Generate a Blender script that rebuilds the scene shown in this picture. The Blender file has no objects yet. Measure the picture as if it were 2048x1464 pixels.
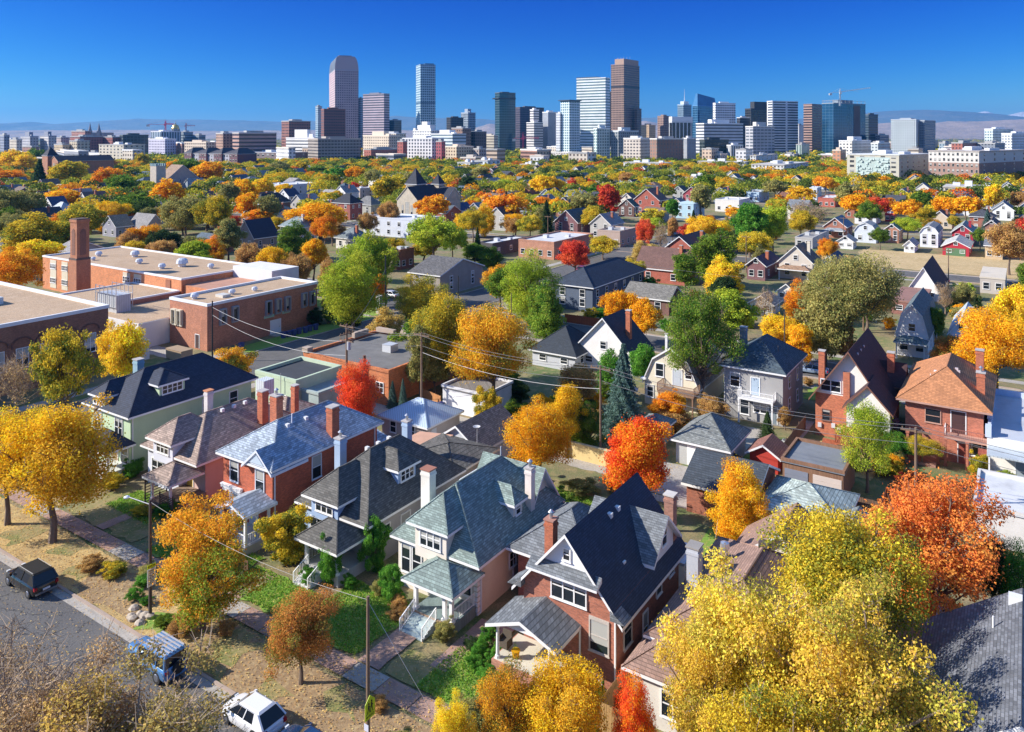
import bpy, bmesh, math, random
import numpy as np
from mathutils import Vector, Matrix
R=random.Random(7); rng=np.random.default_rng(5)
sc=bpy.context.scene; C=sc.collection
rad=math.radians
# ---------------- camera, world, sun, exposure ----------------
IW,IH,FPX,CH,VH=2048.,1464.,1561.,35.,272.
cam=bpy.data.cameras.new('camera'); camo=bpy.data.objects.new('camera',cam); C.objects.link(camo); sc.camera=camo
camo.location=(0,0,CH); camo.rotation_euler=(rad(90),0,0)
cam.sensor_width=36; cam.lens=36*FPX/IW; cam.shift_y=-(IH/2-VH)/IW
cam.clip_start=.5; cam.clip_end=120000
SUN_EL=31; SUN_AZ=-92   # azimuth from +Y clockwise, i.e. light from the left
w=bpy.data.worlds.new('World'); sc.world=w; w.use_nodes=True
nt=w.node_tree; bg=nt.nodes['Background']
sky=nt.nodes.new('ShaderNodeTexSky'); sky.sky_type='NISHITA'; sky.sun_disc=False
sky.sun_elevation=rad(SUN_EL); sky.sun_rotation=rad(SUN_AZ)
sky.altitude=1600; sky.air_density=1.0; sky.dust_density=.1; sky.ozone_density=6.0
# colour grade: deepen the blue of the low sky, channel by channel
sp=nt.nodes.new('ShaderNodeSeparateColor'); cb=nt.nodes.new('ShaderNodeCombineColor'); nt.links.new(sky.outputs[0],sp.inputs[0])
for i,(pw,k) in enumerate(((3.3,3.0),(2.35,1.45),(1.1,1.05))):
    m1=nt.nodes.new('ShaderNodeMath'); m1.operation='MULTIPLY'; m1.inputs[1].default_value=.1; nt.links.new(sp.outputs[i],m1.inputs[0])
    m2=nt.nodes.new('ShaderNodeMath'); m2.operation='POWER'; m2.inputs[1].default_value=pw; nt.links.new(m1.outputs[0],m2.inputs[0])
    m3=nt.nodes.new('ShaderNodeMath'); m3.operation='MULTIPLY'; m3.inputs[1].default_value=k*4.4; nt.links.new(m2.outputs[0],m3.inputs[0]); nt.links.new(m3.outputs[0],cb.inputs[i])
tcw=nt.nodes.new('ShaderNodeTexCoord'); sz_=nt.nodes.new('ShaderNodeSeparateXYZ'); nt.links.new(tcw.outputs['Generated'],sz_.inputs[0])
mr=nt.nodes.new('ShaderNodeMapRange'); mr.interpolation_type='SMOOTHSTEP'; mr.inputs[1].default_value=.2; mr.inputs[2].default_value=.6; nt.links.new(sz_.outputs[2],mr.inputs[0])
mw=nt.nodes.new('ShaderNodeMixRGB'); nt.links.new(mr.outputs[0],mw.inputs[0]); nt.links.new(cb.outputs[0],mw.inputs[1]); nt.links.new(sky.outputs[0],mw.inputs[2])  # above the frame, brighter ungraded sky is blended in as added fill light
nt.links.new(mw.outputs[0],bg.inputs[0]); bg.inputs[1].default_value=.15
sl=bpy.data.lights.new('sun','SUN'); sl.energy=4.4; sl.angle=rad(.5); sl.color=(1,.93,.82)
so=bpy.data.objects.new('sun',sl); C.objects.link(so)
a,e=rad(SUN_AZ),rad(SUN_EL); sd=Vector((math.sin(a)*math.cos(e),math.cos(a)*math.cos(e),math.sin(e)))
so.rotation_euler=sd.to_track_quat('Z','Y').to_euler(); so.location=sd*300+Vector((0,0,100))
sc.view_settings.view_transform='Standard'; sc.view_settings.look='None'; sc.view_settings.exposure=.86; sc.view_settings.gamma=1
sc.cycles.max_bounces=6; sc.cycles.diffuse_bounces=3; sc.cycles.glossy_bounces=2; sc.cycles.transparent_max_bounces=8; sc.cycles.volume_bounces=0
# ---------------- coordinates ----------------
TH=rad(-33.4); ct,st=math.cos(TH),math.sin(TH)
def W(gx,gy,z=0): return Vector((gx*ct-gy*st, gx*st+gy*ct, z))
def at(u,v,z=0):
    Y=FPX*(CH-z)/(v-VH); return Vector(((u-IW/2)/FPX*Y,Y,z))
def GR(p): return (p[0]*ct+p[1]*st, -p[0]*st+p[1]*ct)
def px(p): return (IW/2+FPX*p[0]/p[1], VH+FPX*(CH-p[2])/p[1])
# ---------------- materials ----------------
MC={}
def newmat(name):
    m=bpy.data.materials.new(name); m.use_nodes=True; return m,m.node_tree,m.node_tree.nodes['Principled BSDF']
def N(t,k,**kw):
    n=t.nodes.new('ShaderNode'+k)
    for a,b in kw.items():
        if a.startswith('i_'):
            n.inputs[int(a[2:])].default_value=b
        else: setattr(n,a,b)
    return n
def mth(t,op,a,b=None):
    n=N(t,'Math',operation=op)
    for i,x in enumerate((a,b)):
        if x is None: continue
        if isinstance(x,(int,float)): n.inputs[i].default_value=x
        else: t.links.new(x,n.inputs[i])
    return n.outputs[0]
def mixc(t,f,a,b,mode='MIX'):
    n=N(t,'MixRGB',blend_type=mode); n.use_clamp=True
    for i,x in enumerate((f,a,b)):
        if isinstance(x,(int,float)): n.inputs[i].default_value=x
        elif isinstance(x,(tuple,list)): n.inputs[i].default_value=(*x[:3],1)
        else: t.links.new(x,n.inputs[i])
    return n.outputs[0]
def wallvec(t,sx=1,sz=1):
    tc=N(t,'TexCoord'); s=N(t,'SeparateXYZ'); t.links.new(tc.outputs['Object'],s.inputs[0])
    c=N(t,'CombineXYZ'); t.links.new(mth(t,'MULTIPLY',mth(t,'ADD',s.outputs[0],s.outputs[1]),sx),c.inputs[0]); t.links.new(mth(t,'MULTIPLY',s.outputs[2],sz),c.inputs[1])
    return c.outputs[0],tc,s
def M(kind,col,rough=.85,var=.16):
    key=(kind,tuple(col),rough,var)
    if key in MC: return MC[key]
    m,t,p=newmat(kind); MC[key]=m
    p.inputs['Roughness'].default_value=rough
    vec,tc,s=wallvec(t)
    n=N(t,'TexNoise'); n.inputs['Scale'].default_value=.7; n.inputs['Detail'].default_value=6; t.links.new(tc.outputs['Object'],n.inputs[0])
    n2=N(t,'TexNoise'); n2.inputs['Scale'].default_value=9; n2.inputs['Detail'].default_value=3; t.links.new(tc.outputs['Object'],n2.inputs[0])
    base=tuple(col)
    if kind in('brick','shingle','old_shingle'):
        b=N(t,'TexBrick'); t.links.new(vec,b.inputs[0])
        b.inputs['Scale'].default_value=1
        if kind=='brick':
            b.inputs['Brick Width'].default_value=.24; b.inputs['Row Height'].default_value=.085; b.inputs['Mortar Size'].default_value=.008; b.inputs['Color1'].default_value=(*[c*.72 for c in col],1); b.inputs['Color2'].default_value=(*[min(1,c*1.2) for c in col],1); b.inputs['Mortar'].default_value=(*[c*.55+.12 for c in col],1)
        else:
            k=.34 if kind=='old_shingle' else .2
            b.inputs['Brick Width'].default_value=.34; b.inputs['Row Height'].default_value=.115; b.inputs['Mortar Size'].default_value=.012; b.inputs['Color1'].default_value=(*[c*(1-k) for c in col],1); b.inputs['Color2'].default_value=(*[min(1,c*(1+k)) for c in col],1); b.inputs['Mortar'].default_value=(*[c*.45 for c in col],1)
        base=b.outputs[0]
    elif kind in('siding','ribbed','boards'):
        if kind=='siding': f=mth(t,'FRACT',mth(t,'MULTIPLY',s.outputs[2],6.2)); f=mth(t,'LESS_THAN',f,.16); k=.62
        else:
            f=mth(t,'FRACT',mth(t,'MULTIPLY',mth(t,'ADD',s.outputs[0],s.outputs[1]),7 if kind=='boards' else 3.)); f=mth(t,'LESS_THAN',f,.14); k=.5
        base=mixc(t,f,col,[c*k for c in col])
        if kind=='boards':
            wn=N(t,'TexWhiteNoise',noise_dimensions='1D'); t.links.new(mth(t,'FLOOR',mth(t,'MULTIPLY',mth(t,'ADD',s.outputs[0],s.outputs[1]),7)),wn.inputs[1])
            base=mixc(t,mth(t,'MULTIPLY',wn.outputs[0],.4),base,[c*.45 for c in col])
    f=mth(t,'ADD',mth(t,'MULTIPLY',n.outputs[0],.65),mth(t,'MULTIPLY',n2.outputs[0],.35))
    r=N(t,'MapRange'); r.inputs[1].default_value=.3; r.inputs[2].default_value=.7; r.inputs[3].default_value=1-var; r.inputs[4].default_value=1+var; t.links.new(f,r.inputs[0])
    out=mixc(t,1.0,base,r.outputs[0],'MULTIPLY')
    if kind in('shingle','old_shingle','membrane','stucco','brick','asphalt_patch'):
        n4=N(t,'TexNoise'); n4.inputs['Scale'].default_value=.45; n4.inputs['Detail'].default_value=9; n4.inputs['Roughness'].default_value=.7
        mp=N(t,'Mapping'); mp.inputs['Scale'].default_value=(1,1,.35); t.links.new(tc.outputs['Object'],mp.inputs[0]); t.links.new(mp.outputs[0],n4.inputs[0])
        r4=N(t,'MapRange'); r4.inputs[1].default_value=.5; r4.inputs[2].default_value=.72; r4.inputs[3].default_value=0; r4.inputs[4].default_value=.55 if kind!='stucco' else .28; t.links.new(n4.outputs[0],r4.inputs[0])
        out=mixc(t,r4.outputs[0],out,[c*.55+.015 for c in col])
    t.links.new(out,p.inputs['Base Color'])
    if kind in('brick','shingle','old_shingle','stone'):
        bp=N(t,'Bump'); bp.inputs['Strength'].default_value=.35; bp.inputs['Distance'].default_value=.03; t.links.new(n2.outputs[0],bp.inputs['Height']); t.links.new(bp.outputs[0],p.inputs['Normal'])
    return m
def paint(col,rough=.35,metal=0.,coat=0.):
    key=('paint',tuple(col),rough,metal,coat)
    if key in MC: return MC[key]
    m,t,p=newmat('paint'); MC[key]=m; p.inputs['Base Color'].default_value=(*col,1); p.inputs['Roughness'].default_value=rough; p.inputs['Metallic'].default_value=metal; p.inputs['Coat Weight'].default_value=coat
    return m
def glassmat():
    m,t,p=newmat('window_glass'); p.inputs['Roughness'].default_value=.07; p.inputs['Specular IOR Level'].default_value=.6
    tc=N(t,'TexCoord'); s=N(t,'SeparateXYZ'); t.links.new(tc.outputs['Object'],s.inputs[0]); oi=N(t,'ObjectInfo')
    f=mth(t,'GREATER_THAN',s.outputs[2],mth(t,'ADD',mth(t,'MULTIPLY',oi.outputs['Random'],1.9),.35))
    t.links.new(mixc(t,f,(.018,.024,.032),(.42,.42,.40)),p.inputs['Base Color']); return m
GLASS=glassmat()
WHITE=M('trim',(.80,.80,.80),.6,.05)
def groundmat(name,c1,c2,c3,scale=.25,fine=3.,lo=.42,hi=.62):
    m,t,p=newmat(name); p.inputs['Roughness'].default_value=.95
    tc=N(t,'TexCoord')
    n=N(t,'TexNoise'); n.inputs['Scale'].default_value=scale; n.inputs['Detail'].default_value=8; n.inputs['Roughness'].default_value=.65; t.links.new(tc.outputs['Object'],n.inputs[0])
    n2=N(t,'TexNoise'); n2.inputs['Scale'].default_value=fine; n2.inputs['Detail'].default_value=6; t.links.new(tc.outputs['Object'],n2.inputs[0])
    r=N(t,'MapRange'); r.inputs[1].default_value=lo; r.inputs[2].default_value=hi; t.links.new(n.outputs[0],r.inputs[0])
    r2=N(t,'MapRange'); r2.inputs[1].default_value=.5; r2.inputs[2].default_value=.68; t.links.new(n2.outputs[0],r2.inputs[0])
    c=mixc(t,r.outputs[0],c1,c2); c=mixc(t,mth(t,'MULTIPLY',r2.outputs[0],.75),c,c3)
    n3=N(t,'TexNoise'); n3.inputs['Scale'].default_value=fine*9; n3.inputs['Detail'].default_value=2; t.links.new(tc.outputs['Object'],n3.inputs[0])
    r3=N(t,'MapRange'); r3.inputs[1].default_value=.3; r3.inputs[2].default_value=.7; r3.inputs[3].default_value=.7; r3.inputs[4].default_value=1.3; t.links.new(n3.outputs[0],r3.inputs[0])
    t.links.new(mixc(t,1.,c,r3.outputs[0],'MULTIPLY'),p.inputs['Base Color'])
    bp=N(t,'Bump'); bp.inputs['Strength'].default_value=.5; bp.inputs['Distance'].default_value=.06; t.links.new(n2.outputs[0],bp.inputs['Height']); t.links.new(bp.outputs[0],p.inputs['Normal'])
    return m
def facade(wall,glass,bay=3.,floor=3.6,fw=.6,fh=.5,rough=.2,metal=.0,var=.5):
    key=('fac',wall,glass,bay,floor,fw,fh,rough,metal)
    if key in MC: return MC[key]
    m,t,p=newmat('facade'); MC[key]=m
    uv=N(t,'UVMap'); s=N(t,'SeparateXYZ'); t.links.new(uv.outputs[0],s.inputs[0])
    glass=tuple(x*.6 for x in glass); fs=1.35 if bay>2.9 else 1.2
    a=mth(t,'DIVIDE',s.outputs[0],bay*fs); b=mth(t,'DIVIDE',s.outputs[1],floor*fs)
    def band(x,f):
        if f>=1: return None
        return mth(t,'LESS_THAN',mth(t,'ABSOLUTE',mth(t,'SUBTRACT',mth(t,'FRACT',x),.5)),f/2)
    g1,g2=band(a,fw),band(b,fh)
    g=mth(t,'MULTIPLY',g1,g2) if g1 and g2 else (g1 or g2)
    c=N(t,'CombineXYZ'); t.links.new(mth(t,'FLOOR',a),c.inputs[0]); t.links.new(mth(t,'FLOOR',b),c.inputs[1])
    wn=N(t,'TexWhiteNoise',noise_dimensions='2D'); t.links.new(c.outputs[0],wn.inputs[0])
    gl=mixc(t,mth(t,'MULTIPLY',wn.outputs[0],var),glass,[min(1,x*.35+.02) for x in glass])
    tc=N(t,'TexCoord'); n=N(t,'TexNoise'); n.inputs['Scale'].default_value=.05; n.inputs['Detail'].default_value=4; t.links.new(tc.outputs['Object'],n.inputs[0])
    r=N(t,'MapRange'); r.inputs[1].default_value=.3; r.inputs[2].default_value=.7; r.inputs[3].default_value=.86; r.inputs[4].default_value=1.12; t.links.new(n.outputs[0],r.inputs[0])
    t.links.new(mixc(t,1.,mixc(t,g,wall,gl),r.outputs[0],'MULTIPLY'),p.inputs['Base Color'])
    rr=N(t,'MapRange'); rr.inputs[3].default_value=.8; rr.inputs[4].default_value=rough; t.links.new(g,rr.inputs[0]); t.links.new(rr.outputs[0],p.inputs['Roughness'])
    if metal: t.links.new(mth(t,'MULTIPLY',g,metal),p.inputs['Metallic'])
    return m
# ---------------- mesh building ----------------
class MB:
    def __init__(s): s.v=[]; s.f=[]; s.m=[]; s.uv={}
    def face(s,pts,m=0,uv=None):
        i=len(s.v); s.v+= [tuple(p) for p in pts]; s.f.append(tuple(range(i,i+len(pts)))); s.m.append(m)
        if uv: s.uv[len(s.f)-1]=uv
        return s
    def poly(s,vs,fs,ms=0):
        i=len(s.v); s.v+=[tuple(p) for p in vs]
        for k,f in enumerate(fs): s.f.append(tuple(i+j for j in f)); s.m.append(ms[k] if isinstance(ms,(list,tuple)) else ms)
        return s
    def box(s,x0,x1,y0,y1,z0,z1,m=0,top=None):
        return s.poly([(x0,y0,z0),(x1,y0,z0),(x1,y1,z0),(x0,y1,z0),(x0,y0,z1),(x1,y0,z1),(x1,y1,z1),(x0,y1,z1)],
          [(0,3,2,1),(0,1,5,4),(1,2,6,5),(2,3,7,6),(3,0,4,7),(4,5,6,7)],[m]*5+[m if top is None else top])
    def prism(s,pr,axis,c0,c1,ms=0,cap=0):
        # pr: 2D profile (h,z); axis 'y': profile in x-z extruded in y
        n=len(pr)
        P=lambda h,z,c:(h,c,z) if axis=='y' else ((c,h,z) if axis=='x' else (h,z,c))
        vs=[P(h,z,c0) for h,z in pr]+[P(h,z,c1) for h,z in pr]
        fs=[(i,(i+1)%n,(i+1)%n+n,i+n) for i in range(n)]+[tuple(range(n))[::-1],tuple(range(n,2*n))]
        mm=(list(ms) if isinstance(ms,(list,tuple)) else [ms]*n)+[cap,cap]
        return s.poly(vs,fs,mm)
    def tube(s,a,b,r0,r1=None,n=6,m=0,cap=True):
        a,b=Vector(a),Vector(b); r1=r0 if r1 is None else r1; d=(b-a)
        if d.length<1e-6: return s
        d.normalize(); u=d.orthogonal().normalized(); v=d.cross(u)
        vs=[]
        for c,r in((a,r0),(b,r1)):
            for i in range(n):
                t=2*math.pi*i/n; vs.append(c+u*(r*math.cos(t))+v*(r*math.sin(t)))
        fs=[(i,(i+1)%n,(i+1)%n+n,i+n) for i in range(n)]
        if cap: fs+=[tuple(range(n))[::-1],tuple(range(n,2*n))]
        return s.poly(vs,fs,m)
    def lathe(s,prof,n=12,m=0,c=(0,0,0)):
        vs=[(c[0]+r*math.cos(2*math.pi*i/n),c[1]+r*math.sin(2*math.pi*i/n),c[2]+z) for r,z in prof for i in range(n)]
        fs=[(k*n+i,k*n+(i+1)%n,(k+1)*n+(i+1)%n,(k+1)*n+i) for k in range(len(prof)-1) for i in range(n)]
        fs+=[tuple(range(n))[::-1],tuple(range((len(prof)-1)*n,len(prof)*n))]
        return s.poly(vs,fs,m)
    def mesh(s,name,mats):
        me=bpy.data.meshes.new(name); me.from_pydata(s.v,[],s.f)
        for m in (mats if isinstance(mats,(list,tuple)) else [mats]): me.materials.append(m)
        me.polygons.foreach_set('material_index',s.m)
        if s.uv:
            ul=me.uv_layers.new(name='UVMap')
            for fi,uv in s.uv.items():
                p=me.polygons[fi]
                for k,li in enumerate(p.loop_indices): ul.data[li].uv=uv[k]
        me.update(); bm=bmesh.new(); bm.from_mesh(me); bmesh.ops.recalc_face_normals(bm,faces=bm.faces); bm.to_mesh(me); bm.free()
        return me
    def build(s,name,mats,parent=None,loc=None,rz=0):
        return ob(name,s.mesh(name,mats),parent,loc,rz)
def ob(name,me,parent=None,loc=None,rz=0):
    o=bpy.data.objects.new(name,me); C.objects.link(o)
    if loc is not None: o.location=loc
    if rz: o.rotation_euler=(0,0,rz)
    if parent: o.parent=parent
    return o
USED={}
AUTO=[]   # (object, description, category, group) labelled at the end
def tag(o,label,cat,group=None):
    o['label']=label; o['category']=cat
    if group: o['group']=group
    return o
def auto(o,desc,cat,group): AUTO.append((o,desc,cat,group)); return o
HOMES=[]
def thing(name,gx,gy,label=None,cat=None,group=None,z=0,rz=TH):
    if name in('house','garage','shed','flat_roofed_building','school'): HOMES.append((gx,gy+4))
    o=ob(name,None,None,W(gx,gy,z),rz); o.empty_display_size=.3
    if label: tag(o,label,cat,group)
    return o
def struct(o): o['kind']='structure'; return o
def stuff(o): o['kind']='stuff'; return o
LM=[]  # landmarks for automatic labels: (phrase, u, v)
def landmark(ph,u,v): LM.append((ph,u,v))
HAZE=4.5e-5
# ---------------- ground ----------------
def gsheet(name,x0,x1,y0,y1,mat,z,wob=0,h=0):
    mb=MB()
    pts=[]
    per=[(x0,y0),(x1,y0),(x1,y1),(x0,y1)]
    for k in range(4):
        a,b=per[k],per[(k+1)%4]; L=math.hypot(b[0]-a[0],b[1]-a[1]); n=max(1,int(L/.7)) if wob else 1
        for i in range(n):
            q=i/n; pts.append((a[0]+(b[0]-a[0])*q+(R.uniform(-wob,wob) if wob else 0),a[1]+(b[1]-a[1])*q+(R.uniform(-wob,wob) if wob else 0)))
    cx,cy=(x0+x1)/2,(y0+y1)/2
    loc=W(cx,cy,0)
    P=[(p[0]-cx,p[1]-cy) for p in pts]
    if h: mb.prism(P,'z',z-h,z)
    else: mb.face([(a,b,z) for a,b in P])
    return struct(mb.build(name,mat,None,loc,TH))
ground=groundmat('ground',(.23,.18,.10),(.11,.16,.045),(.33,.25,.12),.12,.8)
farg=groundmat('far_ground',(.20,.16,.10),(.12,.11,.06),(.26,.22,.16),.02,.2)
mb=MB()
mb.face([(-20500,-2400,-.35),(20500,-2400,-.35),(20500,22500,-.35),(-20500,22500,-.35)])
struct(mb.build('ground',farg))
mb=MB(); mb.box(-640,700,-20,1150,-.3,0); struct(mb.build('neighbourhood_ground',ground,None,None,0))
asph=groundmat('asphalt',(.105,.103,.105),(.145,.138,.132),(.085,.084,.086),.25,6.,.35,.65)
t_=asph.node_tree; p_=t_.nodes['Principled BSDF']; old=p_.inputs['Base Color'].links[0].from_socket
vo=N(t_,'TexVoronoi',feature='DISTANCE_TO_EDGE'); vo.inputs['Scale'].default_value=.22; tc_=N(t_,'TexCoord'); nz=N(t_,'TexNoise'); nz.inputs['Scale'].default_value=1.2; nz.inputs['Detail'].default_value=5; t_.links.new(tc_.outputs['Object'],nz.inputs[0])
va=N(t_,'VectorMath',operation='ADD'); t_.links.new(tc_.outputs['Object'],va.inputs[0]); t_.links.new(nz.outputs['Color'],va.inputs[1]); t_.links.new(va.outputs[0],vo.inputs[0])
t_.links.new(mixc(t_,mth(t_,'MULTIPLY',mth(t_,'LESS_THAN',vo.outputs['Distance'],.006),.7),old,(.03,.03,.032)),p_.inputs['Base Color'])
conc=groundmat('concrete',(.42,.39,.35),(.36,.33,.29),(.30,.27,.23),.5,4.)
sand=groundmat('sandstone',(.42,.27,.21),(.36,.22,.17),(.30,.20,.16),.6,3.)
lawn=groundmat('lawn',(.15,.30,.035),(.24,.33,.055),(.34,.31,.09),.35,2.5,.35,.7)
drylawn=groundmat('dry_lawn',(.30,.24,.10),(.17,.19,.05),(.38,.28,.14),.4,3.)
mulch=groundmat('mulch',(.26,.17,.09),(.34,.23,.12),(.46,.34,.18),.5,3.)
litter=groundmat('leaf_litter',(.50,.35,.14),(.36,.25,.11),(.56,.42,.17),.25,1.6)
gravel=groundmat('vacant_ground',(.52,.38,.19),(.44,.32,.15),(.60,.46,.26),.15,1.)
SK=[25.6+97.5*k for k in range(0,10)]
for k,s in enumerate(SK):
    y0,y1=(18,31.1) if k==0 else (s-5,s+5)
    gsheet('street',-1050,160,y0,y1,asph,.02)
    for a,b in ((y1-.65,y1),(y0,y0+.65)):
        gsheet('gutter',-1050,160,a,b,conc,.026)
    for yy in ((y1,y1+.22),(y0-.22,y0)): 
        gsheet('kerb',-1050,160,yy[0],yy[1],M('kerb',(.40,.31,.25),.9),.13,0,.13)
    if k: 
        gsheet('sidewalk',-1050,160,y1+3.2,y1+4.8,conc,.016); gsheet('sidewalk',-1050,160,y0-4.8,y0-3.2,conc,.016)
    gsheet('alley',-1050,160,s+47,s+50.6,conc if k==0 else ground,.012,.2)
for x in (-99,-224,-349,-474,-599,-724,-849): 
    for k in range(10):
        y0=0 if k==0 else SK[k-1]+5.2; y1=19.5 if k==0 else SK[k]-5.2
        if k==1: y0=31.3
        gsheet('cross_street',x-5.2,x+5.2,y0,y1,asph,.022)
        gsheet('sidewalk',x-9.5,x-7.6,y0,y1,conc,.018); gsheet('sidewalk',x+7.6,x+9.3,y0,y1,conc,.018)
        gsheet('kerb',x-5.4,x-5.2,y0,y1,conc,.13,0,.13); gsheet('kerb',x+5.2,x+5.4,y0,y1,conc,.13,0,.13)
# near front yards
gsheet('tree_lawn',-92,-48,31.4,35.8,litter,.05,.12)
gsheet('tree_lawn',-48,-19,31.4,35.8,mulch,.052,.12)
gsheet('tree_lawn',-19,30,31.4,35.8,litter,.05,.12)
for i in range(40):
    x=-92+i*2.75
    if x<14: gsheet('sidewalk',x,x+2.7,36.1,37.7,sand if i%5 else conc,.075+R.uniform(-.008,.008))
gsheet('yard',-89,-76,38,44.4,litter,.056,.3); gsheet('yard',-75,-64,38,44,drylawn,.058,.3)
gsheet('lawn',-73,-66,40.5,44,lawn,.07,.3)
gsheet('lawn',-62,-52.6,38,42.6,lawn,.072,.25)
gsheet('lawn',-52.2,-44.5,38,41.6,lawn,.07,.25)
gsheet('lawn',-44,-37.6,37.9,44.5,lawn,.074,.3)
gsheet('lawn',-35,-30.8,38,40.6,drylawn,.074,.25)
gsheet('lawn',-32.4,-27.2,37.9,42.6,lawn,.08,.2)
gsheet('lawn',-26.5,-18.5,37.9,42,lawn,.07,.2)
gsheet('lawn',-30,-26,31.5,35,lawn,.064,.5); gsheet('lawn',-53.5,-50.5,31.6,33.6,lawn,.064,.6)
gsheet('planting_bed',-62,-54,31.6,35.5,mulch,.06,.3)
for q in ((-75,-72,32,35),(-69,-66.5,33.5,35.6),(-64.5,-62,32.2,34),(-47,-44,33,35.4),(-40.5,-38.5,31.8,33.4),(-45.5,-43.5,31.7,32.8),(-36.5,-33.8,33.8,35.4)): gsheet('grass_patch',*q,drylawn,.062,.5)
gsheet('lawn',-16,4,38,46,drylawn,.07,.3)
for x0,x1,y0,y1 in ((-37.2,-35.4,37.8,42.2),(-32.9,-31.6,40,46),(-31.6,-30.2,44,57),(-51.0,-49.6,37.8,41.5),(-24.6,-23.2,37.8,40.3),(-69.6,-68.4,37.8,41.5),(-59.6,-58.2,37.8,41)):
    gsheet('garden_path',x0,x1,y0,y1,sand,.088,.04)
gsheet('lawn',-45,-32,58,68,drylawn,.06,.4); gsheet('lawn',-40,-32.5,61,67,lawn,.065,.5)
gsheet('lawn',-23.5,-17.4,55,69,lawn,.06,.15); gsheet('garden_path',-20.6,-19.3,54,76,conc,.07,.03)
gsheet('driveway',-33,-24.3,70,79,conc,.064,.1); gsheet('driveway',-21,-12,73.3,78.6,conc,.066,.1)
gsheet('patio',-31.5,-25.0,86.2,94,conc,.05,.1); gsheet('lawn',-25.6,-22.6,83,92,lawn,.05,.3)
gsheet('driveway',-64,-54,72.8,77.6,conc,.06,.1)
gsheet('yard',-23,-13,86,94,litter,.045,.3); gsheet('garden_path',-22.6,-21.6,84,100,conc,.06,.05)
gsheet('lawn',-25,-14,108.5,114,lawn,.05,.4)
gsheet('lawn',-108.8,-104.6,82,111,lawn,.05,.2)
gsheet('vacant_lot',-42,6,228,262,gravel,.03,.8)
gsheet('vacant_lot',-95,-88,85,92,gravel,.03,.4)
gsheet('lawn',-150,-106,112,117,lawn,.03,.3)
# ---------------- house parts ----------------
PITCH={}
def walls(p,x0,x1,y0,y1,z0,z1,mat,name='wall'):
    return MB().box(x0,x1,y0,y1,z0,z1).build(name,mat,p)
def hip(p,x0,x1,y0,y1,z,h,mat,oh=.5,trim=None,ry=None,name='roof',flat=0):
    X0,X1,Y0,Y1=x0-oh,x1+oh,y0-oh,y1+oh; wx,wy=X1-X0,Y1-Y0
    if ry: r=[((X0+X1)/2,ry[0]),((X0+X1)/2,ry[1])]; along='y'
    elif wy>=wx: r=[((X0+X1)/2,Y0+wx/2),((X0+X1)/2,max(Y0+wx/2+.05,Y1-wx/2))]; along='y'
    else: r=[(X0+wy/2,(Y0+Y1)/2),(X1-wy/2,(Y0+Y1)/2)]; along='x'
    t=.2
    vs=[(X0,Y0,z),(X1,Y0,z),(X1,Y1,z),(X0,Y1,z),(X0,Y0,z-t),(X1,Y0,z-t),(X1,Y1,z-t),(X0,Y1,z-t),(*r[0],z+h),(*r[1],z+h)]
    if along=='y': sl=[(0,1,8),(1,2,9,8),(2,3,9),(3,0,8,9)]
    else: sl=[(0,1,9,8),(1,2,9),(2,3,8,9),(3,0,8)]
    mb=MB().poly(vs,sl+[(0,4,5,1),(1,5,6,2),(2,6,7,3),(3,7,4,0),(4,7,6,5)],[0]*4+[1]*5)
    # ridge caps
    ed=[(0,8),(1,8),(2,9),(3,9),(8,9)] if along=='y' else [(0,8),(3,8),(1,9),(2,9),(8,9)]
    for a,b in ed: mb.tube(vs[a],vs[b],.07,.07,4,0)
    return mb.build(name,[mat,trim or WHITE],p)
def gable(p,x0,x1,y0,y1,z,h,mat,wall,axis='y',oh=.5,ov=.45,trim=None,name='roof',brk=None,gw='gable_wall'):
    if axis=='y': c,a,c0,c1=(x0+x1)/2,(x1-x0)/2,y0,y1
    else: c,a,c0,c1=(y0+y1)/2,(y1-y0)/2,x0,x1
    t=.2
    if brk:
        bx,bz=brk; s0=(bz*h)/(a*(1-bx)); top=[(-a-oh*.5,z-s0*oh*.5+.1),(-a*bx,z+h*bz),(0,z+h),(a*bx,z+h*bz),(a+oh*.5,z-s0*oh*.5+.1)]
        inner=[(-a,z),(-a*bx+.05,z+h*bz-.1),(0,z+h-.1),(a*bx-.05,z+h*bz-.1),(a,z)]
    else:
        s=h/a; top=[(-a-oh,z-s*oh),(0,z+h),(a+oh,z-s*oh)]; inner=[(-a,z),(0,z+h-.02),(a,z)]
    n=len(top); prof=[(c+u,v+.03) for u,v in top]+[(c+u,v-t) for u,v in top[::-1]]
    MB().prism(prof,axis,c0-ov,c1+ov,[0]*(n-1)+[1]*(n+1),1).build(name,[mat,trim or WHITE],p)
    pr=[(c+u,v-.05) for u,v in inner]; 
    pr=[(pr[0][0],z-.003)]+pr[1:-1]+[(pr[-1][0],z-.003)]
    MB().prism(pr,axis,c0+.004,c1-.004).build(gw,wall,p)
WM={}
DIRR={'F':0,'R':math.pi/2,'B':math.pi,'L':-math.pi/2}
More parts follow.
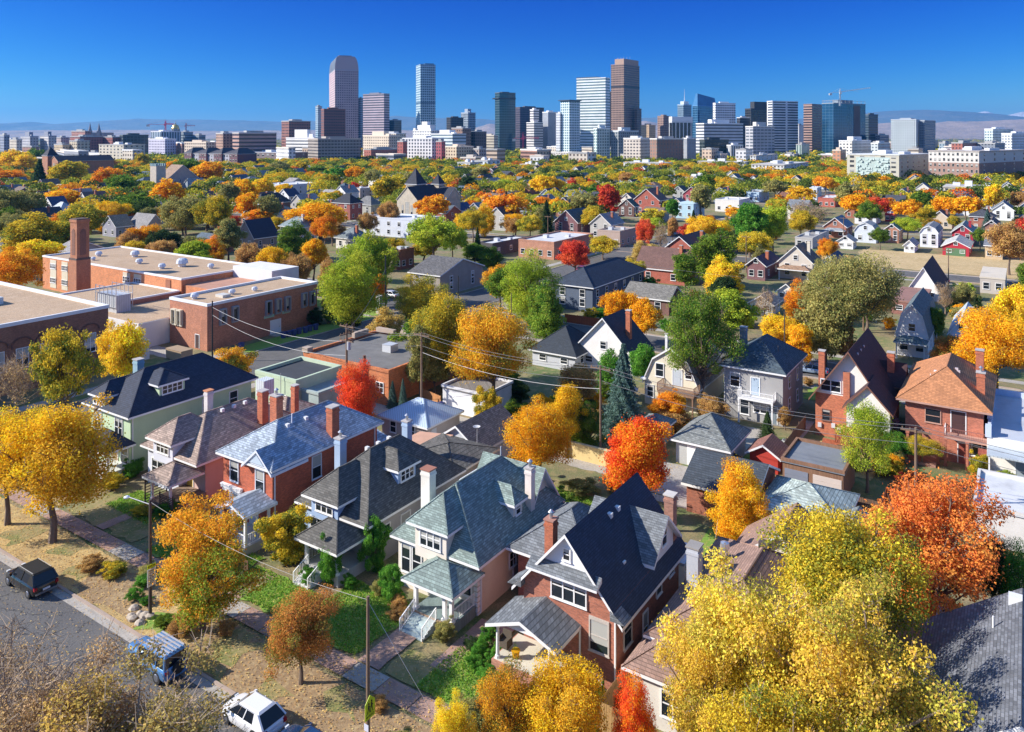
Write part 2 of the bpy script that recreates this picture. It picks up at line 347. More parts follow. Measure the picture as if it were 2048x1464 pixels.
def win(p,x,y,z,w=.9,h=1.5,d='F',n=1,trim=None,name='window',lintel=False):
    trim=trim or WHITE; key=(round(w,2),round(h,2),n,trim.name,lintel,trim)
    if key not in WM:
        mb=MB(); f=.09
        mb.box(-w/2-f,w/2+f,-.09,.03,-f,0).box(-w/2-f,w/2+f,-.09,.03,h,h+f+(.12 if lintel else 0)).box(-w/2-f,-w/2,-.085,.03,0,h).box(w/2,w/2+f,-.085,.03,0,h)
        mb.box(-w/2-f-.05,w/2+f+.05,-.13,-.091,-f-.04,-f+.03)
        for i in range(1,n): xx=-w/2+w*i/n; mb.box(xx-.05,xx+.05,-.08,.02,.001,h-.001)
        for i in range(n): a=-w/2+w*i/n; mb.box(a+.051,a+w/n-.051,-.07,.01,h*.5-.03,h*.5+.03)
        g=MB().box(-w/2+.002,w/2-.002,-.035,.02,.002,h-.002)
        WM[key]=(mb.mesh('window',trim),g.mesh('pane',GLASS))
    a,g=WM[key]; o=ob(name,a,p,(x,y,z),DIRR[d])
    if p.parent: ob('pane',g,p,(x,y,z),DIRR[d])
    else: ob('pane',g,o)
    return o
def door(p,x,y,z,w=1.,h=2.1,d='F',col=(.75,.75,.75),name='door'):
    mb=MB().box(-w/2-.1,-w/2,-.06,.02,0,h).box(w/2,w/2+.1,-.06,.02,0,h).box(-w/2-.1,w/2+.1,-.065,.02,h,h+.1)
    o=mb.build(name,WHITE,p,(x,y,z),DIRR[d]); m2=MB().box(-w/2,w/2,-.03,.01,0,h)
    for zz in (.25,1.15): m2.box(-w*.32,w*.32,-.045,-.031,zz,zz+.7)
    m2.build('door_leaf',paint(col,.5),o); MB().box(w*.36,w*.42,-.1,-.031,.98,1.06).build('handle',paint((.4,.35,.2),.3,1),o); return o
def garage_door(p,x,y,z,w,h,d='F',col=(.8,.8,.8)):
    mb=MB().box(-w/2,w/2,-.05,.01,0,h)
    for i in range(1,5): mb.box(-w/2+.03,w/2-.03,-.065,-.051,h*i/5-.015,h*i/5+.015)
    return mb.build('garage_door',M('door_paint',col,.6,.06),p,(x,y,z),DIRR[d])
def chimney(p,x,y,z0,z1,mat,w=.6,d=.7,cap=(.45,.42,.4),pot=False):
    o=MB().box(x-w/2,x+w/2,y-d/2,y+d/2,z0,z1).box(x-w/2-.05,x+w/2+.05,y-d/2-.05,y+d/2+.05,z1-.45,z1-.25).build('chimney',mat,p)
    m=MB().box(x-w/2-.07,x+w/2+.07,y-d/2-.07,y+d/2+.07,z1,z1+.1)
    m.build('chimney_cap',M('cap',cap),o)
    if pot: MB().tube((x,y,z1+.1),(x,y,z1+.55),.13,.13,8).tube((x,y,z1+.55),(x,y,z1+.75),.24,.02,8).build('flue',paint((.6,.6,.6),.35,.8),o)
    return o
def vent(p,x,y,z,col=(.75,.75,.75)):
    return MB().box(x-.16,x+.16,y-.16,y+.16,z-.2,z+.12).build('roof_vent',paint(col,.5),p)
def pipe(p,x,y,z,h=.5,col=(.7,.7,.7)): return MB().tube((x,y,z-.3),(x,y,z+h),.06,.06,6).build('vent_pipe',paint(col,.4),p)
def downpipe(p,x,y,z1,col=(.8,.8,.8)):
    return MB().box(x-.05,x+.05,y-.05,y+.05,.2,z1).box(x-.05,x+.05,y-.45,y-.051,.12,.22).build('downpipe',paint(col,.4),p)
def post(p,x,y,z0,z1,r=.09,mat=None,name='porch_post'):
    return MB().box(x-r,x+r,y-r,y+r,z0,z1).box(x-r*1.5,x+r*1.5,y-r*1.5,y+r*1.5,z1-.16,z1-.002).box(x-r*1.5,x+r*1.5,y-r*1.5,y+r*1.5,z0+.001,z0+.16).build(name,mat or WHITE,p)
def railing(p,a,b,h=.9,mat=None,step=.16,name='railing'):
    a,b=Vector(a),Vector(b); mb=MB(); L=(b-a).length; n=max(2,int(L/step)); up=Vector((0,0,h))
    mb.tube(a+up,b+up,.045,.045,4); mb.tube(a+Vector((0,0,.1)),b+Vector((0,0,.1)),.03,.03,4)
    for i in range(n+1): q=a.lerp(b,i/n); mb.tube(q+Vector((0,0,.02 if i in(0,n) else .1)),q+up,.05 if i in(0,n) else .018,None,4)
    return mb.build(name,mat or WHITE,p)
def steps(p,x0,x1,y1,z,n=4,mat=None):
    mb=MB()
    for i in range(n): mb.box(x0,x1,y1-.3*(i+1),y1-.3*i-.002,0,z-(i+1)*z/(n+1))
    return mb.build('steps',mat or M('step',(.5,.52,.52)),p)
def dormer(p,x,y0,y1,z0,w,h,wall,roofm,rh=.9,kind='hip',d='F',nw=3,wh=1.,trim=None,x1=None,oh=.35):
    if d=='F': X0,X1,Y0,Y1=x-w/2,x+w/2,y0,y1
    else: X0,X1,Y0,Y1=(x1,x,y0,y1) if d=='R' else (x,x1,y0,y1)
    o=MB().box(X0,X1,Y0,Y1,z0,z0+h).build('dormer',wall,p)
    if kind=='hip': hip(o,X0,X1,Y0,Y1,z0+h,rh,roofm,oh,trim,name='dormer_roof')
    else: gable(o,X0,X1,Y0,Y1,z0+h,rh,roofm,wall,'y' if d=='F' else 'x',oh,.3,trim,'dormer_roof',gw='dormer_gable')
    if nw:
        if d=='F': win(o,(X0+X1)/2,Y0,z0+h-wh-.25,min(w-.7,nw*.62),wh,'F',nw,trim)
        elif d=='R': win(o,X1,(Y0+Y1)/2,z0+h-wh-.25,min(Y1-Y0-.7,nw*.62),wh,'R',nw,trim)
    return o
# ---------------- the near houses ----------------
HG='houses along the front street'
brickred=M('brick',(.36,.115,.06)); brickor=M('brick',(.50,.13,.045)); chimbrick=M('brick',(.50,.14,.06))
def H1():
    p=thing('house',-81,45.5,'mint green stucco house with navy hip roof and two white framed dormers','house',HG)
    wl=M('stucco',(.50,.64,.42),.9,.07); rf=M('shingle',(.035,.045,.075)); mint=paint((.35,.50,.42),.6)
    walls(p,-3.9,3.9,0,15,0,6.2,wl); hip(p,-3.9,3.9,0,15,6.2,3.3,rf,.6)
    dormer(p,-1.6,-.3,5,6.1,2.3,1.35,wl,rf,1.2,nw=3,wh=.75); dormer(p,3.3,3.6,6.6,6.85,2.5,1.45,wl,rf,1.1,d='R',x1=-.5,nw=4,wh=.85)
    for x in (-2.2,1.8): win(p,x,0,3.6,1.3,1.9,'F',2)
    win(p,3.9,9,3.6,1.1,1.8,'R'); win(p,3.9,12.5,3.7,1.,1.6,'R'); win(p,3.9,4,.9,1.1,1.7,'R')
    hip(p,0,4.,-2.6,-.01,3.3,1.5,rf,.35,name='porch_roof')
    MB().box(.1,3.9,-2.5,-.01,0,1.).build('porch_base',M('stucco',(.6,.62,.58),.9),p)
    for x in (.4,3.7): post(p,x,-2.3,1.001,3.12,.12)
    win(p,2.9,0,1.1,1.2,1.6,'F'); door(p,1.1,0,1.,1,2,'F',(.3,.2,.1))
    chimney(p,-3.3,5.2,5.8,9.6,M('stucco',(.28,.42,.48),.9),.9,.8)
    downpipe(p,3.96,.2,6.)
def H2():
    p=thing('house',-70,45.6,'pink and pale grey house with brown shingle roof and slatted porch screen','house',HG)
    pk=M('stucco',(.60,.42,.38),.9,.08); gr=M('stucco',(.60,.62,.72),.9,.05); rf=M('old_shingle',(.36,.27,.225))
    walls(p,-4.1,4.1,.8,13,0,3.9,pk); MB().box(-4.12,1.,0,.8,0,3.9).build('front_wall',gr,p)
    hip(p,-4.1,4.1,0,13,3.9,2.9,rf,.55,ry=(3.8,9))
    dormer(p,-.6,-.62,4,3.0,3.2,2.3,gr,rf,1.7,nw=3,wh=1.05,oh=.55)
    hip(p,-4.1,3.2,11,18,3.4,1.9,rf,.4,name='rear_roof'); walls(p,-4.,3.1,13,18,0,3.4,pk,'rear_wall')
    win(p,-2.4,0,1.1,1.8,1.6,'F',2); win(p,4.1,4.5,.9,1.,2.2,'R'); win(p,4.1,10,.9,1.,1.8,'R')
    hip(p,.9,4.2,-3,-.1,3.0,1.1,rf,.45,name='porch_roof')
    MB().box(.9,4.3,-3,.79,0,.8).build('porch_floor',M('boards',(.28,.2,.15)),p)
    for x in (1.1,4.): post(p,x,-2.8,.801,2.82,.1)
    door(p,1.7,.8,.8,1,2.05,'F',(.75,.52,.08)); steps(p,1.2,2.4,-3.01,.8,4,M('boards',(.25,.18,.13)))
    mb=MB(); 
    for i in range(9): mb.tube((.6,-3.2,.5+i*.27),(.6,-1,.5+i*.27),.045,None,4); mb.tube((2.8,-3.1,.5+i*.16),(4.8,-3.1,.5+i*.16),.045,None,4)
    for x,y in((.6,-3.2),(.6,-1),(2.8,-3.1),(4.8,-3.1)): mb.tube((x,y,0),(x,y,3 if x<1 else 2),.07,None,4)
    mb.build('slat_screen',M('boards',(.10,.07,.055)),p)
    chimney(p,-1.6,5.2,6.,8.3,M('stucco',(.60,.56,.56),.9),.6,.7,(.6,.25,.12)); chimney(p,3.2,8.3,5,8.3,chimbrick,.8,.8); chimney(p,3.4,12.4,4.6,7.8,chimbrick,.6,.6)
    MB().box(-.8,.5,10.6,12,6.4,8.2).build('roof_cooler',M('ribbed',(.62,.66,.66),.6),p)
    for y in (5.2,6.6,8): vent(p,.7,y,6.75)
def H3():
    p=thing('house',-57.8,44.9,'red brick two storey house with pale blue shingle roof and white porch','house',HG)
    bl=M('old_shingle',(.34,.40,.47)); br=M('brick',(.50,.105,.04)); tr=M('trim',(.70,.74,.82),.6,.05)
    walls(p,-3.3,3.4,0,13,0,6.3,br); hip(p,-3.3,3.4,0,13,6.3,2.5,bl,.5)
    gable(p,.2,3.7,-.45,3.4,6.2,1.5,bl,tr,'y',.25,.15,tr,'front_gable_roof',gw='pediment')
    MB().prism([(-.9,6.5),(.9,6.5),(0,7.25)],'y',0,.04).build('pediment_panel',paint((.5,.6,.7),.5),p,(1.95,-.53,0))
    for x,z in ((-1.7,4.),(1.8,3.9),(-1.7,1.1)): win(p,x,0,z,1.05,1.85,'F',1,tr,lintel=True)
    win(p,3.4,5,3.7,1.,2.,'R',1,tr); MB().box(3.4,3.44,7.4,8.4,3.6,6.1).build('blocked_window',paint((.62,.68,.72),.6),p)
    win(p,3.4,9,2.2,1.,1.,'R',1,tr); win(p,3.4,11.3,1.2,1.,1.8,'R',1,tr)
    MB().box(-3.35,-.6,-.25,-.001,3.15,3.4).box(-3.2,-.8,-.16,-.001,2.9,3.149).box(-3.4,-.55,-.3,-.001,3.401,3.52).build('cornice',WHITE,p)
    gable(p,.1,3.6,-3,-.01,3.45,.7,bl,tr,'y',.2,.25,tr,'porch_roof',gw='porch_gable')
    MB().box(.1,3.6,-3,-.01,0,.75).build('porch_floor',M('stucco',(.5,.48,.45)),p)
    for x in (.3,1.9,3.4): post(p,x,-2.8,.751,3.4,.1)
    post(p,3.4,-.4,.751,3.4,.1); railing(p,(1.9,-2.85,.75),(3.4,-2.85,.75)); railing(p,(3.45,-2.8,.75),(3.45,-.4,.75)); door(p,1.,0,.75,1,2.1,'F',(.6,.6,.6)); steps(p,.4,1.7,-3.01,.75)
    chimney(p,-2.8,5.6,6.3,9.9,chimbrick,.95,.8,pot=True); chimney(p,3.,7.4,6.,9.4,chimbrick,.8,.9)
    pipe(p,.8,4.4,8.5,.7,(.85,.85,.9)); vent(p,.9,3.8,8.35); vent(p,.9,6,8.35); downpipe(p,3.46,.2,6.1); downpipe(p,3.46,12.6,6.1)
    walls(p,-3,3,13,15.5,0,3.4,br,'rear_wall'); gable(p,-3,3,12.8,15.5,3.4,.9,bl,br,'y',.3,name='rear_roof')
def H4():
    p=thing('house',-47.9,45.9,'slate blue house with charcoal hip roof, white steps and ivy covered porch','house',HG)
    bl=M('stucco',(.33,.45,.66),.9,.06); gy=M('stucco',(.40,.39,.40),.9,.08); rf=M('old_shingle',(.115,.11,.10))
    walls(p,-3.7,3.7,.4,12,0,3.9,gy); MB().box(-3.72,1.3,0,.4,0,3.9).build('front_wall',bl,p)
    hip(p,-3.7,3.7,0,12,3.9,3.8,rf,.55,ry=(4.2,8))
    dormer(p,-.5,-.62,4.5,3.2,3.1,1.95,bl,rf,1.9,nw=3,wh=.95,oh=.6); dormer(p,2.9,4.6,6.9,5.15,2.3,1.25,bl,rf,1.1,d='R',x1=-.5,nw=3,wh=.9)
    walls(p,-3.6,3.,12,19,0,3.4,gy,'rear_wall'); hip(p,-3.6,3.,12.2,19,3.4,1.,rf,.4,name='rear_roof')
    win(p,-2,0,1.1,1.5,1.7,'F',2); win(p,3.7,2.2,1.9,.8,1.,'R'); win(p,3.7,4.6,.9,1.1,2.,'R'); win(p,3.7,9,.9,1.1,1.8,'R')
    hip(p,-.4,3.4,-3,-.2,3.,1.3,rf,.5,name='porch_roof')
    MB().box(-.3,3.4,-2.9,.39,0,.9).build('porch_floor',M('stucco',(.5,.5,.5)),p)
    for x in (-.2,3.2): post(p,x,-2.8,.901,2.8,.11)
    steps(p,.1,1.7,-2.91,.9,5,M('step',(.7,.7,.7))); railing(p,(.1,-2.9,.75),(.1,-4.4,.05)); railing(p,(1.7,-2.9,.75),(1.7,-4.4,.05)); railing(p,(-.25,-2.8,.9),(-.25,-.3,.9)); door(p,.8,.0,.9,1,2.1,'F',(.6,.1,.05))
    chimney(p,-3.3,3.9,4.9,8.,M('stucco',(.36,.47,.62),.9),.7,.8,pot=True); chimney(p,-2.2,11.6,5,7.4,M('stucco',(.36,.47,.62),.9),.7,.7,pot=True)
    for y in (4.6,6.,7.4): vent(p,-.7,y,7.45)
def H5():
    p=thing('house',-37.2,46.1,'cream house with sage green shingle roof, tall white chimney and corner porch','house',HG)
    wl=M('stucco',(.72,.66,.58),.9,.06); sd=M('stucco',(.70,.62,.48),.9,.08); rf=M('old_shingle',(.225,.29,.265))
    walls(p,-3.8,3.8,.02,11.5,0,3.9,sd); MB().box(-3.82,3.7,-.02,.02,0,3.9).build('front_wall',wl,p)
    hip(p,-3.8,3.8,0,11.5,3.9,4.0,rf,.5,ry=(2.4,8.6))
    dormer(p,-.1,-.62,4,3.2,3.0,2.6,wl,rf,1.9,nw=3,wh=1.35,oh=.5)
    gable(p,-2.2,3.,8,11.9,4.6,2.6,rf,wl,'x',.5,.6,name='cross_gable_roof',gw='cross_gable')
    dormer(p,3.3,5.5,6.8,4.75,1.3,1.2,wl,rf,1.,'hip','R',x1=0,nw=1,wh=.8)
    win(p,-3.0,-.02,1.25,.8,2.05,'F',1); win(p,-1.9,-.02,1.25,.8,2.05,'F',1)
    for y,w_,h_ in ((4.6,.8,1.1),(6.2,.7,2.),(9.6,.7,2.)): win(p,3.8,y,1.6 if h_<2 else 1.,w_,h_,'R')
    door(p,3.8,5.2,.3,.9,2.1,'R',(.35,.3,.28))
    hip(p,0,3.7,-3,-.15,3.1,1.1,rf,.5,name='porch_roof')
    MB().box(.1,3.7,-2.9,-.03,0,.8).build('porch_floor',M('boards',(.20,.27,.27)),p)
    MB().box(.05,3.75,-2.95,-2.901,.1,.79).build('porch_fascia',M('boards',(.45,.3,.2)),p)
    for x in (.25,2.9,3.5): post(p,x,-2.7,.801,2.9,.13)
    steps(p,.3,2.3,-2.96,.8,5,M('step',(.42,.50,.50))); railing(p,(.3,-2.95,.7),(.3,-4.5,.05)); railing(p,(2.3,-2.95,.7),(2.3,-4.5,.05)); railing(p,(3.6,-2.7,.8),(3.6,-.2,.8)); door(p,1.4,-.02,.8,1,2.1,'F',(.8,.8,.75)); win(p,2.9,-.02,1.3,.7,1.3,'F')
    mb=MB()
    for i in range(9): mb.box(3.5,3.83,-.07,.3,.3+i*.38,.55+i*.38)
    mb.build('quoins',WHITE,p)
    chimney(p,-3.3,3.,4.2,8.,M('stucco',(.78,.74,.66),.9),.9,.8,(.35,.15,.1)); chimney(p,3.35,7.9,4.2,7.9,M('stucco',(.74,.66,.6),.9),.6,.6,pot=True)
    pipe(p,0,8.6,7.9,.8,(.4,.45,.5)); downpipe(p,3.87,.35,3.7)
    walls(p,-4.4,-1,9.5,15,0,4.3,wl,'rear_wall'); MB().box(-4.9,-.6,9.2,15.4,4.3,4.5).build('flat_roof',M('membrane',(.62,.66,.68),.8,.06),p)
    d=MB().lathe([(.05,0),(.3,.08),(.42,.2),(.4,.2),(.05,.02)],12); d.build('satellite_dish',paint((.45,.45,.45),.5),p,(4.15,6.1,3.2)); 
def H6():
    p=thing('house',-25,44.5,'brick house with steep navy gable roof, white gable and grey shingled porch','house',HG)
    br=M('brick',(.40,.135,.075)); nv=M('shingle',(.03,.046,.08)); gs=M('old_shingle',(.17,.185,.20)); wh=M('stucco',(.78,.78,.80),.9,.05)
    walls(p,-3.4,3.5,.02,10.5,0,5.3,br); gable(p,-3.5,3.6,0,10.3,5.15,4.05,nv,wh,'y',.55,.5)
    MB().prism([(-3.45,5.15),(3.55,5.15),(1.95,6.85),(-1.85,6.85)],'y',-.012,.004).build('brick_gable',br,p)
    MB().poly([(-2.75,-.75,6.45),(2.5,-.75,6.45),(2.5,-.013,6.95),(-2.75,-.013,6.95),(-2.75,-.75,6.3),(2.5,-.75,6.3),(2.5,-.013,6.6),(-2.75,-.013,6.6)],[(0,1,2,3),(0,4,5,1),(1,5,6,2),(2,6,7,3),(3,7,4,0),(4,7,6,5)],[0,1,1,1,1,1]).build('pent_roof',[gs,WHITE],p)
    # left wing and rear
    walls(p,-7.2,-3.4,5.2,12,0,4.,br,'side_wing'); hip(p,-7.4,-1,4.8,12.4,4.,2.4,gs,.4,name='wing_roof')
    MB().prism([(-4.4,4.75),(-3.3,4.75),(-3.3,5.5)],'y',-.5,.9).build('eave_return',gs,p)
    MB().prism([(3.3,4.75),(4.3,4.75),(3.3,5.4)],'y',-.52,.6).build('eave_return',gs,p)
    # dormer gable right
    MB().box(0,3.5,5.6,9.4,5.3,6.4).build('dormer',wh,p); gable(p,-1.5,3.55,5.4,9.6,6.2,2.0,gs,wh,'x',.45,.4,name='dormer_roof',gw='dormer_gable')
    win(p,3.56,7.5,6.1,.8,1.2,'R',1)
    win(p,.1,-.012,4.7,2.5,1.6,'F',3); win(p,-.05,-.003,7.35,.45,.7,'F',1)
    win(p,2.3,.02,2.2,1.25,1.9,'F',1,M('stone',(.5,.45,.4)),lintel=True)
    for y,z,w_,h_ in ((1.6,2.2,1.1,1.9),(4.4,.9,.7,2.),(4.6,3.9,.8,1.1),(6.7,3.,.8,1.7),(9.,3.3,.8,1.5)): win(p,3.5,y,z,w_,h_,'R',1,M('stone',(.5,.45,.4)) if y<2 else None,lintel=y<2)
    win(p,1.9,.02,.08,1.1,.55,'F',2); win(p,3.5,2.2,.08,.9,.5,'R')
    gable(p,-3.9,.6,-2.9,0,3.55,.85,gs,wh,'y',.4,.35,None,'porch_roof',gw='porch_gable')
    MB().box(-3.9,.6,-3.1,-.01,0,1.2).build('porch_floor',M('brick',(.45,.2,.13)),p); MB().box(-3.8,.5,-3,-.02,1.201,1.24).build('porch_slab',M('stucco',(.60,.56,.46)),p)
    for x in (-3.6,.3): 
        MB().lathe([(.17,1.241),(.17,1.4),(.12,1.45),(.1,3.15),(.15,3.25),(.15,3.36)],10).build('porch_column',WHITE,p,(x,-2.8,0))
    steps(p,-2.4,-.8,-3.11,1.2,5,M('brick',(.5,.24,.17))); door(p,-1.2,.02,1.24,1,2.1,'F',(.25,.12,.08))
    for x,y in ((3.45,-.06),(.95,-.06)): downpipe(p,x,y,5.0 if x>2 else 3.3)
    chimney(p,-3.9,4.5,4.,7.1,chimbrick,.7,.7,(.4,.2,.15),pot=True); chimney(p,3.1,9.9,5,8.6,M('brick',(.42,.2,.14)),.7,.7,(.6,.55,.5))
    vent(p,.7,6.,8.55); vent(p,.7,4.8,8.55); vent(p,2.4,3.3,6.4); pipe(p,1.9,8.6,7.2,.5,(.05,.05,.05))
    MB().box(1.2,1.5,8,9.6,7.1,7.6).build('roof_ridge_box',nv,p)
    walls(p,-1,3.2,10.5,13,0,3.2,wh,'rear_wall'); MB().box(-1.4,3.9,10.6,13.6,3.2,3.4).build('flat_roof',M('membrane',(.62,.64,.66),.8,.06),p)
def H7():
    p=thing('house',-15.2,45.8,'low house with brown weathered roof half hidden under yellow trees','house',HG)
    wl=M('stucco',(.66,.62,.56),.9,.06); rf=M('shingle',(.30,.19,.15))
    walls(p,-4.2,4.2,0,13,0,3.9,wl); hip(p,-4.2,4.2,0,13,3.9,2.6,rf,.6); 
    walls(p,-4.6,1,-2.6,-.01,0,3.2,wl,'front_bay'); hip(p,-4.6,1.,-2.6,1.2,3.2,1.5,rf,.5,name='bay_roof')
    walls(p,-3,4,13,16,0,4.2,wl,'rear_wall'); gable(p,-3,4,11,16,4.2,2.6,rf,wl,'y',.4,name='rear_roof')
    win(p,-2,-2.6,1.,1.4,1.5,'F',2); win(p,-4.2,3,1.,1,1.4,'L'); win(p,2.5,0,1,1.2,1.5,'F')
    chimney(p,-3.6,5.2,4.,7.2,M('stucco',(.45,.47,.52),.9),.8,.9,(.3,.28,.26)); MB().lathe([(.2,0),(.2,.4),(.35,.5),(.3,.85),(.05,.95)],10).build('turbine_vent',paint((.7,.72,.75),.3,.8),p,(-2.5,8.2,5.6))
    MB().box(-.4,.3,9,9.6,6.2,6.75).build('roof_vent',M('boards',(.1,.08,.07)),p)
def H8():
    p=thing('house',-.2,43.5,'grey shingled house in the bottom right corner behind the big yellow tree','house',HG)
    wl=M('stucco',(.5,.48,.45)); rf=M('old_shingle',(.14,.15,.175))
    walls(p,-4.6,4.6,0,14,0,4.6,wl); gable(p,-4.6,4.6,0,12,4.6,3.2,rf,wl,'y',.6,.6)
    win(p,-1,0,1,1.4,1.5,'F',2); win(p,-4.6,4,1.,1,1.4,'L'); pipe(p,-1.4,9,7,.5); vent(p,1.6,6,6.9,(.6,.6,.62)); MB().box(-.7,0,11,11.6,7.3,7.9).build('roof_vent',paint((.75,.75,.75),.5),p)
for f in (H1,H2,H3,H4,H5,H6,H7,H8): f()
for ph,u,v in (('mint green house',300,810),('pink house',380,900),('red brick house with the blue roof',590,900),('slate blue house',760,1000),('cream house with the green roof',960,1060),('brick house with the navy gable',1200,1120),('brown roofed house',1450,1120)): landmark(ph,u,v)
# ---------------- alley garages and sheds ----------------
GG='garages along the alley'
def garage(gx,gy,w,d,h,rh,wl,rf,label,kind='hip',doors=(),wins=(),oh=.4,rz=TH,name='garage'):
    p=thing(name,gx,gy,label,'garage',GG,0,rz)
    walls(p,-w/2,w/2,0,d,0,h,wl)
    if kind=='hip': hip(p,-w/2,w/2,0,d,h,rh,rf,oh)
    elif kind=='gable': gable(p,-w/2,w/2,0,d,h,rh,rf,wl,'y',oh,.4)
    elif kind=='gablex': gable(p,-w/2,w/2,0,d,h,rh,rf,wl,'x',oh,.4)
    else:
        MB().box(-w/2-.15,w/2+.15,-.15,d+.15,h+.001,h+.12).build('roof',rf,p)
        MB().box(-w/2-.16,w/2+.16,-.17,.08,h+.12,h+.4).box(-w/2-.16,w/2+.16,d-.08,d+.17,h+.12,h+.4).box(-w/2-.17,-w/2+.08,.08,d-.08,h+.12,h+.4).box(w/2-.08,w/2+.17,.08,d-.08,h+.12,h+.4).build('parapet',wl,p)
    for x,y,ww,hh,dd,col in doors: garage_door(p,x,y,.02,ww,hh,dd,col)
    for x,y,z,ww,hh,dd in wins: win(p,x,y,z,ww,hh,dd)
    return p
met=M('ribbed',(.46,.56,.66),.45,.06)
garage(-59,67.2,6.7,6,2.7,1.7,M('stucco',(.55,.47,.42)),met,'beige garage with pale blue metal hip roof by the red maple','hip',[(3.36,1.2,.9,2.1,'R',(.7,.7,.72))],[(-1.6,0,1.1,.8,1.3,'F'),(1.2,0,1.1,.8,1.3,'F')])
garage(-50.0,65.4,5.6,7.6,2.7,1.9,M('stucco',(.50,.52,.56)),M('old_shingle',(.24,.19,.16)),'grey garage with brown gable roof beside the rusty corrugated shed','gable')
p=garage(-52.6,61.5,4,3.6,2.4,.01,M('stucco',(.5,.5,.5)),M('shingle',(.2,.2,.2)),'low lean-to with rusty corrugated roof against the brown gable garage','flat',name='shed')
mb=MB(); 
for i in range(13): mb.prism([(-2.3,2.9+.0),(2.3,3.5),(2.3,3.6),(-2.3,3.0)],'y',.2+i*.27,.2+i*.27+.17)
mb.build('corrugated_roof',M('rust',(.55,.33,.24),.7),p)
garage(-59,78.4,6.6,6,2.9,.01,M('stucco',(.66,.66,.68)),M('shingle',(.22,.20,.18)),'flat roofed garage with wide white door across the alley','flat',[(0,0,5,2.4,'F',(.85,.85,.85))])
garage(-74.3,66.2,5,6,3.5,.01,M('stucco',(.36,.43,.42)),M('membrane',(.36,.40,.38)),'grey green flat roofed shed with a yellow door beside the red maple','flat',[(0,0,1.1,2.1,'F',(.75,.5,.1))])
garage(-28.6,79.6,5.6,6.2,2.6,2.3,M('stucco',(.45,.46,.45)),M('old_shingle',(.20,.215,.21)),'grey garage with dark green hip roof and a single white door','hip',[(-.9,0,1.3,2.1,'F',(.85,.85,.85))],[(1.5,0,1.2,1.3,.7,'F')],.5)
garage(-35.6,82.6,2.7,3,2.1,.9,M('stucco',(.35,.35,.35)),M('old_shingle',(.21,.23,.23)),'small dark hipped shed left of the grey hip roofed garage','hip',name='shed')
garage(-23.4,69.8,6.2,7.2,2.9,1.7,brickred,M('shingle',(.055,.07,.09)),'dark brick garage with navy gable roof behind the orange tree','gablex',(),[(2.2,0,1.1,1,.9,'F')])
garage(-17.3,79.,5.6,6,2.9,.01,M('boards',(.28,.15,.09)),M('membrane',(.20,.215,.24),.8,.1),'flat roofed carport with two bays and orange beam','flat',[(1.35,0,2.6,2.3,'F',(.62,.52,.46)),(-1.5,0,2.2,2.3,'F',(.22,.24,.30))])
garage(-22.9,82.4,2.9,3,2.,.9,M('stucco',(.45,.045,.03)),M('shingle',(.27,.12,.09)),'little red shed with brown gable roof','gable',name='shed')
garage(-16.3,69.6,6.6,6.4,2.5,1.5,M('stucco',(.45,.40,.34)),M('old_shingle',(.40,.47,.44)),'garage with pale green shingle roof behind the yellow tree','hip')
garage(.6,78.3,8.6,8,3,.01,M('stucco',(.62,.60,.58)),M('membrane',(.62,.63,.64),.8,.06),'long white flat roofed garage at the right edge','flat')
garage(-12.0,69.,3.2,3.,2.2,1.0,M('boards',(.12,.07,.05)),M('old_shingle',(.20,.23,.24)),'small grey roofed shed beside the tall orange tree','gable',name='shed')
# ---------------- second row, seen from behind ----------------
HB='houses backing onto the alley'
def R1():
    p=thing('house',-28.1,96.4,'tall grey house with slate hip roof and white rear balcony','house',HB)
    wl=M('stucco',(.36,.355,.35),.9,.07); rf=M('old_shingle',(.07,.10,.125))
    walls(p,-3.6,3.6,0,10,0,6.4,wl); hip(p,-3.6,3.6,0,10,6.4,2.9,rf,.5)
    win(p,-2.2,0,3.9,1.1,1.6); door(p,.3,0,3.2,1,2.1,'F',(.4,.5,.6)); win(p,-1,0,.7,1.,2.); win(p,.9,0,1.2,1.5,1.1,'F',2); door(p,2.4,0,.1,1,2.1,'F',(.2,.25,.3))
    for y in (3,7): win(p,3.6,y,3.9,.8,1.4,'R'); win(p,3.6,y,1.2,.8,1.4,'R')
    MB().box(-1.4,2.8,-1.5,-.01,2.9,3.1).build('balcony_floor',WHITE,p); railing(p,(-1.4,-1.45,3.1),(2.8,-1.45,3.1)); railing(p,(-1.4,-1.4,3.1),(-1.4,-.05,3.1)); railing(p,(2.8,-1.4,3.1),(2.8,-.05,3.1))
    for x in (-1.3,2.7): post(p,x,-1.4,0,2.89,.08)
    chimney(p,-2.8,5.5,7,10,M('stucco',(.3,.32,.33)),.8,.8); pipe(p,2.,4.,8,.6,(.1,.1,.1)); downpipe(p,-3.5,-.06,6.2,(.5,.5,.5))
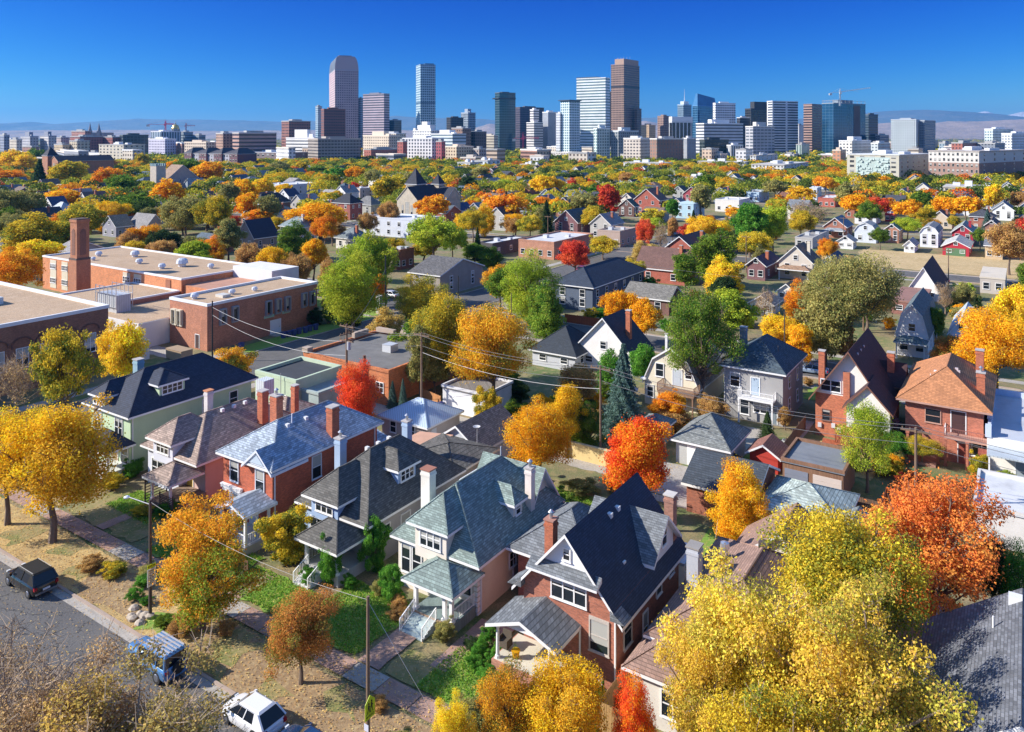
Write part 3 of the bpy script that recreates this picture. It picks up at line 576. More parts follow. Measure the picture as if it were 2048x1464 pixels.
def R2():
    p=thing('house',-38.2,95,'cream gambrel house with raised wooden deck and blue umbrella below','house',HB)
    wl=M('stucco',(.70,.64,.50),.9,.06); rf=M('old_shingle',(.30,.29,.27))
    walls(p,-3.6,3.6,0,10,0,3.4,wl); gable(p,-3.6,3.6,0,10,3.4,4.4,rf,wl,'y',.5,.25,brk=(.68,.62))
    win(p,-1.5,0,3.9,1.,1.6); door(p,.9,0,3.,1.2,2.1,'F',(.5,.55,.6)); win(p,2.4,0,4.2,.8,.9); win(p,-2.8,0,1.,.8,1.5); door(p,1.5,0,.1,1.2,2.2,'F',(.2,.16,.2)); win(p,0,0,1.2,.8,1.2)
    wd=M('boards',(.33,.2,.13)); MB().box(-.9,3.9,-2.3,-.01,2.55,2.75).build('deck_floor',wd,p)
    for a,b in (((-.9,-2.25,2.75),(3.9,-2.25,2.75)),((-.9,-2.2,2.75),(-.9,-.1,2.75)),((3.9,-2.2,2.75),(3.9,-.1,2.75))): railing(p,a,b,1,wd,.12)
    for x in (-.7,3.7): post(p,x,-2.1,0,2.54,.08,wd,'deck_post')
    MB().box(-4,-3.3,-.5,.3,3.2,3.4).build('eave_return',WHITE,p); chimney(p,-2.2,4,6,8.4,M('stucco',(.7,.7,.7)),.3,.3)
def R3():
    p=thing('house',-17.1,96.1,'brick house with steep dark maroon gable roof and white stucco gables','house',HB)
    wl=M('brick',(.50,.15,.065)); rf=M('shingle',(.065,.03,.035)); wh=M('stucco',(.80,.76,.70),.9,.04); tr=M('trim',(.20,.09,.06))
    walls(p,-3.6,3.8,0,12,0,5.,wl); gable(p,-3.7,3.9,0,12,5.,5.4,rf,wh,'y',.5,.8,tr)
    win(p,-1.9,-.003,5.4,2.1,1.2,'F',2); win(p,-2.4,0,1.9,.8,1.2,'F',1,tr)
    walls(p,.2,4.6,-2.2,-.01,2.4,5.,wh,'rear_bay'); gable(p,.2,4.6,-2.2,2,5.,2.4,rf,wh,'y',.4,.4,tr,'bay_roof',gw='bay_gable')
    MB().box(.3,4.5,-2.1,-.02,0,2.39).build('rear_base',wl,p); win(p,1.5,-2.2,2.9,.8,1.6,'F',1,tr); win(p,3.3,-2.2,3.4,1.,.8,'F',1,tr)
    MB().box(-.5,.2,-.35,-.001,0,7.9).build('chimney_breast',wl,p)
    chimney(p,-3.9,5.,3.,8.6,chimbrick,.7,.7); chimney(p,3.4,8.,5.,8.8,chimbrick,.75,.75); gable(p,1,4.6,7,10,5.6,2.,rf,wl,'x',.4,.5,tr,'side_gable_roof',gw='side_gable')
    for y in (2,4,6): vent(p,.6,y,9.6,(.6,.45,.45))
    wd=M('boards',(.45,.13,.06)); MB().box(-.6,3.2,-4.2,-2.25,.9,1.05).build('deck_floor',wd,p); railing(p,(-.6,-4.2,1.05),(3.2,-4.2,1.05),.9,wd); railing(p,(-.6,-4.2,1.05),(-.6,-2.3,1.05),.9,wd)
    for x in (-.5,3.1): post(p,x,-4.1,0,.89,.08,wd,'deck_post')
    steps(p,-2.2,-.7,-2.6,.9,4,wd)
    for x,z in ((-3.1,1.),(-1.6,1.2),(-1.0,.8)): MB().box(x-.2,x+.2,-.2,-.001,z,z+.5).build('meter_box',paint((.6,.6,.62),.5),p)
def R4():
    p=thing('house',-7.6,96,'orange brick foursquare with terracotta hip roof and rear balcony','house',HB)
    wl=M('brick',(.47,.15,.085)); rf=M('shingle',(.50,.215,.095)); tr=M('trim',(.48,.28,.22))
    walls(p,-3.6,3.8,0,14,0,6.1,wl); hip(p,-3.7,3.9,0,14,6.1,3.1,rf,.75,tr)
    win(p,-.9,0,3.9,1.4,1.4,'F',1,tr); door(p,1.5,0,3.2,1.3,2.3,'F',(.08,.04,.04)); win(p,3.2,-.0,1.2,.8,1.8,'F')
    MB().box(.3,4.6,-1.6,-.01,2.95,3.15).build('balcony_floor',tr,p); railing(p,(.3,-1.55,3.15),(4.6,-1.55,3.15),.9,M('trim',(.3,.12,.1))); railing(p,(.3,-1.5,3.15),(.3,-.05,3.15),.9,WHITE); railing(p,(4.6,-1.5,3.15),(4.6,-.05,3.15),.9,WHITE)
    MB().box(-3.3,-.4,-2.8,-.01,0,.3).build('patio_step',M('brick',(.4,.2,.15)),p)
    for x in (-3.2,-.3,.4,2.4,4.5): post(p,x,-1.5,0,2.94,.12,wl)
    door(p,2.,0,.1,1,2.1,'F',(.3,.08,.06)); steps(p,3.4,4.5,-1.7,2.9,9,M('boards',(.35,.1,.07)))
    chimney(p,3.4,4.,5.6,9.,chimbrick,.8,.8,pot=True); chimney(p,3.,11.,6.4,9.8,chimbrick,.8,.8); hip(p,-3.3,1.5,13,16.5,5.2,1.4,rf,.4,tr,name='front_roof'); walls(p,-3.2,1.4,14,16.4,0,5.2,wl,'front_wall')
    for x,z in ((1.,8.7),(1.2,8.5)): vent(p,x,5.+z-8.5,z,(.6,.5,.5))
    vent(p,-1,4,8.4); pipe(p,-1.4,3,7.8)
def R5():
    p=thing('house',1.6,93.5,'white flat roofed building with blue grey roof at the right edge','house',HB)
    wl=M('stucco',(.78,.75,.70),.9,.05); walls(p,-5,7,0,16,0,4.2,wl); MB().box(-4.75,6.7,.3,15.7,4.2,4.26).build('roof',M('membrane',(.50,.53,.58),.7,.05),p)
    MB().box(-5,-4.7,0,16,4.201,4.9).box(-4.7,7,15.7,16,4.201,4.9).box(-5.15,-4.6,-.1,.8,4.2,5.3).box(-5.1,-4.6,3.6,4.4,4.9,5.3).box(-5.1,-4.6,8,9,4.9,5.4).build('parapet',M('stucco',(.55,.62,.75),.8,.05),p)
    MB().box(-4.9,-1,-3,-.01,3.3,3.45).build('porch_roof',M('ribbed',(.50,.56,.60),.5),p)
    for x in (-4.7,-1.2): post(p,x,-2.8,0,3.29,.07)
    door(p,-2,0,.1,1.,2.1,'F',(.3,.35,.4)); MB().box(-4.85,-3.8,-2.6,-.02,0,1.).build('low_wall',wl,p); pipe(p,0,3,4.3)
for f in (R1,R2,R3,R4,R5): f()
for ph,u,v in (('grey house with the slate hip roof',1530,760),('cream gambrel house',1335,740),('maroon roofed brick house',1710,780),('terracotta roofed house',1880,800)): landmark(ph,u,v)
# ---------------- school with chimney tower ----------------
def school():
    p=thing('school',-116,78,'brick school with tan flat roofs, projecting window boxes and a tall square smokestack','school')
    br=M('brick',(.48,.19,.105)); og=M('brick',(.66,.25,.10)); dk=M('brick',(.30,.13,.075)); tan=groundmat('tan_roof',(.47,.33,.21),(.42,.29,.18),(.50,.37,.25),.15,.8); wh=M('stucco',(.72,.70,.70),.8,.06); bg=M('stucco',(.62,.57,.45),.8,.06)
    def block(x0,x1,y0,y1,h,m,name,par=.45,tm=WHITE):
        walls(p,x0,x1,y0,y1,0,h,m,name); MB().box(x0+.3,x1-.3,y0+.3,y1-.3,h,h+.05).build(name+'_roof',tan,p)
        MB().box(x0-.08,x1+.08,y0-.08,y0+.3,h+.003,h+par).box(x0-.08,x1+.08,y1-.3,y1+.08,h+.003,h+par).box(x0-.08,x0+.3,y0+.3,y1-.3,h+.003,h+par).box(x1-.3,x1+.08,y0+.3,y1-.3,h+.003,h+par).build(name+'_parapet',tm,p)
    block(-5.2,5,.5,24,7.3,br,'street_wing'); block(-73,-20,12.5,31,7.2,og,'long_wing',.35)
    block(-40,1,-40,-13.6,9.2,dk,'arched_wing',.5); block(-36,-20.2,-6,12.2,5,br,'link_wing',.3)
    walls(p,-20,-5.4,-5,12,0,4.2,wh,'white_link'); MB().box(-19.7,-5.6,-4.8,11.8,4.2,4.26).build('white_link_roof',tan,p)
    walls(p,-20,-8,24.2,31,0,8.4,wh,'white_penthouse'); walls(p,-19.9,-12,13,24,0,6.2,og,'brick_stair'); walls(p,-8,1,-12.8,-7,0,3,wh,'loading_shed')
    def boxwin(x,y,z,d,col=bg):
        mb=MB().box(-.62,-.45,-.55,0,0,2.3).box(.45,.62,-.55,0,0,2.3).box(-.62,.62,-.55,0,2.3,2.5).box(-.62,.62,-.3,0,-.25,-.001)
        o=mb.build('window_box',col,p,(x,y,z),DIRR[d]); MB().box(-.3,.3,-.2,-.05,.3,2.2).build('pane',GLASS,o)
    for y in (3.3,5.7,12.6,14.7,16.8,20.9-.2,22.6): boxwin(5,y,4. if y<10 else 3.7,'R',M('stucco',(.34,.33,.34)))
    for x in (-3.6,-2.1): boxwin(x,.5,3.5,'F')
    MB().box(5.001,5.06,11.8,14,3.1,3.6).box(5.001,5.06,15.8,17.6,3.2,3.7).build('banner',paint((.35,.55,.42),.6),p)
    door(p,5,14.3,.15,2.2,2.3,'R',(.75,.76,.78)); door(p,2.4,.5,.2,1,2.2,'F',(.08,.05,.05))
    MB().box(5.001,7,12.8,15.8,0,.14).build('entrance_slab',conc,p)
    for x in (-69.5,-64.5,-60,-40,-36): MB().box(x,x+2.6,12.42,12.499,.6,6.9).build('window_panel',bg,p)
    for x in (-68.2,-63.2,-38.7,-34.7):
        for z in (1.8,5.): win(p,x,12.42,z,2.3,1.,'F',4)
    MB().box(-25,-23.4,12.38,12.499,.4,6.9).build('door_recess',M('stucco',(.3,.12,.07)),p)
    for i in range(8):
        y=-38+i*3.1; mb=MB()
        for k in range(9):
            a=math.pi*k/8; b=math.pi*(k+1)/8; mb.tube((1.04,y+1.35*math.cos(a),6.4+1.*math.sin(a)),(1.04,y+1.35*math.cos(b),6.4+1.*math.sin(b)),.14,None,4)
        mb.build('brick_arch',M('brick',(.15,.06,.04)),p); win(p,1.0,y,3.3,1.5,2.6,'R',2)
    # stack
    t=MB().box(-1.9,1.9,-1.9,1.9,0,10.2).box(-1.65,1.65,-1.65,1.65,10.2,17.6).box(-1.85,1.85,-1.85,1.85,17.6,18.1); 
    o=t.build('smokestack',M('brick',(.42,.16,.075)),p,(-44.5,6,0)); MB().box(-1.7,1.7,-1.7,1.7,18.1,18.3).build('smokestack_cap',M('brick',(.10,.06,.05)),o); MB().box(-1.93,1.93,-1.93,1.93,10,10.35).build('smokestack_ledge',M('brick',(.10,.06,.05)),o)
    for k in (0,1):
        mb=MB(); pr=[(-.8,11),(.8,11),(.8,15.6),(.5,16.1),(0,16.3),(-.5,16.1),(-.8,15.6)]
        mb.prism(pr,'y',-1.72,-1.651); mb.build('smokestack_panel',M('brick',(.20,.08,.05)),o,None,k*math.pi/2)
    o.scale=(.76,.76,1)
    # rooftop kit
    def rv(x,y,z,s=1): MB().lathe([(.5*s,0),(.5*s,.35*s),(.8*s,.45*s),(.7*s,.9*s),(.4*s,1.1*s)],10).build('roof_fan',paint((.66,.68,.72),.4,.3),p,(x,y,z))
    for x,y,s in ((-63,20,1),(-55,24,1.3),(-45,19,1),(-34,22,1.6),(-35,18,1.),(-27,24,.9),(-58,16,.7)): rv(x,y,7.25,s)
    for x,y,s in ((-2,3,.9),(0,9,.8),(1,13,.7)): rv(x,y,7.35,s)
    MB().box(-.5,1.5,6,7.6,7.35,7.8).build('skylight',paint((.6,.58,.52),.5),p)
    MB().box(-20,-15,-24,-21,9.2,10.3).build('air_handler',paint((.55,.6,.62),.5),p); MB().box(-32,-29,-25,-23,9.2,9.9).build('air_handler',paint((.7,.72,.75),.5),p)
    # cooling unit in frame
    mb=MB()
    for i in range(6):
        for j in (0,1): x=-22+i*1.3; mb.tube((x,-3+j*3,4.9),(x,-3+j*3,8.7),.07,None,4)
    for z in (5.2,7.4,8.6): 
        for j in (0,1): mb.tube((-22,-3+j*3,z),(-15.5,-3+j*3,z),.06,None,4)
    mb.build('cooler_frame',paint((.5,.52,.55),.4,.6),p); MB().box(-21.8,-15.7,-2.8,-.2,4.2,7.3).build('cooling_unit',M('ribbed',(.52,.54,.57),.5),p)
    landmark('brick school',480,620); landmark('tall brick smokestack',160,520)
school()
# ---------------- commercial buildings ----------------
def commercial(gx,gy,w,d,h,wl,rm,label,wins=(),kit=(),par=.45,group='flat roofed buildings',cat='building'):
    p=thing('flat_roofed_building',gx,gy,label,cat,group)
    walls(p,-w/2,w/2,0,d,0,h,wl); MB().box(-w/2+.3,w/2-.3,.3,d-.3,h,h+.05).build('roof',rm,p)
    MB().box(-w/2-.04,w/2+.04,-.04,.3,h+.003,h+par).box(-w/2-.04,w/2+.04,d-.3,d+.04,h+.003,h+par).box(-w/2-.04,-w/2+.3,.3,d-.3,h+.003,h+par).box(w/2-.3,w/2+.04,.3,d-.3,h+.003,h+par).build('parapet',wl,p)
    for a in wins: win(p,*a)
    for x,y,s in kit: MB().box(x-s,x+s,y-s,y+s,h+.05,h+.05+s*1.3).build('roof_unit',paint((.62,.64,.66),.5,.3),p)
    return p
p=commercial(-77,75.6,16,15,4.2,M('brick',(.60,.19,.06)),M('membrane',(.17,.165,.16),.9,.2),'orange brick shop with dark flat roof and stepped stone parapet',[(-6.3,0,2,1,1.2),(3,0,1.6,1.4,1.2,'F',2),(6.5,0,1.6,1.2,1.2,'F',2)],[(1,8,.8)])
for q in (MB().box(-7.6,-7.0,9,12,4.7,5.5),MB().box(-7.6,-4,14.2,14.9,4.6,5.2),MB().prism([(-3,4.6),(1,4.6),(.4,5.6),(-2.4,5.6)],'y',14.3,14.95),MB().box(-8.1,-7,-.2,.8,4.65,5.3)): q.build('stone_parapet',M('stone',(.42,.33,.26)),p)
MB().tube((3.9,-.2,0),(3.9,-.2,6),.2).build('vent_stack',paint((.2,.1,.07),.7),p)
p=commercial(-78.6,65.3,7.6,7.6,4.6,M('stucco',(.50,.60,.44),.9,.1),M('membrane',(.045,.05,.06),.9,.2),'mint green flat roofed building beside the pink house',[(1.6,0,1.2,.8,1.6)],[])
door(p,3.8,3.6,.1,1,2.1,'R',(.5,.6,.5)); MB().tube((1.4,-.3,2),(1.4,-.3,5.6),.04).build('antenna',paint((.4,.4,.4)),p)
# ---------------- helper: place a building from its outline ----------------
DB=(-ct,-st); DA=(-st,ct)
def span(u0,uc,u1,vb,Y=None,phi=None):
    DB,DA=((-ct,-st),(-st,ct)) if phi is None else ((-math.cos(rad(phi)),-math.sin(rad(phi))),(-math.sin(rad(phi)),math.cos(rad(phi))))
    P=at(uc,vb) if Y is None else Vector(((uc-IW/2)/FPX*Y,Y,0))
    def L(d,u):
        k=(u-IW/2)/FPX; return (P[0]-k*P[1])/(k*d[1]-d[0])
    a_,b_=L(DB,u0),L(DA,u1); mx=90 if P[1]>420 else 24
    return P,min(mx,max(2.,a_ if a_>0 else mx)),min(mx,max(2.,b_ if b_>0 else mx))
def zat(v,Y): return CH-(v-VH)/FPX*Y
OCC=[]; VIS=[]
OCC+=[(-192,-103,60,113),(-160,-112,34,70)]
def hides(gx,gy,h,w_):
    P=W(gx,gy); u,v=px(P); r=w_/2*FPX/P[1]; t=VH+(CH-h)/P[1]*FPX
    return any(P[1]<Y and u+r>a+.2*(b-a) and u-r<b-.2*(b-a) and t<d-.35*(d-c) and v>c for a,b,c,d,Y in VIS)
def mhouse(u0,uc,u1,ve,vb,kind,wl,rf,label,rh=None,wins=2,chim=None,porch=None,trim=None,dd=None,group='houses in the middle distance',two=True,ax='y'):
    P,w_,d_=span(u0,uc,u1,vb); g=GR(P); d_=dd or min(16,max(d_,w_*.7)); h=max(2.4,zat(ve,P[1])); 
    VIS.append((u0,u1,ve-(12 if rh is None or rh<4 else 25),vb,P[1]))
    p=thing('house' if h>3 else 'garage',g[0]-w_/2,g[1],label,'house' if h>3 else 'garage',group); OCC.append((g[0]-w_,g[0],g[1],g[1]+d_)); landmark_px=(u0+u1)/2
    wb=w_/2; rh=rh or wb*.8
    walls(p,-wb,wb,0,d_,0,h,wl)
    if kind=='gable': gable(p,-wb,wb,0,d_,h,rh,rf,wl,'y',.45,.4,trim)
    elif kind=='gablex': gable(p,-wb,wb,0,d_,h,rh,rf,wl,'x',.45,.4,trim)
    elif kind=='gambrel': gable(p,-wb,wb,0,d_,h,rh,rf,wl,'y',.45,.3,trim,brk=(.68,.62))
    elif kind=='hip': hip(p,-wb,wb,0,d_,h,rh,rf,.5,trim)
    else: MB().box(-wb-.1,wb+.1,-.1,d_+.1,h+.001,h+.35).build('roof',rf,p)
    nf=1 if h<4.4 else 2
    for f in range(nf):
        z=(1. if nf==1 or f==0 else h-2.1)
        for i in range(wins): x=-wb+w_*(i+.5)/wins; win(p,x,0,z,min(1.1,w_/wins*.5),1.4 if h>3 else .8,'F',1,trim)
        for i in range(2 if d_<18 else 6): win(p,wb,d_*(i+.5)/(2 if d_<18 else 6),z,.9,1.3,'R',1,trim)
    if kind in('gable','gambrel') and h>2.6: win(p,0,-.003,h+.35,.9,1.1,'F',1,trim)
    if chim: chimney(p,wb*.6,d_*.4,h,h+rh+.9,chim,.7,.7)
    if porch: hip(p,-wb*.9,wb*.9,-2.4,-.1,2.7,.8,porch,.3,name='porch_roof'); post(p,-wb*.85,-2.2,0,2.5); post(p,wb*.85,-2.2,0,2.5)
    return p
S=lambda r,g,b:M('siding',(r,g,b),.8,.06)
ST=lambda r,g,b:M('stucco',(r,g,b),.9,.07)
SH=lambda r,g,b:M('old_shingle',(r,g,b))
red2=M('brick',(.42,.10,.06)); purp=M('brick',(.22,.09,.10))
p=mhouse(1106,1185,1279,575,625,'hip',S(.10,.13,.19),M('shingle',(.035,.05,.08)),'long navy townhouse with dark hip roof and white framed windows',rh=3,wins=2,dd=25)
for y in (2,6,10,14,18): win(p,5.3,y,4.,1.1,1.4,'R') if False else None
mhouse(1272,1372,1395,540,572,'gablex',red2,M('shingle',(.17,.09,.075)),'red brick house with wide brown cross gabled roofs and three chimneys',rh=4.2,chim=chimbrick)
mhouse(1316,1404,1470,512,548,'gable',red2,M('shingle',(.17,.09,.075)),'red brick house with brown gable, behind the cross gabled one',rh=4.6,chim=chimbrick)
mhouse(1250,1338,1346,598,632,'gablex',M('brick',(.2,.09,.07)),SH(.20,.19,.17),'dark brick bungalow with grey brown gable roof right of the navy townhouse',rh=2)
mhouse(1065,1150,1201,718,745,'hip',S(.55,.57,.62),M('shingle',(.035,.045,.06)),'grey cottage with black hip roof behind the amber trees',rh=3.2,wins=2)
mhouse(1150,1266,1300,712,752,'gable',ST(.78,.76,.74),M('shingle',(.04,.05,.07)),'white gabled house with black roof and orange chimney beside the green sumac',rh=5,chim=chimbrick)
mhouse(1494,1530,1558,530,562,'gable',purp,M('shingle',(.09,.06,.09)),'dark plum brick house with blue grey gable behind power lines',chim=chimbrick)
mhouse(1558,1625,1640,525,562,'gable',ST(.62,.56,.48),SH(.20,.14,.11),'beige stucco house with brown gable roof and pale chimney',rh=3.8,chim=ST(.7,.62,.5),porch=SH(.35,.22,.14))
mhouse(1638,1676,1694,528,556,'gable',S(.50,.60,.72),M('shingle',(.06,.09,.14)),'pale blue gabled house right of the beige stucco one')
mhouse(1817,1877,1915,580,604,'gable',ST(.80,.78,.74),M('shingle',(.06,.035,.05)),'large white gabled hall with dark plum roof beside the vacant lot',rh=4.6,dd=19,wins=2)
p=mhouse(1792,1856,1876,670,718,'gambrel',ST(.80,.80,.80),SH(.12,.16,.18),'white gambrel house with teal roof and dark green window bay','y' and 4.6,porch=SH(.14,.19,.20))
mhouse(1900,1948,1960,668,700,'gable',ST(.72,.76,.82),M('ribbed',(.50,.56,.62),.5),'low white house with pale metal roof under the right hand trees',rh=2.2,chim=chimbrick)
mhouse(1640,1672,1686,590,608,'hip',ST(.5,.48,.5),SH(.30,.25,.22),'small garage with brown roof left of the olive tree')
mhouse(1500,1545,1560,610,632,'gable',ST(.60,.60,.60),SH(.27,.24,.22),'small grey garage behind the golden tree',rh=1.4)
mhouse(1555,1590,1612,585,606,'gable',ST(.75,.72,.66),SH(.42,.24,.14),'white walled garage with orange brown roof behind the rusty trees',rh=1.5)
mhouse(1590,1650,1666,672,700,'hip',ST(.62,.55,.48),SH(.33,.22,.16),'porch fronted cottage with brown roof across the street',rh=2,porch=SH(.3,.2,.15))
mhouse(1648,1692,1705,453,477,'gable',M('brick',(.42,.16,.10)),SH(.22,.27,.33),'brick house with slate blue gable left of the white gambrel house',porch=SH(.3,.33,.36))
mhouse(1709,1752,1760,462,487,'gambrel',S(.66,.71,.78),SH(.30,.33,.36),'white gambrel house behind the white garage')
mhouse(1770,1797,1806,458,487,'gable',M('brick',(.45,.2,.12)),SH(.10,.22,.16),'brick house with green gable beside the lime tree')
mhouse(1840,1876,1886,465,496,'gambrel',S(.72,.76,.82),SH(.25,.26,.28),'white gambrel house right of the lime tree')
mhouse(1904,1946,1956,465,494,'gable',M('stucco',(.42,.03,.05)),SH(.33,.36,.33),'crimson house with white gable and tall crimson chimney',chim=ST(.42,.03,.05))
mhouse(1675,1706,1713,482,499,'gable',ST(.78,.78,.78),SH(.40,.40,.38),'white garage with pale gable roof in front of the gambrel house',rh=1.5)
mhouse(1808,1829,1836,490,506,'gable',ST(.72,.76,.80),SH(.38,.38,.37),'small white garage left of the timber fence',rh=1.4)
p=mhouse(1885,1938,1946,494,514,'gable',ST(.42,.03,.05),SH(.52,.52,.50),'crimson garage with wide green door',rh=1.7); garage_door(p,0,0,.05,5,2.2,'F',(.10,.2,.10))
mhouse(1970,2005,2012,492,520,'gablex',ST(.55,.42,.26),SH(.22,.23,.25),'tan garage with grey roof right of the red fence',rh=1.5)
mhouse(1912,1950,1960,405,432,'gable',ST(.7,.7,.72),SH(.12,.13,.15),'white house with dark gable behind the yellow tree')
mhouse(1985,2028,2040,420,442,'gable',ST(.76,.78,.8),SH(.17,.20,.24),'white house with slate gable near the right edge')
mhouse(1970,1996,2010,450,475,'gable',M('brick',(.3,.14,.1)),SH(.18,.13,.11),'brown bungalow with low gable right of the spruce')
mhouse(1240,1266,1276,398,420,'gable',ST(.72,.66,.56),SH(.15,.12,.11),'cream gabled house right of the tall red tree')
mhouse(1268,1318,1335,400,428,'gable',red2,SH(.20,.13,.11),'red brick house with brown gable behind the olive tree',chim=chimbrick)
mhouse(1238,1268,1276,412,434,'gable',M('brick',(.14,.06,.05)),SH(.07,.12,.10),'dark brick house with green trimmed gable beside the tall red tree')
mhouse(1352,1387,1409,409,438,'flat',ST(.42,.60,.68),ST(.5,.66,.74),'pale turquoise flat roofed row house with red balcony rails')
mhouse(1366,1400,1412,388,408,'gable',M('stucco',(.35,.07,.09)),SH(.06,.06,.08),'crimson gabled house behind the turquoise row house')
mhouse(1345,1368,1378,382,400,'gable',ST(.4,.42,.4),SH(.10,.11,.13),'grey gabled house with dark roof left of the crimson one')
mhouse(1110,1155,1190,444,470,'gable',purp,SH(.06,.10,.13),'plum brick house with twin blue gables behind the white roofed shops',rh=4)
mhouse(560,601,628,455,488,'hip',ST(.62,.60,.58),SH(.23,.30,.32),'cream house with grey green hip roof behind the pale amber tree',rh=3,chim=ST(.6,.6,.6))
mhouse(672,708,740,478,500,'hip',ST(.66,.64,.60),SH(.18,.22,.24),'cream house with slate hip roof and two chimneys beside the lime tree',rh=3,chim=chimbrick)
mhouse(474,508,556,474,498,'gable',M('stucco',(.30,.25,.23)),M('shingle',(.03,.04,.07)),'brown gabled house with steep black roof behind the school',rh=5)
mhouse(665,700,722,407,440,'hip',M('brick',(.34,.09,.07)),M('shingle',(.03,.035,.05)),'dark red victorian house with black turreted roof behind the bright amber tree',rh=3.5)
mhouse(712,742,758,410,432,'hip',ST(.42,.41,.38),SH(.2,.2,.2),'grey stucco house right of the dark red victorian')
mhouse(497,520,586,408,440,'hip',M('brick',(.2,.12,.1)),M('shingle',(.05,.05,.06)),'brown house with wide charcoal roof behind the amber trees',rh=4)
mhouse(555,578,600,392,410,'gable',ST(.7,.72,.8),M('shingle',(.05,.06,.12)),'white gabled house with navy roof left of the bright amber tree')
mhouse(84,106,130,412,432,'gable',ST(.66,.68,.74),M('shingle',(.06,.09,.18)),'white gabled house with navy roof left of the smokestack')
mhouse(99,120,142,422,438,'hip',M('brick',(.4,.2,.14)),SH(.50,.55,.62),'brick house with pale blue grey hip roof left of the smokestack')
mhouse(205,232,262,452,475,'gable',ST(.3,.3,.36),SH(.40,.28,.18),'bungalow with tan gable roof behind the school')
mhouse(255,290,318,455,474,'gablex',ST(.42,.36,.33),SH(.26,.25,.25),'grey roofed bungalow right of the tan roofed one')
mhouse(895,920,945,420,438,'gable',ST(.72,.76,.8),M('shingle',(.05,.08,.18)),'white house with navy gable in front of the stone church')
mhouse(936,960,975,418,436,'gable',ST(.35,.36,.38),SH(.25,.30,.33),'dark gabled house with teal roof right of the navy gabled one')
mhouse(820,880,973,550,592,'gablex',M('stucco',(.33,.29,.25)),SH(.13,.125,.125),'long brown apartment house with dark gable roof and skylights',rh=2.6)
mhouse(1960,2010,2048,560,590,'flat',ST(.5,.45,.4),ST(.62,.55,.45),'tan flat building at the right edge')
mhouse(1783,1845,1875,612,634,'flat',M('brick',(.3,.12,.09)),M('membrane',(.3,.16,.13),.9,.1),'low brown flat roofed garage below the white hall')
for ph,u,v in (('navy townhouse',1190,570),('white hall with the plum roof',1860,560),('white gambrel house with the teal roof',1830,650),('crimson house',1925,470),('brown roofed brick house',1330,520),('turquoise row house',1380,425),('dark red victorian house',700,420)): landmark(ph,u,v)
def mflat(u0,uc,u1,vt,vb,wl,rm,label,nw=3):
    P,w_,d_=span(u0,uc,u1,vb); g=GR(P); h=max(3,zat(vt,P[1])); VIS.append((u0,u1,vt-4,vb,P[1])); OCC.append((g[0]-w_,g[0],g[1],g[1]+d_))
    wins=[(-w_/2+w_*(i+.5)/nw,0,1.,1.2,1.4) for i in range(nw)]+[(w_/2,d_*(i+.5)/nw,1.,1.1,1.3,'R') for i in range(nw)]
    if h>5.5: wins+=[(a[0],a[1],h-2.2,*a[3:]) for a in wins]
    return commercial(g[0]-w_/2,g[1],w_,d_,h,wl,rm,label,wins,[(-w_*.2,d_*.4,.7),(w_*.2,d_*.6,.6)])
wr=M('membrane',(.62,.62,.62),.8,.08); gr2=M('membrane',(.30,.29,.28),.9,.1)
mflat(1037,1108,1195,487,520,M('brick',(.52,.24,.15)),wr,'brick shop with white flat roof beside the bright red tree',4)
mflat(955,985,1056,490,514,M('brick',(.07,.06,.07)),wr,'black walled shop with white flat roof left of the brick shop')
mflat(1195,1240,1272,465,495,ST(.45,.34,.28),gr2,'tan single storey shop with flat grey roof near the leafless trees')
mflat(700,830,880,442,478,ST(.60,.64,.72),wr,'long pale blue commercial building with white roof behind the lime trees',5)
mflat(785,800,828,503,540,M('brick',(.25,.09,.06)),wr,'small dark brick building with white roof beside the lime tree',2)
mflat(1430,1478,1500,402,425,ST(.72,.70,.66),wr,'white single storey building left of the tall green tree')
mflat(1487,1518,1538,386,404,ST(.45,.60,.74),gr2,'pale blue modern house with dark upper floor')
mflat(1618,1634,1643,377,400,ST(.66,.72,.8),wr,'narrow white block between amber trees',2)
mflat(1636,1670,1690,398,415,M('brick',(.5,.12,.08)),wr,'red single storey building with white roof')
mflat(1770,1790,1796,430,444,M('stucco',(.45,.04,.05)),wr,'small crimson flat roofed block',2)
mflat(510,560,640,372,392,ST(.6,.62,.66),wr,'long low white roofed building left of the red trees',5)
mflat(700,720,760,378,398,ST(.62,.5,.42),wr,'low tan building with white roof left of the lime trees')
mflat(1590,1625,1660,480,498,ST(.45,.44,.44),gr2,'low grey building behind the slender green tree',2)
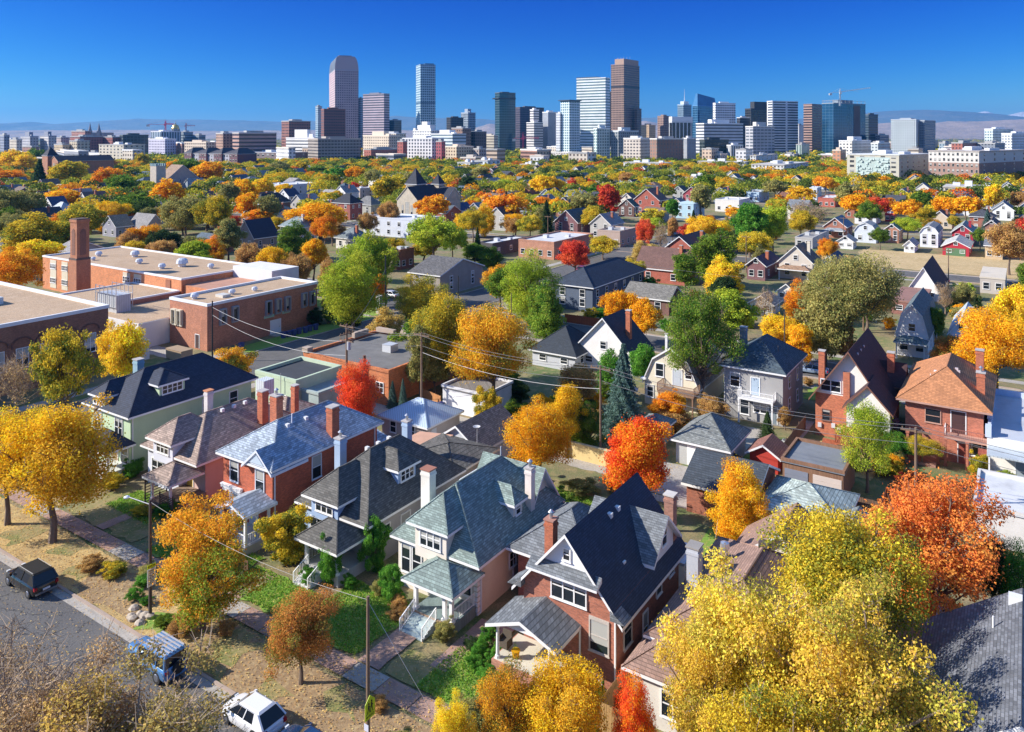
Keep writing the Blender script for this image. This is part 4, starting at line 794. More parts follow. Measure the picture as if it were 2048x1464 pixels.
# ---------------- churches ----------------
def church(u0,uc,u1,ve,vap,vb,wl,rf,label,tow=(),depth=None,big=True,name='church'):
    P,w_,d_=span(u0,uc,u1,vb); g=GR(P); VIS.append((u0,u1,vap,vb-20,P[1])); d_=depth or d_; h=zat(ve,P[1]); rh=zat(vap,P[1])-h; wb=w_/2
    p=thing(name,g[0]-wb,g[1],label,'church','churches'); OCC.append((g[0]-w_,g[0],g[1],g[1]+d_))
    walls(p,-wb,wb,0,d_,0,h,wl); gable(p,-wb,wb,0,d_,h,rh,rf,wl,'y',.4,.3,M('stone',(.55,.5,.42)))
    lg=M('stone',(.6,.55,.46))
    for x,z,w2,h2 in ((0,h*.35,w_*.16,h*.55),(-w_*.22,h*.35,w_*.08,h*.42),(w_*.22,h*.35,w_*.08,h*.42)): win(p,x,0,z,w2,h2,'F',2 if w2>1.5 else 1,lg,'arched_window')
    for i in range(5): win(p,-wb+w_*(i+.5)/5,0,.8,w_*.07,1.6,'F',1,lg)
    for x,y,s,z1,zp,c in tow:
        MB().box(x-s,x+s,y-s,y+s,0,z1).build('tower',wl,p)
        if c=='p': hip(p,x-s,x+s,y-s,y+s,z1,zp,rf,.3,name='spire')
        else:
            mb=MB(); 
            for i in range(-2,3):
                for q in (-s,s): mb.box(x+i*s/2.4-.25,x+i*s/2.4+.25,y+q-.2,y+q+.2,z1,z1+.9).box(x+q-.2,x+q+.2,y+i*s/2.4-.25,y+i*s/2.4+.25,z1+.003,z1+.903)
            mb.build('battlement',M('stone',(.30,.38,.40)),p)
    return p,w_,d_,h,rh
stone=M('stone',(.50,.44,.35),.9,.2); slate=M('shingle',(.035,.04,.06))
p,w_,d_,h,rh=church(794,835,905,400,374,450,stone,slate,'pale stone church with steep black roof and two pyramid towers',[])
x=w_/2
MB().box(x,x+5,d_*.55,d_*.95,0,h).build('transept',stone,p); gable(p,x-6,x+5.2,d_*.52,d_*.98,h,rh*.85,slate,stone,'x',.3,.3,name='transept_roof',gw='transept_gable'); win(p,x+5,d_*.75,3,2,5,'R',2,M('stone',(.6,.55,.46)))
for a,b,s,z1,zp in ((-w_*.3,d_*.4,2.8,15.5,6.5),(w_*.12,d_*.8,1.8,15.2,4)):
    MB().box(a-s,a+s,b-s,b+s,0,z1).build('tower',stone,p); hip(p,a-s,a+s,b-s,b+s,z1,zp,slate,.4,name='spire')
church(100,116,200,322,312,372,M('brick',(.45,.2,.12)),slate,'red stone church with dark slate roof and pyramid topped tower at left',[(-9,2,3.8,21,6.5,'p')],depth=40)
mhouse(312,334,394,358,384,'gablex',M('stone',(.42,.33,.30)),SH(.35,.24,.17),'stone church hall with brown roof and big gable beside the crenellated tower',rh=8.5,dd=22)
P=at(316,385); g=GR(P); p=thing('church_tower',g[0],g[1],'square crenellated stone tower with green battlements beside the brown gabled church','tower'); MB().box(-3.2,3.2,-3.2,3.2,0,16.5).build('tower_wall',M('stone',(.50,.44,.38)),p)
mb=MB()
for i in range(-2,3):
    for q in (-3.1,3.1): mb.box(i*1.4-.4,i*1.4+.4,q-.3,q+.3,16.5,18).box(q-.3,q+.3,i*1.4-.4,i*1.4+.4,16.503,18.003)
mb.build('battlement',M('stone',(.25,.36,.40)),p)
for ph,u,v in (('stone church with two pyramid towers',865,400),('crenellated church',350,350),('red stone church',140,330)): landmark(ph,u,v)
# ---------------- downtown ----------------
SKY='towers and blocks of the city skyline'
def tower(u0,uc,u1,vt,Y,mat,label,phi=-33.4,roofc=(.35,.35,.35),top=None,pent=.5,name='office_tower',vb=None,group=SKY,prof=None):
    f=rad(phi); c,s=math.cos(f),math.sin(f)
    P=Vector(((uc-IW/2)/FPX*Y,Y,0))
    def L(d,u):
        k=(u-IW/2)/FPX; q=(k*d[1]-d[0]); return (P[0]-k*P[1])/q if abs(q)>1e-4 else 20
    w_=L((-c,-s),u0) if uc-u0>.5 else 22; d_=L((-s,c),u1) if u1-uc>.5 else 22
    w_=min(max(w_,8),150); d_=min(max(d_,8),150); h=zat(vt,Y)
    o=ob(name,None,None,P,f); tag(o,label,'building' if name!='office_tower' else 'tower',group); o.empty_display_size=5
    mb=MB(); A=(-w_,0);B=(0,0);Cc=(0,d_);D=(-w_,d_)
    for a,b,L_ in ((A,B,w_),(B,Cc,d_),(Cc,D,w_),(D,A,d_)):
        mb.face([(*a,-2),(*b,-2),(*b,h),(*a,h)],0,[(0,0),(L_,0),(L_,h+2),(0,h+2)])
    mb.face([(*A,h),(*B,h),(*Cc,h),(*D,h)],1)
    mb.build('wall',[mat,M('roofing',roofc,.9,.1)],o)
    q=MB(); t=.6; 
    q.box(-w_-.3,.3,-.3,t,h+.01,h+1.5).box(-w_-.3,.3,d_-t,d_+.3,h+.01,h+1.5).box(-w_-.3,-w_+t,t,d_-t,h+.01,h+1.5).box(-t,.3,t,d_-t,h+.01,h+1.5)
    q.build('parapet',M('roofing',[min(.8,x*1.3) for x in roofc],.8,.06),o)
    if pent: MB().box(-w_*.75,-w_*.3,d_*.25,d_*.7,h+.02,h+pent*8).box(-w_*.25,-w_*.12,d_*.3,d_*.5,h+.02,h+pent*4).build('penthouse',M('roofing',[min(.8,x*1.1) for x in roofc],.8,.08),o)
    return o,w_,d_,h
F=facade
pinkg=F((.52,.38,.38),(.16,.13,.16),3.6,3.9,.5,.5); W8=(.78,.77,.75)
# curved-top tower built as an extruded profile
def curved():
    o,w_,d_,h=tower(645,670,717,140,1750,pinkg,'pink granite tower with rounded stepped shoulders at the top, tallest on the left',-72,(.3,.3,.34),pent=0)
    n=10; pr=[]
    H2=zat(109,1750)-h
    r=d_*.0; mb=MB(); prof=[(-w_,h+.0)]
    cx=w_
    pts=[(-w_+(w_*.9)*(1-math.cos(math.pi/2*i/n)),h+H2*math.sin(math.pi/2*i/n)) for i in range(n+1)]
    pts2=[(0-(w_*.0),h)]
    prof=[(-w_,h+.05)]+pts[1:]+[(0,h+H2),(0,h+.05)]
    # curve along depth too: front profile in y
    pf=[(0,h+.06)]+[( (d_*.12)*(1-math.cos(math.pi/2*i/n)),h+H2*.9*math.sin(math.pi/2*i/n)) for i in range(1,n+1)]+[(d_*.8,h+H2*.9)]+[(d_*.8+d_*.2*math.sin(math.pi/2*i/n),h+H2*.9-H2*.9*(1-math.cos(math.pi/2*i/n))) for i in range(1,n+1)]
    mb.prism(pf,'x',-w_,0,[1]*len(pf),0); mb.build('curved_crown',[M('granite',(.48,.36,.37),.5),F((.10,.13,.18),(.03,.06,.10),5,6,.8,.8)],o)
    MB().box(-w_*.9,-w_*.1,d_*.2,d_*.75,h+H2*.88,h+H2).build('crown_block',M('granite',(.33,.24,.26),.6),o)
curved()
T=tower
T(631,636,644,213,1950,F((.5,.62,.7),(.2,.35,.48),4,3.8,.8,.6),'slim pale blue tower peeking out left of the pink granite tower')
T(642,648,691,219,1350,F((.20,.09,.08),(.05,.045,.05),3,3.6,.8,.35,.3),'dark red framed tower with grey centre in front of the pink granite one',-60,(.2,.09,.07))
T(563,578,621,243,1300,F((.27,.12,.10),(.06,.05,.06),3.4,3.6,.6,.5),'dark brown gridded block left of the white terraced building',-45)
T(572,628,642,277,1100,F((.78,.77,.76),(.2,.22,.25),40,3.4,1,.4),'white terraced building with stacked balcony bands',-33.4,(.7,.7,.7),pent=1.6)
o,w_,d_,h=T(616,636,722,279,1000,F((.33,.29,.26),(.09,.085,.09),3.2,3.,.75,.45),'broad grey brown slab block with dark window bands and blank end wall',-56,(.35,.31,.28))
T(465,478,553,267,1050,F((.42,.26,.22),(.06,.06,.08),30,3.8,1,.45,.15),'long low striped office block with golden lit end',-50)
T(432,446,468,268,1100,F((.38,.24,.18),(.12,.1,.1),3.4,3.,.5,.5),'brown slab with lit end wall left of the striped office block',-50)
T(726,768,779,188,1650,F((.50,.40,.46),(.14,.15,.20),60,3.9,1,.5,.15),'lavender striped office tower right of the pink granite tower',-33.4,(.2,.2,.25))
T(779,788,803,241,1850,F((.08,.12,.15),(.04,.08,.11),4,4,.9,.8,.1),'dark teal stub tower behind the lavender striped tower')
T(717,721,727,197,1900,F((.4,.42,.5),(.2,.24,.3),3,4,.8,.6),'thin grey tower between the pink and lavender towers')
o,w_,d_,h=T(832,841,871,130,1650,F((.40,.52,.58),(.16,.28,.38),3.2,3.8,.72,.62,.12,.3,.15),'tall slender pale blue glass tower standing alone',-70,(.2,.3,.4),pent=0)
MB().box(-w_-.2,.2,-.2,d_*.2,h,h+2.5).box(-w_*.9,-.5,d_*.3,d_*.9,h,h+4).build('crown',paint((.12,.2,.28),.3,.4),o)
MB().box(-w_-.1,.1,-.1,d_+.1,h*.56,h*.56+3).build('mechanical_band',paint((.10,.16,.22),.3),o)
o,w_,d_,h=T(826,862,879,262,1300,F(W8,(.25,.3,.36),3,3.1,.5,.55),'white apartment block with stepped castle like top below the slender glass tower',-40,(.75,.75,.75),pent=0)
MB().box(-w_*.85,-w_*.15,d_*.2,d_*.8,h,h+10).box(-w_*.65,-w_*.35,d_*.3,d_*.7,h+10,h+16).box(-w_*.98,-w_*.88,0.1,3,h+1,h+5).box(-w_*.12,-w_*.02,.1,3,h+1,h+5).build('stepped_top',F(W8,(.3,.33,.38),3,3.1,.5,.5),o)
T(893,903,927,236,1700,F((.05,.05,.065),(.03,.035,.05),3.5,3.8,.8,.6),'black block left of the blue grey stepped tower',-45,(.05,.05,.06))
o,w_,d_,h=T(922,936,951,226,1750,F((.30,.36,.44),(.12,.18,.25),3.5,3.8,.7,.55),'blue grey office tower with small stepped top',-45,(.3,.36,.44),pent=1.2)
T(903,925,942,257,1300,F((.27,.17,.13),(.1,.08,.08),4,4,.5,.4),'brown block above the white apartments',-40)
T(942,950,973,264,1320,F((.10,.07,.08),(.04,.04,.05),4,3.8,.7,.5),'dark maroon block right of the brown one',-40)
T(726,778,800,272,1150,F((.66,.56,.44),(.25,.2,.18),3.2,3.,.5,.45),'beige apartment block with stepped roofline',-40,(.6,.52,.42),pent=.9)
T(762,792,812,268,1200,F((.66,.58,.46),(.25,.2,.18),3.2,3.,.5,.45),'cream apartment wing behind the beige block',-33.4,(.5,.5,.5))
T(728,742,800,300,1080,F((.45,.16,.12),(.2,.12,.1),3,3.,.4,.5),'brick red lower apartment wing with balconies',-33.4)
T(805,864,888,278,1000,F((.72,.70,.72),(.18,.2,.24),3.6,3.1,.55,.6),'white and red apartment block with rows of balconies',-33.4,(.6,.6,.6))
T(795,806,812,284,990,F((.42,.12,.10),(.18,.12,.1),3.,3.1,.4,.5),'narrow brick red end block left of the white apartments')
T(872,883,890,284,985,F((.40,.10,.12),(.12,.1,.12),3.,3.1,.5,.5),'narrow crimson end block right of the white apartments')
T(862,905,932,269,1200,F((.62,.68,.72),(.25,.35,.42),30,3.8,1,.5),'white office block with blue ribbon windows',-45,(.7,.7,.7),pent=.9)
T(891,913,947,295,950,F((.60,.48,.34),(.25,.16,.12),3.2,3.,.5,.5),'tan apartment block with corner turret',-40,(.6,.5,.4))
T(947,958,973,299,960,F((.40,.34,.32),(.2,.17,.17),3.2,3.,.5,.5),'small grey brown block right of the tan apartments',-40)
T(965,988,996,272,1350,F((.60,.55,.45),(.35,.33,.3),30,3.6,1,.4),'beige striped block left of the dark teal tower',-33.4,(.55,.5,.42))
o,w_,d_,h=T(990,999,1031,186,1600,F((.07,.13,.17),(.05,.13,.18),3,3.9,.9,.8,.08,.3,.25),'dark teal glass tower with projecting roof slab',-60,(.08,.1,.12),pent=.4)
MB().box(-w_-6,1,-3,d_+.5,h-12,h-9.5).build('roof_slab',paint((.03,.04,.05),.4),o)
T(1031,1040,1088,215,1800,F((.10,.09,.13),(.05,.06,.10),3,3.9,.7,.6,.15),'wide dark tower with concave top behind the stepped white one',-50,(.1,.1,.12))
T(1060,1067,1078,220,1520,F((.72,.68,.68),(.12,.13,.16),30,3.6,1,.42),'upper block of the stepped white striped tower',-50,(.7,.68,.68))
T(1053,1068,1086,246,1480,F((.60,.58,.56),(.16,.17,.2),30,3.6,1,.42),'lower block of the stepped white striped tower with shadowed side',-50,(.65,.62,.6))
T(1085,1096,1115,225,1500,F((.50,.53,.58),(.22,.26,.32),1.8,60,.5,1),'pale grey slab tower with fine vertical ribs',-50,(.6,.62,.65))
o,w_,d_,h=T(1121,1139,1160,203,1350,F((.62,.72,.76),(.10,.28,.35),3.4,3.3,.6,.6,.1,.2,.2),'teal glass apartment tower with flat dark crown and white balconies',-45,(.1,.15,.2),pent=0)
MB().box(-w_-3,3,-3,d_+1,h+1.6,h+3).build('crown_slab',paint((.05,.07,.10),.4),o)
T(1114,1120,1127,228,1360,F((.75,.77,.8),(.2,.3,.38),3,3.3,.5,.5),'slim white wing on the left of the teal apartment tower',-33.4,(.7,.7,.7))
T(1101,1138,1160,306,1250,F((.68,.64,.60),(.25,.25,.27),3.5,5,.55,.45),'long beige podium below the teal apartment tower',-33.4,(.6,.58,.55),pent=0)
o,w_,d_,h=T(1153,1211,1220,156,1500,F((.76,.80,.80),(.22,.36,.40),80,4.1,1,.48,.2),'big white striped office tower with bright horizontal bands',-33.4,(.75,.78,.78),pent=0)
MB().box(-w_,-w_*.3,.5,d_-.5,h+.02,h+3.5).build('penthouse',paint((.06,.09,.12),.4),o)
o,w_,d_,h=T(1222,1248,1279,129,1830,F((.30,.20,.16),(.05,.04,.04),3.,3.9,.6,.5,.2),'tallest dark brown office tower with two tone faces and dark mechanical band',-38,(.3,.2,.16),pent=0)
MB().box(-w_*.72,-1,1,d_-3,h+.02,h+14).build('penthouse',M('granite',(.42,.28,.21),.7),o); MB().box(-w_-.2,.2,-.2,d_+.2,h*.735,h*.735+5).build('mechanical_band',paint((.03,.025,.03),.4),o)
for i in range(5): MB().tube((-w_*.6+i*8,8,h+14),(-w_*.6+i*8,8,h+19),.3,.1,4).build('antenna',paint((.6,.6,.6)),o)
T(1268,1274,1283,218,1850,F((.2,.13,.11),(.05,.04,.05),3,3.9,.6,.5),'dark lower wing on the right of the tallest brown tower',-38,(.2,.14,.12))
T(1216,1219,1223,184,1900,F((.04,.06,.1),(.03,.06,.1),3,3.9,.7,.6),'sliver of a dark tower between the white striped and brown towers')
T(1188,1194,1220,258,1150,F((.55,.64,.62),(.25,.4,.42),3.3,3.2,.6,.6,.15),'pale green glass mid rise in front of the white striped tower',-60,(.6,.66,.66),pent=.8)
T(1222,1237,1277,263,1150,F((.28,.30,.32),(.16,.22,.26),3.3,3.2,.6,.6),'grey mid rise with white roof pavilions below the brown tower',-50,(.6,.62,.62),pent=.8)
T(1247,1281,1300,278,1000,F((.68,.60,.52),(.28,.25,.25),3.2,3.,.6,.5),'cream apartment block with triangular balconies',-33.4,(.6,.6,.58))
T(1300,1314,1367,279,950,F((.28,.16,.12),(.34,.32,.30),3.6,3.1,.45,.6),'brown brick apartment block with pale bay windows',-60,(.5,.48,.45))
T(1282,1298,1311,251,1500,F((.62,.44,.28),(.3,.22,.16),3,3.,.45,.5),'sandy apartment tower right of the tallest brown tower',-33.4,(.5,.36,.25))
T(1315,1327,1341,233,1550,F((.30,.20,.17),(.14,.1,.1),3,3.4,.5,.5),'brown apartment tower left of the black striped one',-50,(.25,.18,.15))
o,w_,d_,h=T(1341,1344,1385,244,1450,F((.80,.82,.84),(.02,.025,.035),7,80,.8,1,.2),'black glass tower with white vertical fins and white top band',-60,(.8,.8,.8),pent=.8)
MB().box(-w_-.3,.3,-.3,d_+.3,h-1,h+10).build('white_top_band',M('roofing',(.74,.76,.78),.7,.05),o)
o,w_,d_,h=T(1355,1367,1383,210,1600,F((.22,.32,.42),(.08,.16,.25),2.5,3.6,.7,.6,.1,.3,.2),'blue stepped tower topped by a white spire',-45,(.3,.4,.5),pent=0)
MB().box(-w_*.8,-w_*.2,d_*.2,d_*.8,h,h+8).lathe([(1.1,h+8),(.8,h+16),(.15,h+34)],8,0,(-w_*.5,d_*.5,0)).build('spire',paint((.6,.66,.72),.4,.3),o)
def slant():
    o,w_,d_,h=T(1385,1395,1433,212,1700,F((.12,.30,.50),(.05,.20,.42),3,3.9,.9,.85,.06,.5,.1),'angular blue glass tower with slanted top',-45,(.1,.25,.45),pent=0)
    z1=zat(187,1700); z2=zat(194,1700)
    MB().poly([(-w_,0,h),(0,0,h),(0,d_,h),(-w_,d_,h),(-w_*.35,0,z1),(0,0,z1),(0,d_*.9,z2),(-w_*.35,d_*.9,z2)],[(0,1,5,4),(1,2,6,5),(2,3,7,6),(3,0,4,7),(4,5,6,7)]).build('slanted_top',F((.06,.22,.45),(.06,.22,.45),3,3.9,.9,.85,.06,.5,.1),o)
slant()
T(1426,1431,1471,207,1600,F((.80,.82,.84),(.38,.42,.46),4,3.6,.8,.5),'white tower with pale hatched faces and blank white frame',-72,(.8,.8,.8))
T(1392,1408,1486,248,1300,F((.62,.63,.66),(.20,.22,.26),90,3.9,1,.5,.3),'wide grey office slab with horizontal bands and white end wall',-64,(.75,.75,.75),pent=1)
T(1399,1409,1457,281,1050,F((.05,.07,.075),(.03,.05,.055),4,3.6,.8,.6,.2),'dark green black mid rise in front of the grey office slab',-64,(.06,.07,.07))
T(1457,1462,1486,292,1050,F((.72,.73,.74),(.14,.16,.2),3,40,.5,1),'white mid rise with dark vertical strips',-64,(.7,.7,.7))
T(1367,1374,1392,278,990,F((.30,.32,.36),(.62,.63,.65),3,3.2,.45,.5),'dark block with small white window panels',-60,(.5,.5,.5))
T(1476,1480,1500,236,1500,F((.05,.055,.07),(.03,.035,.05),4,3.8,.7,.6),'black office block left of the pale striped mid rise',-60,(.5,.5,.5))
o,w_,d_,h=T(1490,1502,1536,218,1700,F((.035,.04,.05),(.02,.025,.035),4,3.9,.8,.6,.1),'black stepped tower left of the white two column tower',-60,(.04,.04,.05))
MB().box(-w_*.7,-.2,d_*.2,d_,h+.02,zat(203,1700)).build('upper_block',F((.035,.04,.05),(.02,.025,.035),4,3.9,.8,.6,.1),o)
o,w_,d_,h=T(1534,1545,1596,203,1500,F((.62,.64,.68),(.09,.11,.15),26,3.7,.86,.5,.2),'white office tower with two columns of dark horizontal windows',-66,(.7,.7,.72),pent=0)
T(1491,1506,1549,254,1200,F((.45,.45,.48),(.24,.28,.33),6,3.6,.8,.5),'grey mid rise with pale green striped side and beige stair core',-60,(.55,.53,.5),pent=1)
T(1595,1598,1608,251,1650,F((.75,.77,.8),(.4,.45,.5),2,60,.5,1),'slim white tower right of the two column tower')
T(1595,1603,1619,290,1200,F((.55,.66,.60),(.3,.45,.42),3,30,.5,1),'small pale green glass block')
T(1607,1624,1650,209,1550,F((.40,.26,.22),(.06,.05,.06),60,3.8,1,.5,.2),'brown striped tower with dark side left of the blue glass tower',-45,(.25,.17,.15),pent=0)
o,w_,d_,h=T(1644,1667,1731,207,1450,F((.05,.12,.20),(.035,.17,.34),5.5,4,.92,.9,.06,.6,.2),'large blue glass tower still under construction below the tower crane',-55,(.2,.25,.3),pent=1)
MB().box(-.001,.5,d_*.62,d_*.82,2,h-2).build('hoist_strip',F((.14,.10,.09),(.05,.05,.06),2,4,.6,.6),o)
mb=MB()
for i in range(9): mb.tube((-w_*i/8,1,h+1),(-w_*i/8,1,h+7),.3,None,4); mb.tube((-1,d_*i/8,h+1),(-1,d_*i/8,h+7),.3,None,4)
mb.tube((-w_,1,h+6),(-1,1,h+6),.3,None,4).tube((-1,1,h+6),(-1,d_,h+6),.3,None,4).build('scaffold',paint((.3,.3,.32)),o)
def crane(u,vbot,vtop,Y,uj0,uj1,col,label,tilt=0):
    x=(u-IW/2)/FPX*Y; o=ob('tower_crane',None,None,(x,Y,0)); tag(o,label,'crane','tower cranes over the city')
    z0,z1=zat(vbot,Y),zat(vtop,Y); pm=paint(col,.5); a=(uj0-u)/FPX*Y; b=(uj1-u)/FPX*Y; r=1.
    mb=MB()
    for sx in(-r,r):
        for sy in(-r,r): mb.tube((sx,sy,z0),(sx,sy,z1+6),.35,None,4)
    n=int((z1-z0)/4)+1
    for i in range(n): mb.tube((-r,-r,z0+i*4),(r,-r,min(z1,z0+i*4+4)),.2,None,4); mb.tube((r,r,z0+i*4),(-r,r,min(z1,z0+i*4+4)),.2,None,4)
    mb.build('mast',pm,o); mb=MB()
    for sy in (-1,1): mb.tube((a,sy,z1),(b,sy,z1+tilt),.4,None,4)
    mb.tube((0,0,z1+2.6),(b,0,z1+tilt+1.5),.4,None,4)
    for i in range(16): t=i/16; mb.tube((b*t,-1,z1+tilt*t),(b*(t+1/32),0,z1+2.6+(tilt-1.1)*t),.2,None,4); mb.tube((b*(t+1/32),0,z1+2.6+(tilt-1.1)*t),(b*(t+1/16),1,z1+tilt*(t+1/16)),.2,None,4)
    mb.build('jib',pm,o); sg=1 if a>0 else -1
    MB().box(a-2.5,a+2.5,-1.5,1.5,z1-4,z1-.5).build('counterweight',M('concrete_block',(.5,.5,.5)),o); MB().box(-2,2,-3.2,-1.2,z1-2,z1+1.4).build('cab',pm,o)
    MB().tube((0,0,z1+9),(b*.6,0,z1+2),.15,None,4).tube((0,0,z1+9),(a,0,z1),.15,None,4).tube((0,0,z1+2),(0,0,z1+9),.5,.3,4).build('stay',pm,o)
crane(1680,212,186,1440,1661,1741,(.62,.68,.72),'white tower crane above the blue glass tower',9)
crane(331,284,249,1500,296,348,(.60,.10,.18),'red tower crane left of the gold dome')
crane(372,284,252,1700,352,390,(.45,.30,.38),'far thin tower crane right of the gold dome')
crane(1046,318,277,1150,1028,1078,(.62,.08,.16),'pink red tower crane below the dark teal tower')
T(1731,1737,1756,230,1550,F((.08,.12,.17),(.04,.08,.12),30,3.8,1,.6,.1),'dark blue office block right of the blue glass tower',-60,(.08,.1,.12))
T(1755,1760,1778,271,1500,F((.16,.16,.2),(.08,.08,.1),3,3.6,.5,.5),'small dark block on the right of the skyline')
o,w_,d_,h=T(1782,1832,1850,240,1200,F((.60,.66,.68),(.12,.20,.26),2.6,3.3,.5,.62,.2),'pale blue grey tower with scattered vertical windows',-33.4,(.4,.44,.48),pent=.5)
T(1840,1849,1871,242,1215,F((.20,.24,.30),(.1,.14,.2),2.6,3.3,.5,.6,.2),'dark blue wing on the right of the scattered window tower',-45,(.3,.33,.36),pent=0)
T(1678,1704,1742,283,1000,F((.74,.71,.66),(.22,.24,.28),3.2,3.,.5,.5),'white and grey apartment block with stepped balconies',-45,(.7,.7,.7),pent=.8)
T(1742,1756,1780,288,1000,F((.55,.60,.62),(.25,.3,.34),3.2,3.,.5,.5),'grey blue apartment block behind the greenish corner building',-45,(.6,.6,.6))
T(1665,1681,1692,302,900,F((.62,.30,.18),(.6,.5,.4),3.2,3.,.5,.5),'small orange apartment block left of the greenish building',-33.4,(.6,.5,.4))
T(1969,1986,2026,259,1300,F((.55,.64,.66),(.15,.25,.32),3,3.4,.6,.5),'white and blue office block near the right edge',-60,(.6,.65,.7))
T(2003,2024,2075,268,1200,F((.70,.72,.74),(.3,.36,.42),3,3.2,.5,.55),'white apartment tower at the right edge',-50,(.7,.7,.7))
T(1903,1925,1955,287,1050,F((.40,.14,.11),(.2,.12,.12),3,3.4,.5,.5),'red brick mid rise with water tank',-45)
T(1878,1890,1906,287,1150,F((.30,.38,.44),(.15,.22,.3),3,3.2,.5,.5),'blue grey low block left of the red brick mid rise',-45)
T(1955,1990,2010,288,1080,F((.24,.27,.32),(.12,.15,.2),3,3.4,.5,.5),'slate coloured mid rise below the white office block',-45)
# window grid buildings with individual windows
def winblock(u0,uc,u1,vt,vb,wall,glassm,label,cols,rows,cols2,upper=None,name='apartment_building',roofc=(.5,.48,.45),phi=-33.4):
    P,w_,d_=span(u0,uc,u1,vb,None,phi); Y=P[1]; h=zat(vt,Y); g=GR(P)
    p=thing(name,g[0],g[1],label,'building','apartment blocks before the skyline',0,rad(phi)); OCC.append((g[0]-w_,g[0],g[1],g[1]+d_))
    fl=h/rows
    if upper: walls(p,-w_,0,0,d_,0,h-upper[0]*fl,wall); MB().box(-w_+.02,-.02,.02,d_-.02,h-upper[0]*fl,h).build('upper_wall',upper[1],p)
    else: walls(p,-w_,0,0,d_,0,h,wall)
    MB().box(-w_-.4,.4,-.4,d_+.4,h,h+.7).build('parapet',M('roofing',roofc,.8),p); MB().box(-w_*.6,-w_*.45,d_*.3,d_*.5,h+.7,h+3.5).box(-w_*.2,-w_*.1,d_*.3,d_*.5,h+.7,h+2.5).box(-w_*.85,-w_*.7,d_*.5,d_*.7,h+.7,h+2.2).build('roof_unit',paint((.66,.68,.7),.5),p)
    fr=WHITE; n=0
    for r in range(rows):
        for c in range(cols):
            if n<98: win(p,-w_+w_*(c+.5)/cols,0,r*fl+fl*.32,w_/cols*.42,fl*.48,'F',1,glassm); n+=1
    for r in range(rows):
        for c in range(cols2):
            if n<99: win(p,0,d_*(c+.5)/cols2,r*fl+fl*.32,min(2.2,d_/cols2*.4),fl*.48,'R',1,glassm); n+=1
    return p,w_,d_,h
gy3=M('frame_grey',(.45,.45,.44),.7,.05)
p,w_,d_,h=winblock(1857,1958,2060,304,372,M('brick',(.33,.20,.16)),gy3,'big brown brick apartment block with pale top storeys at the right',11,6,5,(2,ST(.60,.57,.54)),roofc=(.4,.36,.34),phi=-52)
p,w_,d_,h=winblock(1694,1798,1864,311,368,ST(.48,.46,.38),gy3,'greenish grey corner building with a patchwork of glass balconies',5,6,6,roofc=(.6,.62,.62),phi=-48)
mb=MB()
for i in range(14):
    for r in range(10):
        if R.random()<.6: x=-w_*.80+w_*.62*i/14; z=2+h*.8*r/10; mb.box(x,x+w_*.62/14*R.uniform(.6,1),-R.uniform(.3,1.3),-.01,z,z+h*.8/10*R.uniform(.5,.9))
stuff(mb.build('glass_balcony',F((.5,.6,.58),(.15,.25,.25),2,2,.6,.6,.1),p))
MB().box(-w_*.82,-w_*.17,-.06,-.005,1.5,h*.92).build('curtain_wall',F((.40,.50,.48),(.12,.2,.22),2.4,2.6,.7,.7,.1),p)
winblock(1503,1568,1655,331,353,ST(.70,.70,.68),gy3,'white four storey apartment row with brown rear wing',9,4,8)
winblock(1860,1990,2070,378,404,ST(.62,.55,.44),gy3,'long cream three storey apartment row under the brown block',8,3,3)
winblock(1500,1512,1565,312,335,ST(.62,.66,.68),gy3,'white and blue five storey block behind the white apartment row',2,5,5)
winblock(198,247,290,290,333,ST(.60,.55,.45),gy3,'cream and grey mid rise with tall lift tower left of the condominiums',7,7,4)
winblock(945,975,1000,322,345,ST(.66,.72,.75),gy3,'white and turquoise townhouse block left of the low roofs',4,3,3)
winblock(915,940,962,326,348,ST(.72,.74,.76),gy3,'white townhouse block with crimson end',3,3,3)
winblock(1365,1430,1445,357,372,ST(.45,.46,.38),gy3,'olive green terrace of townhouses with dark roof terraces',7,2,1)
winblock(1247,1330,1345,327,342,ST(.72,.72,.70),gy3,'long low white building under the brown brick apartments',8,2,2)
winblock(1395,1490,1500,325,342,ST(.70,.72,.74),gy3,'long low white warehouse before the grey office slab',6,1,1)
winblock(1040,1075,1085,330,345,M('brick',(.4,.2,.14)),gy3,'low brick building among trees under the teal tower',4,2,1)
def condo():
    P,w_,d_=span(288,478,487,333,Y=800); g=GR(P)
    p=thing('condominium_row',g[0],g[1],'long grey and maroon condominium row with dark gabled roofs','building','apartment blocks before the skyline')
    w_=min(w_,150); h=zat(308,P[1]); a=ST(.40,.40,.46); b=ST(.16,.08,.10); rf=M('shingle',(.06,.06,.08))
    n=7
    for i in range(n):
        x0,x1=-w_+w_*i/n,-w_+w_*(i+1)/n; m=a if i%2 else b
        MB().box(x0+.01,x1-.01,0 if i%2 else -2,22,0,h).build('wall',m,p)
        (gable if not i%2 else hip)(p,x0,x1,0 if i%2 else -2,22,h,4.5,rf,**({'wall':m} if not i%2 else {})) if False else None
        if i%2: gable(p,x0+.5,x1-.5,0,22,h,3.5,rf,m,'x',.5,.1)
        else: hip(p,x0,x1,-2,22,h,6,rf,.4)
        for r in range(4):
            for c in range(3): win(p,x0+(x1-x0)*(c+.5)/3,0 if i%2 else -2,r*h/4+1,1.9,1.9,'F',1,gy3)
condo()
p,w_,d_,h=winblock(484,560,616,306,326,M('brick',(.20,.15,.15)),gy3,'long low row with pale grey metal roofs before the slab block',8,2,3,roofc=(.5,.5,.53))
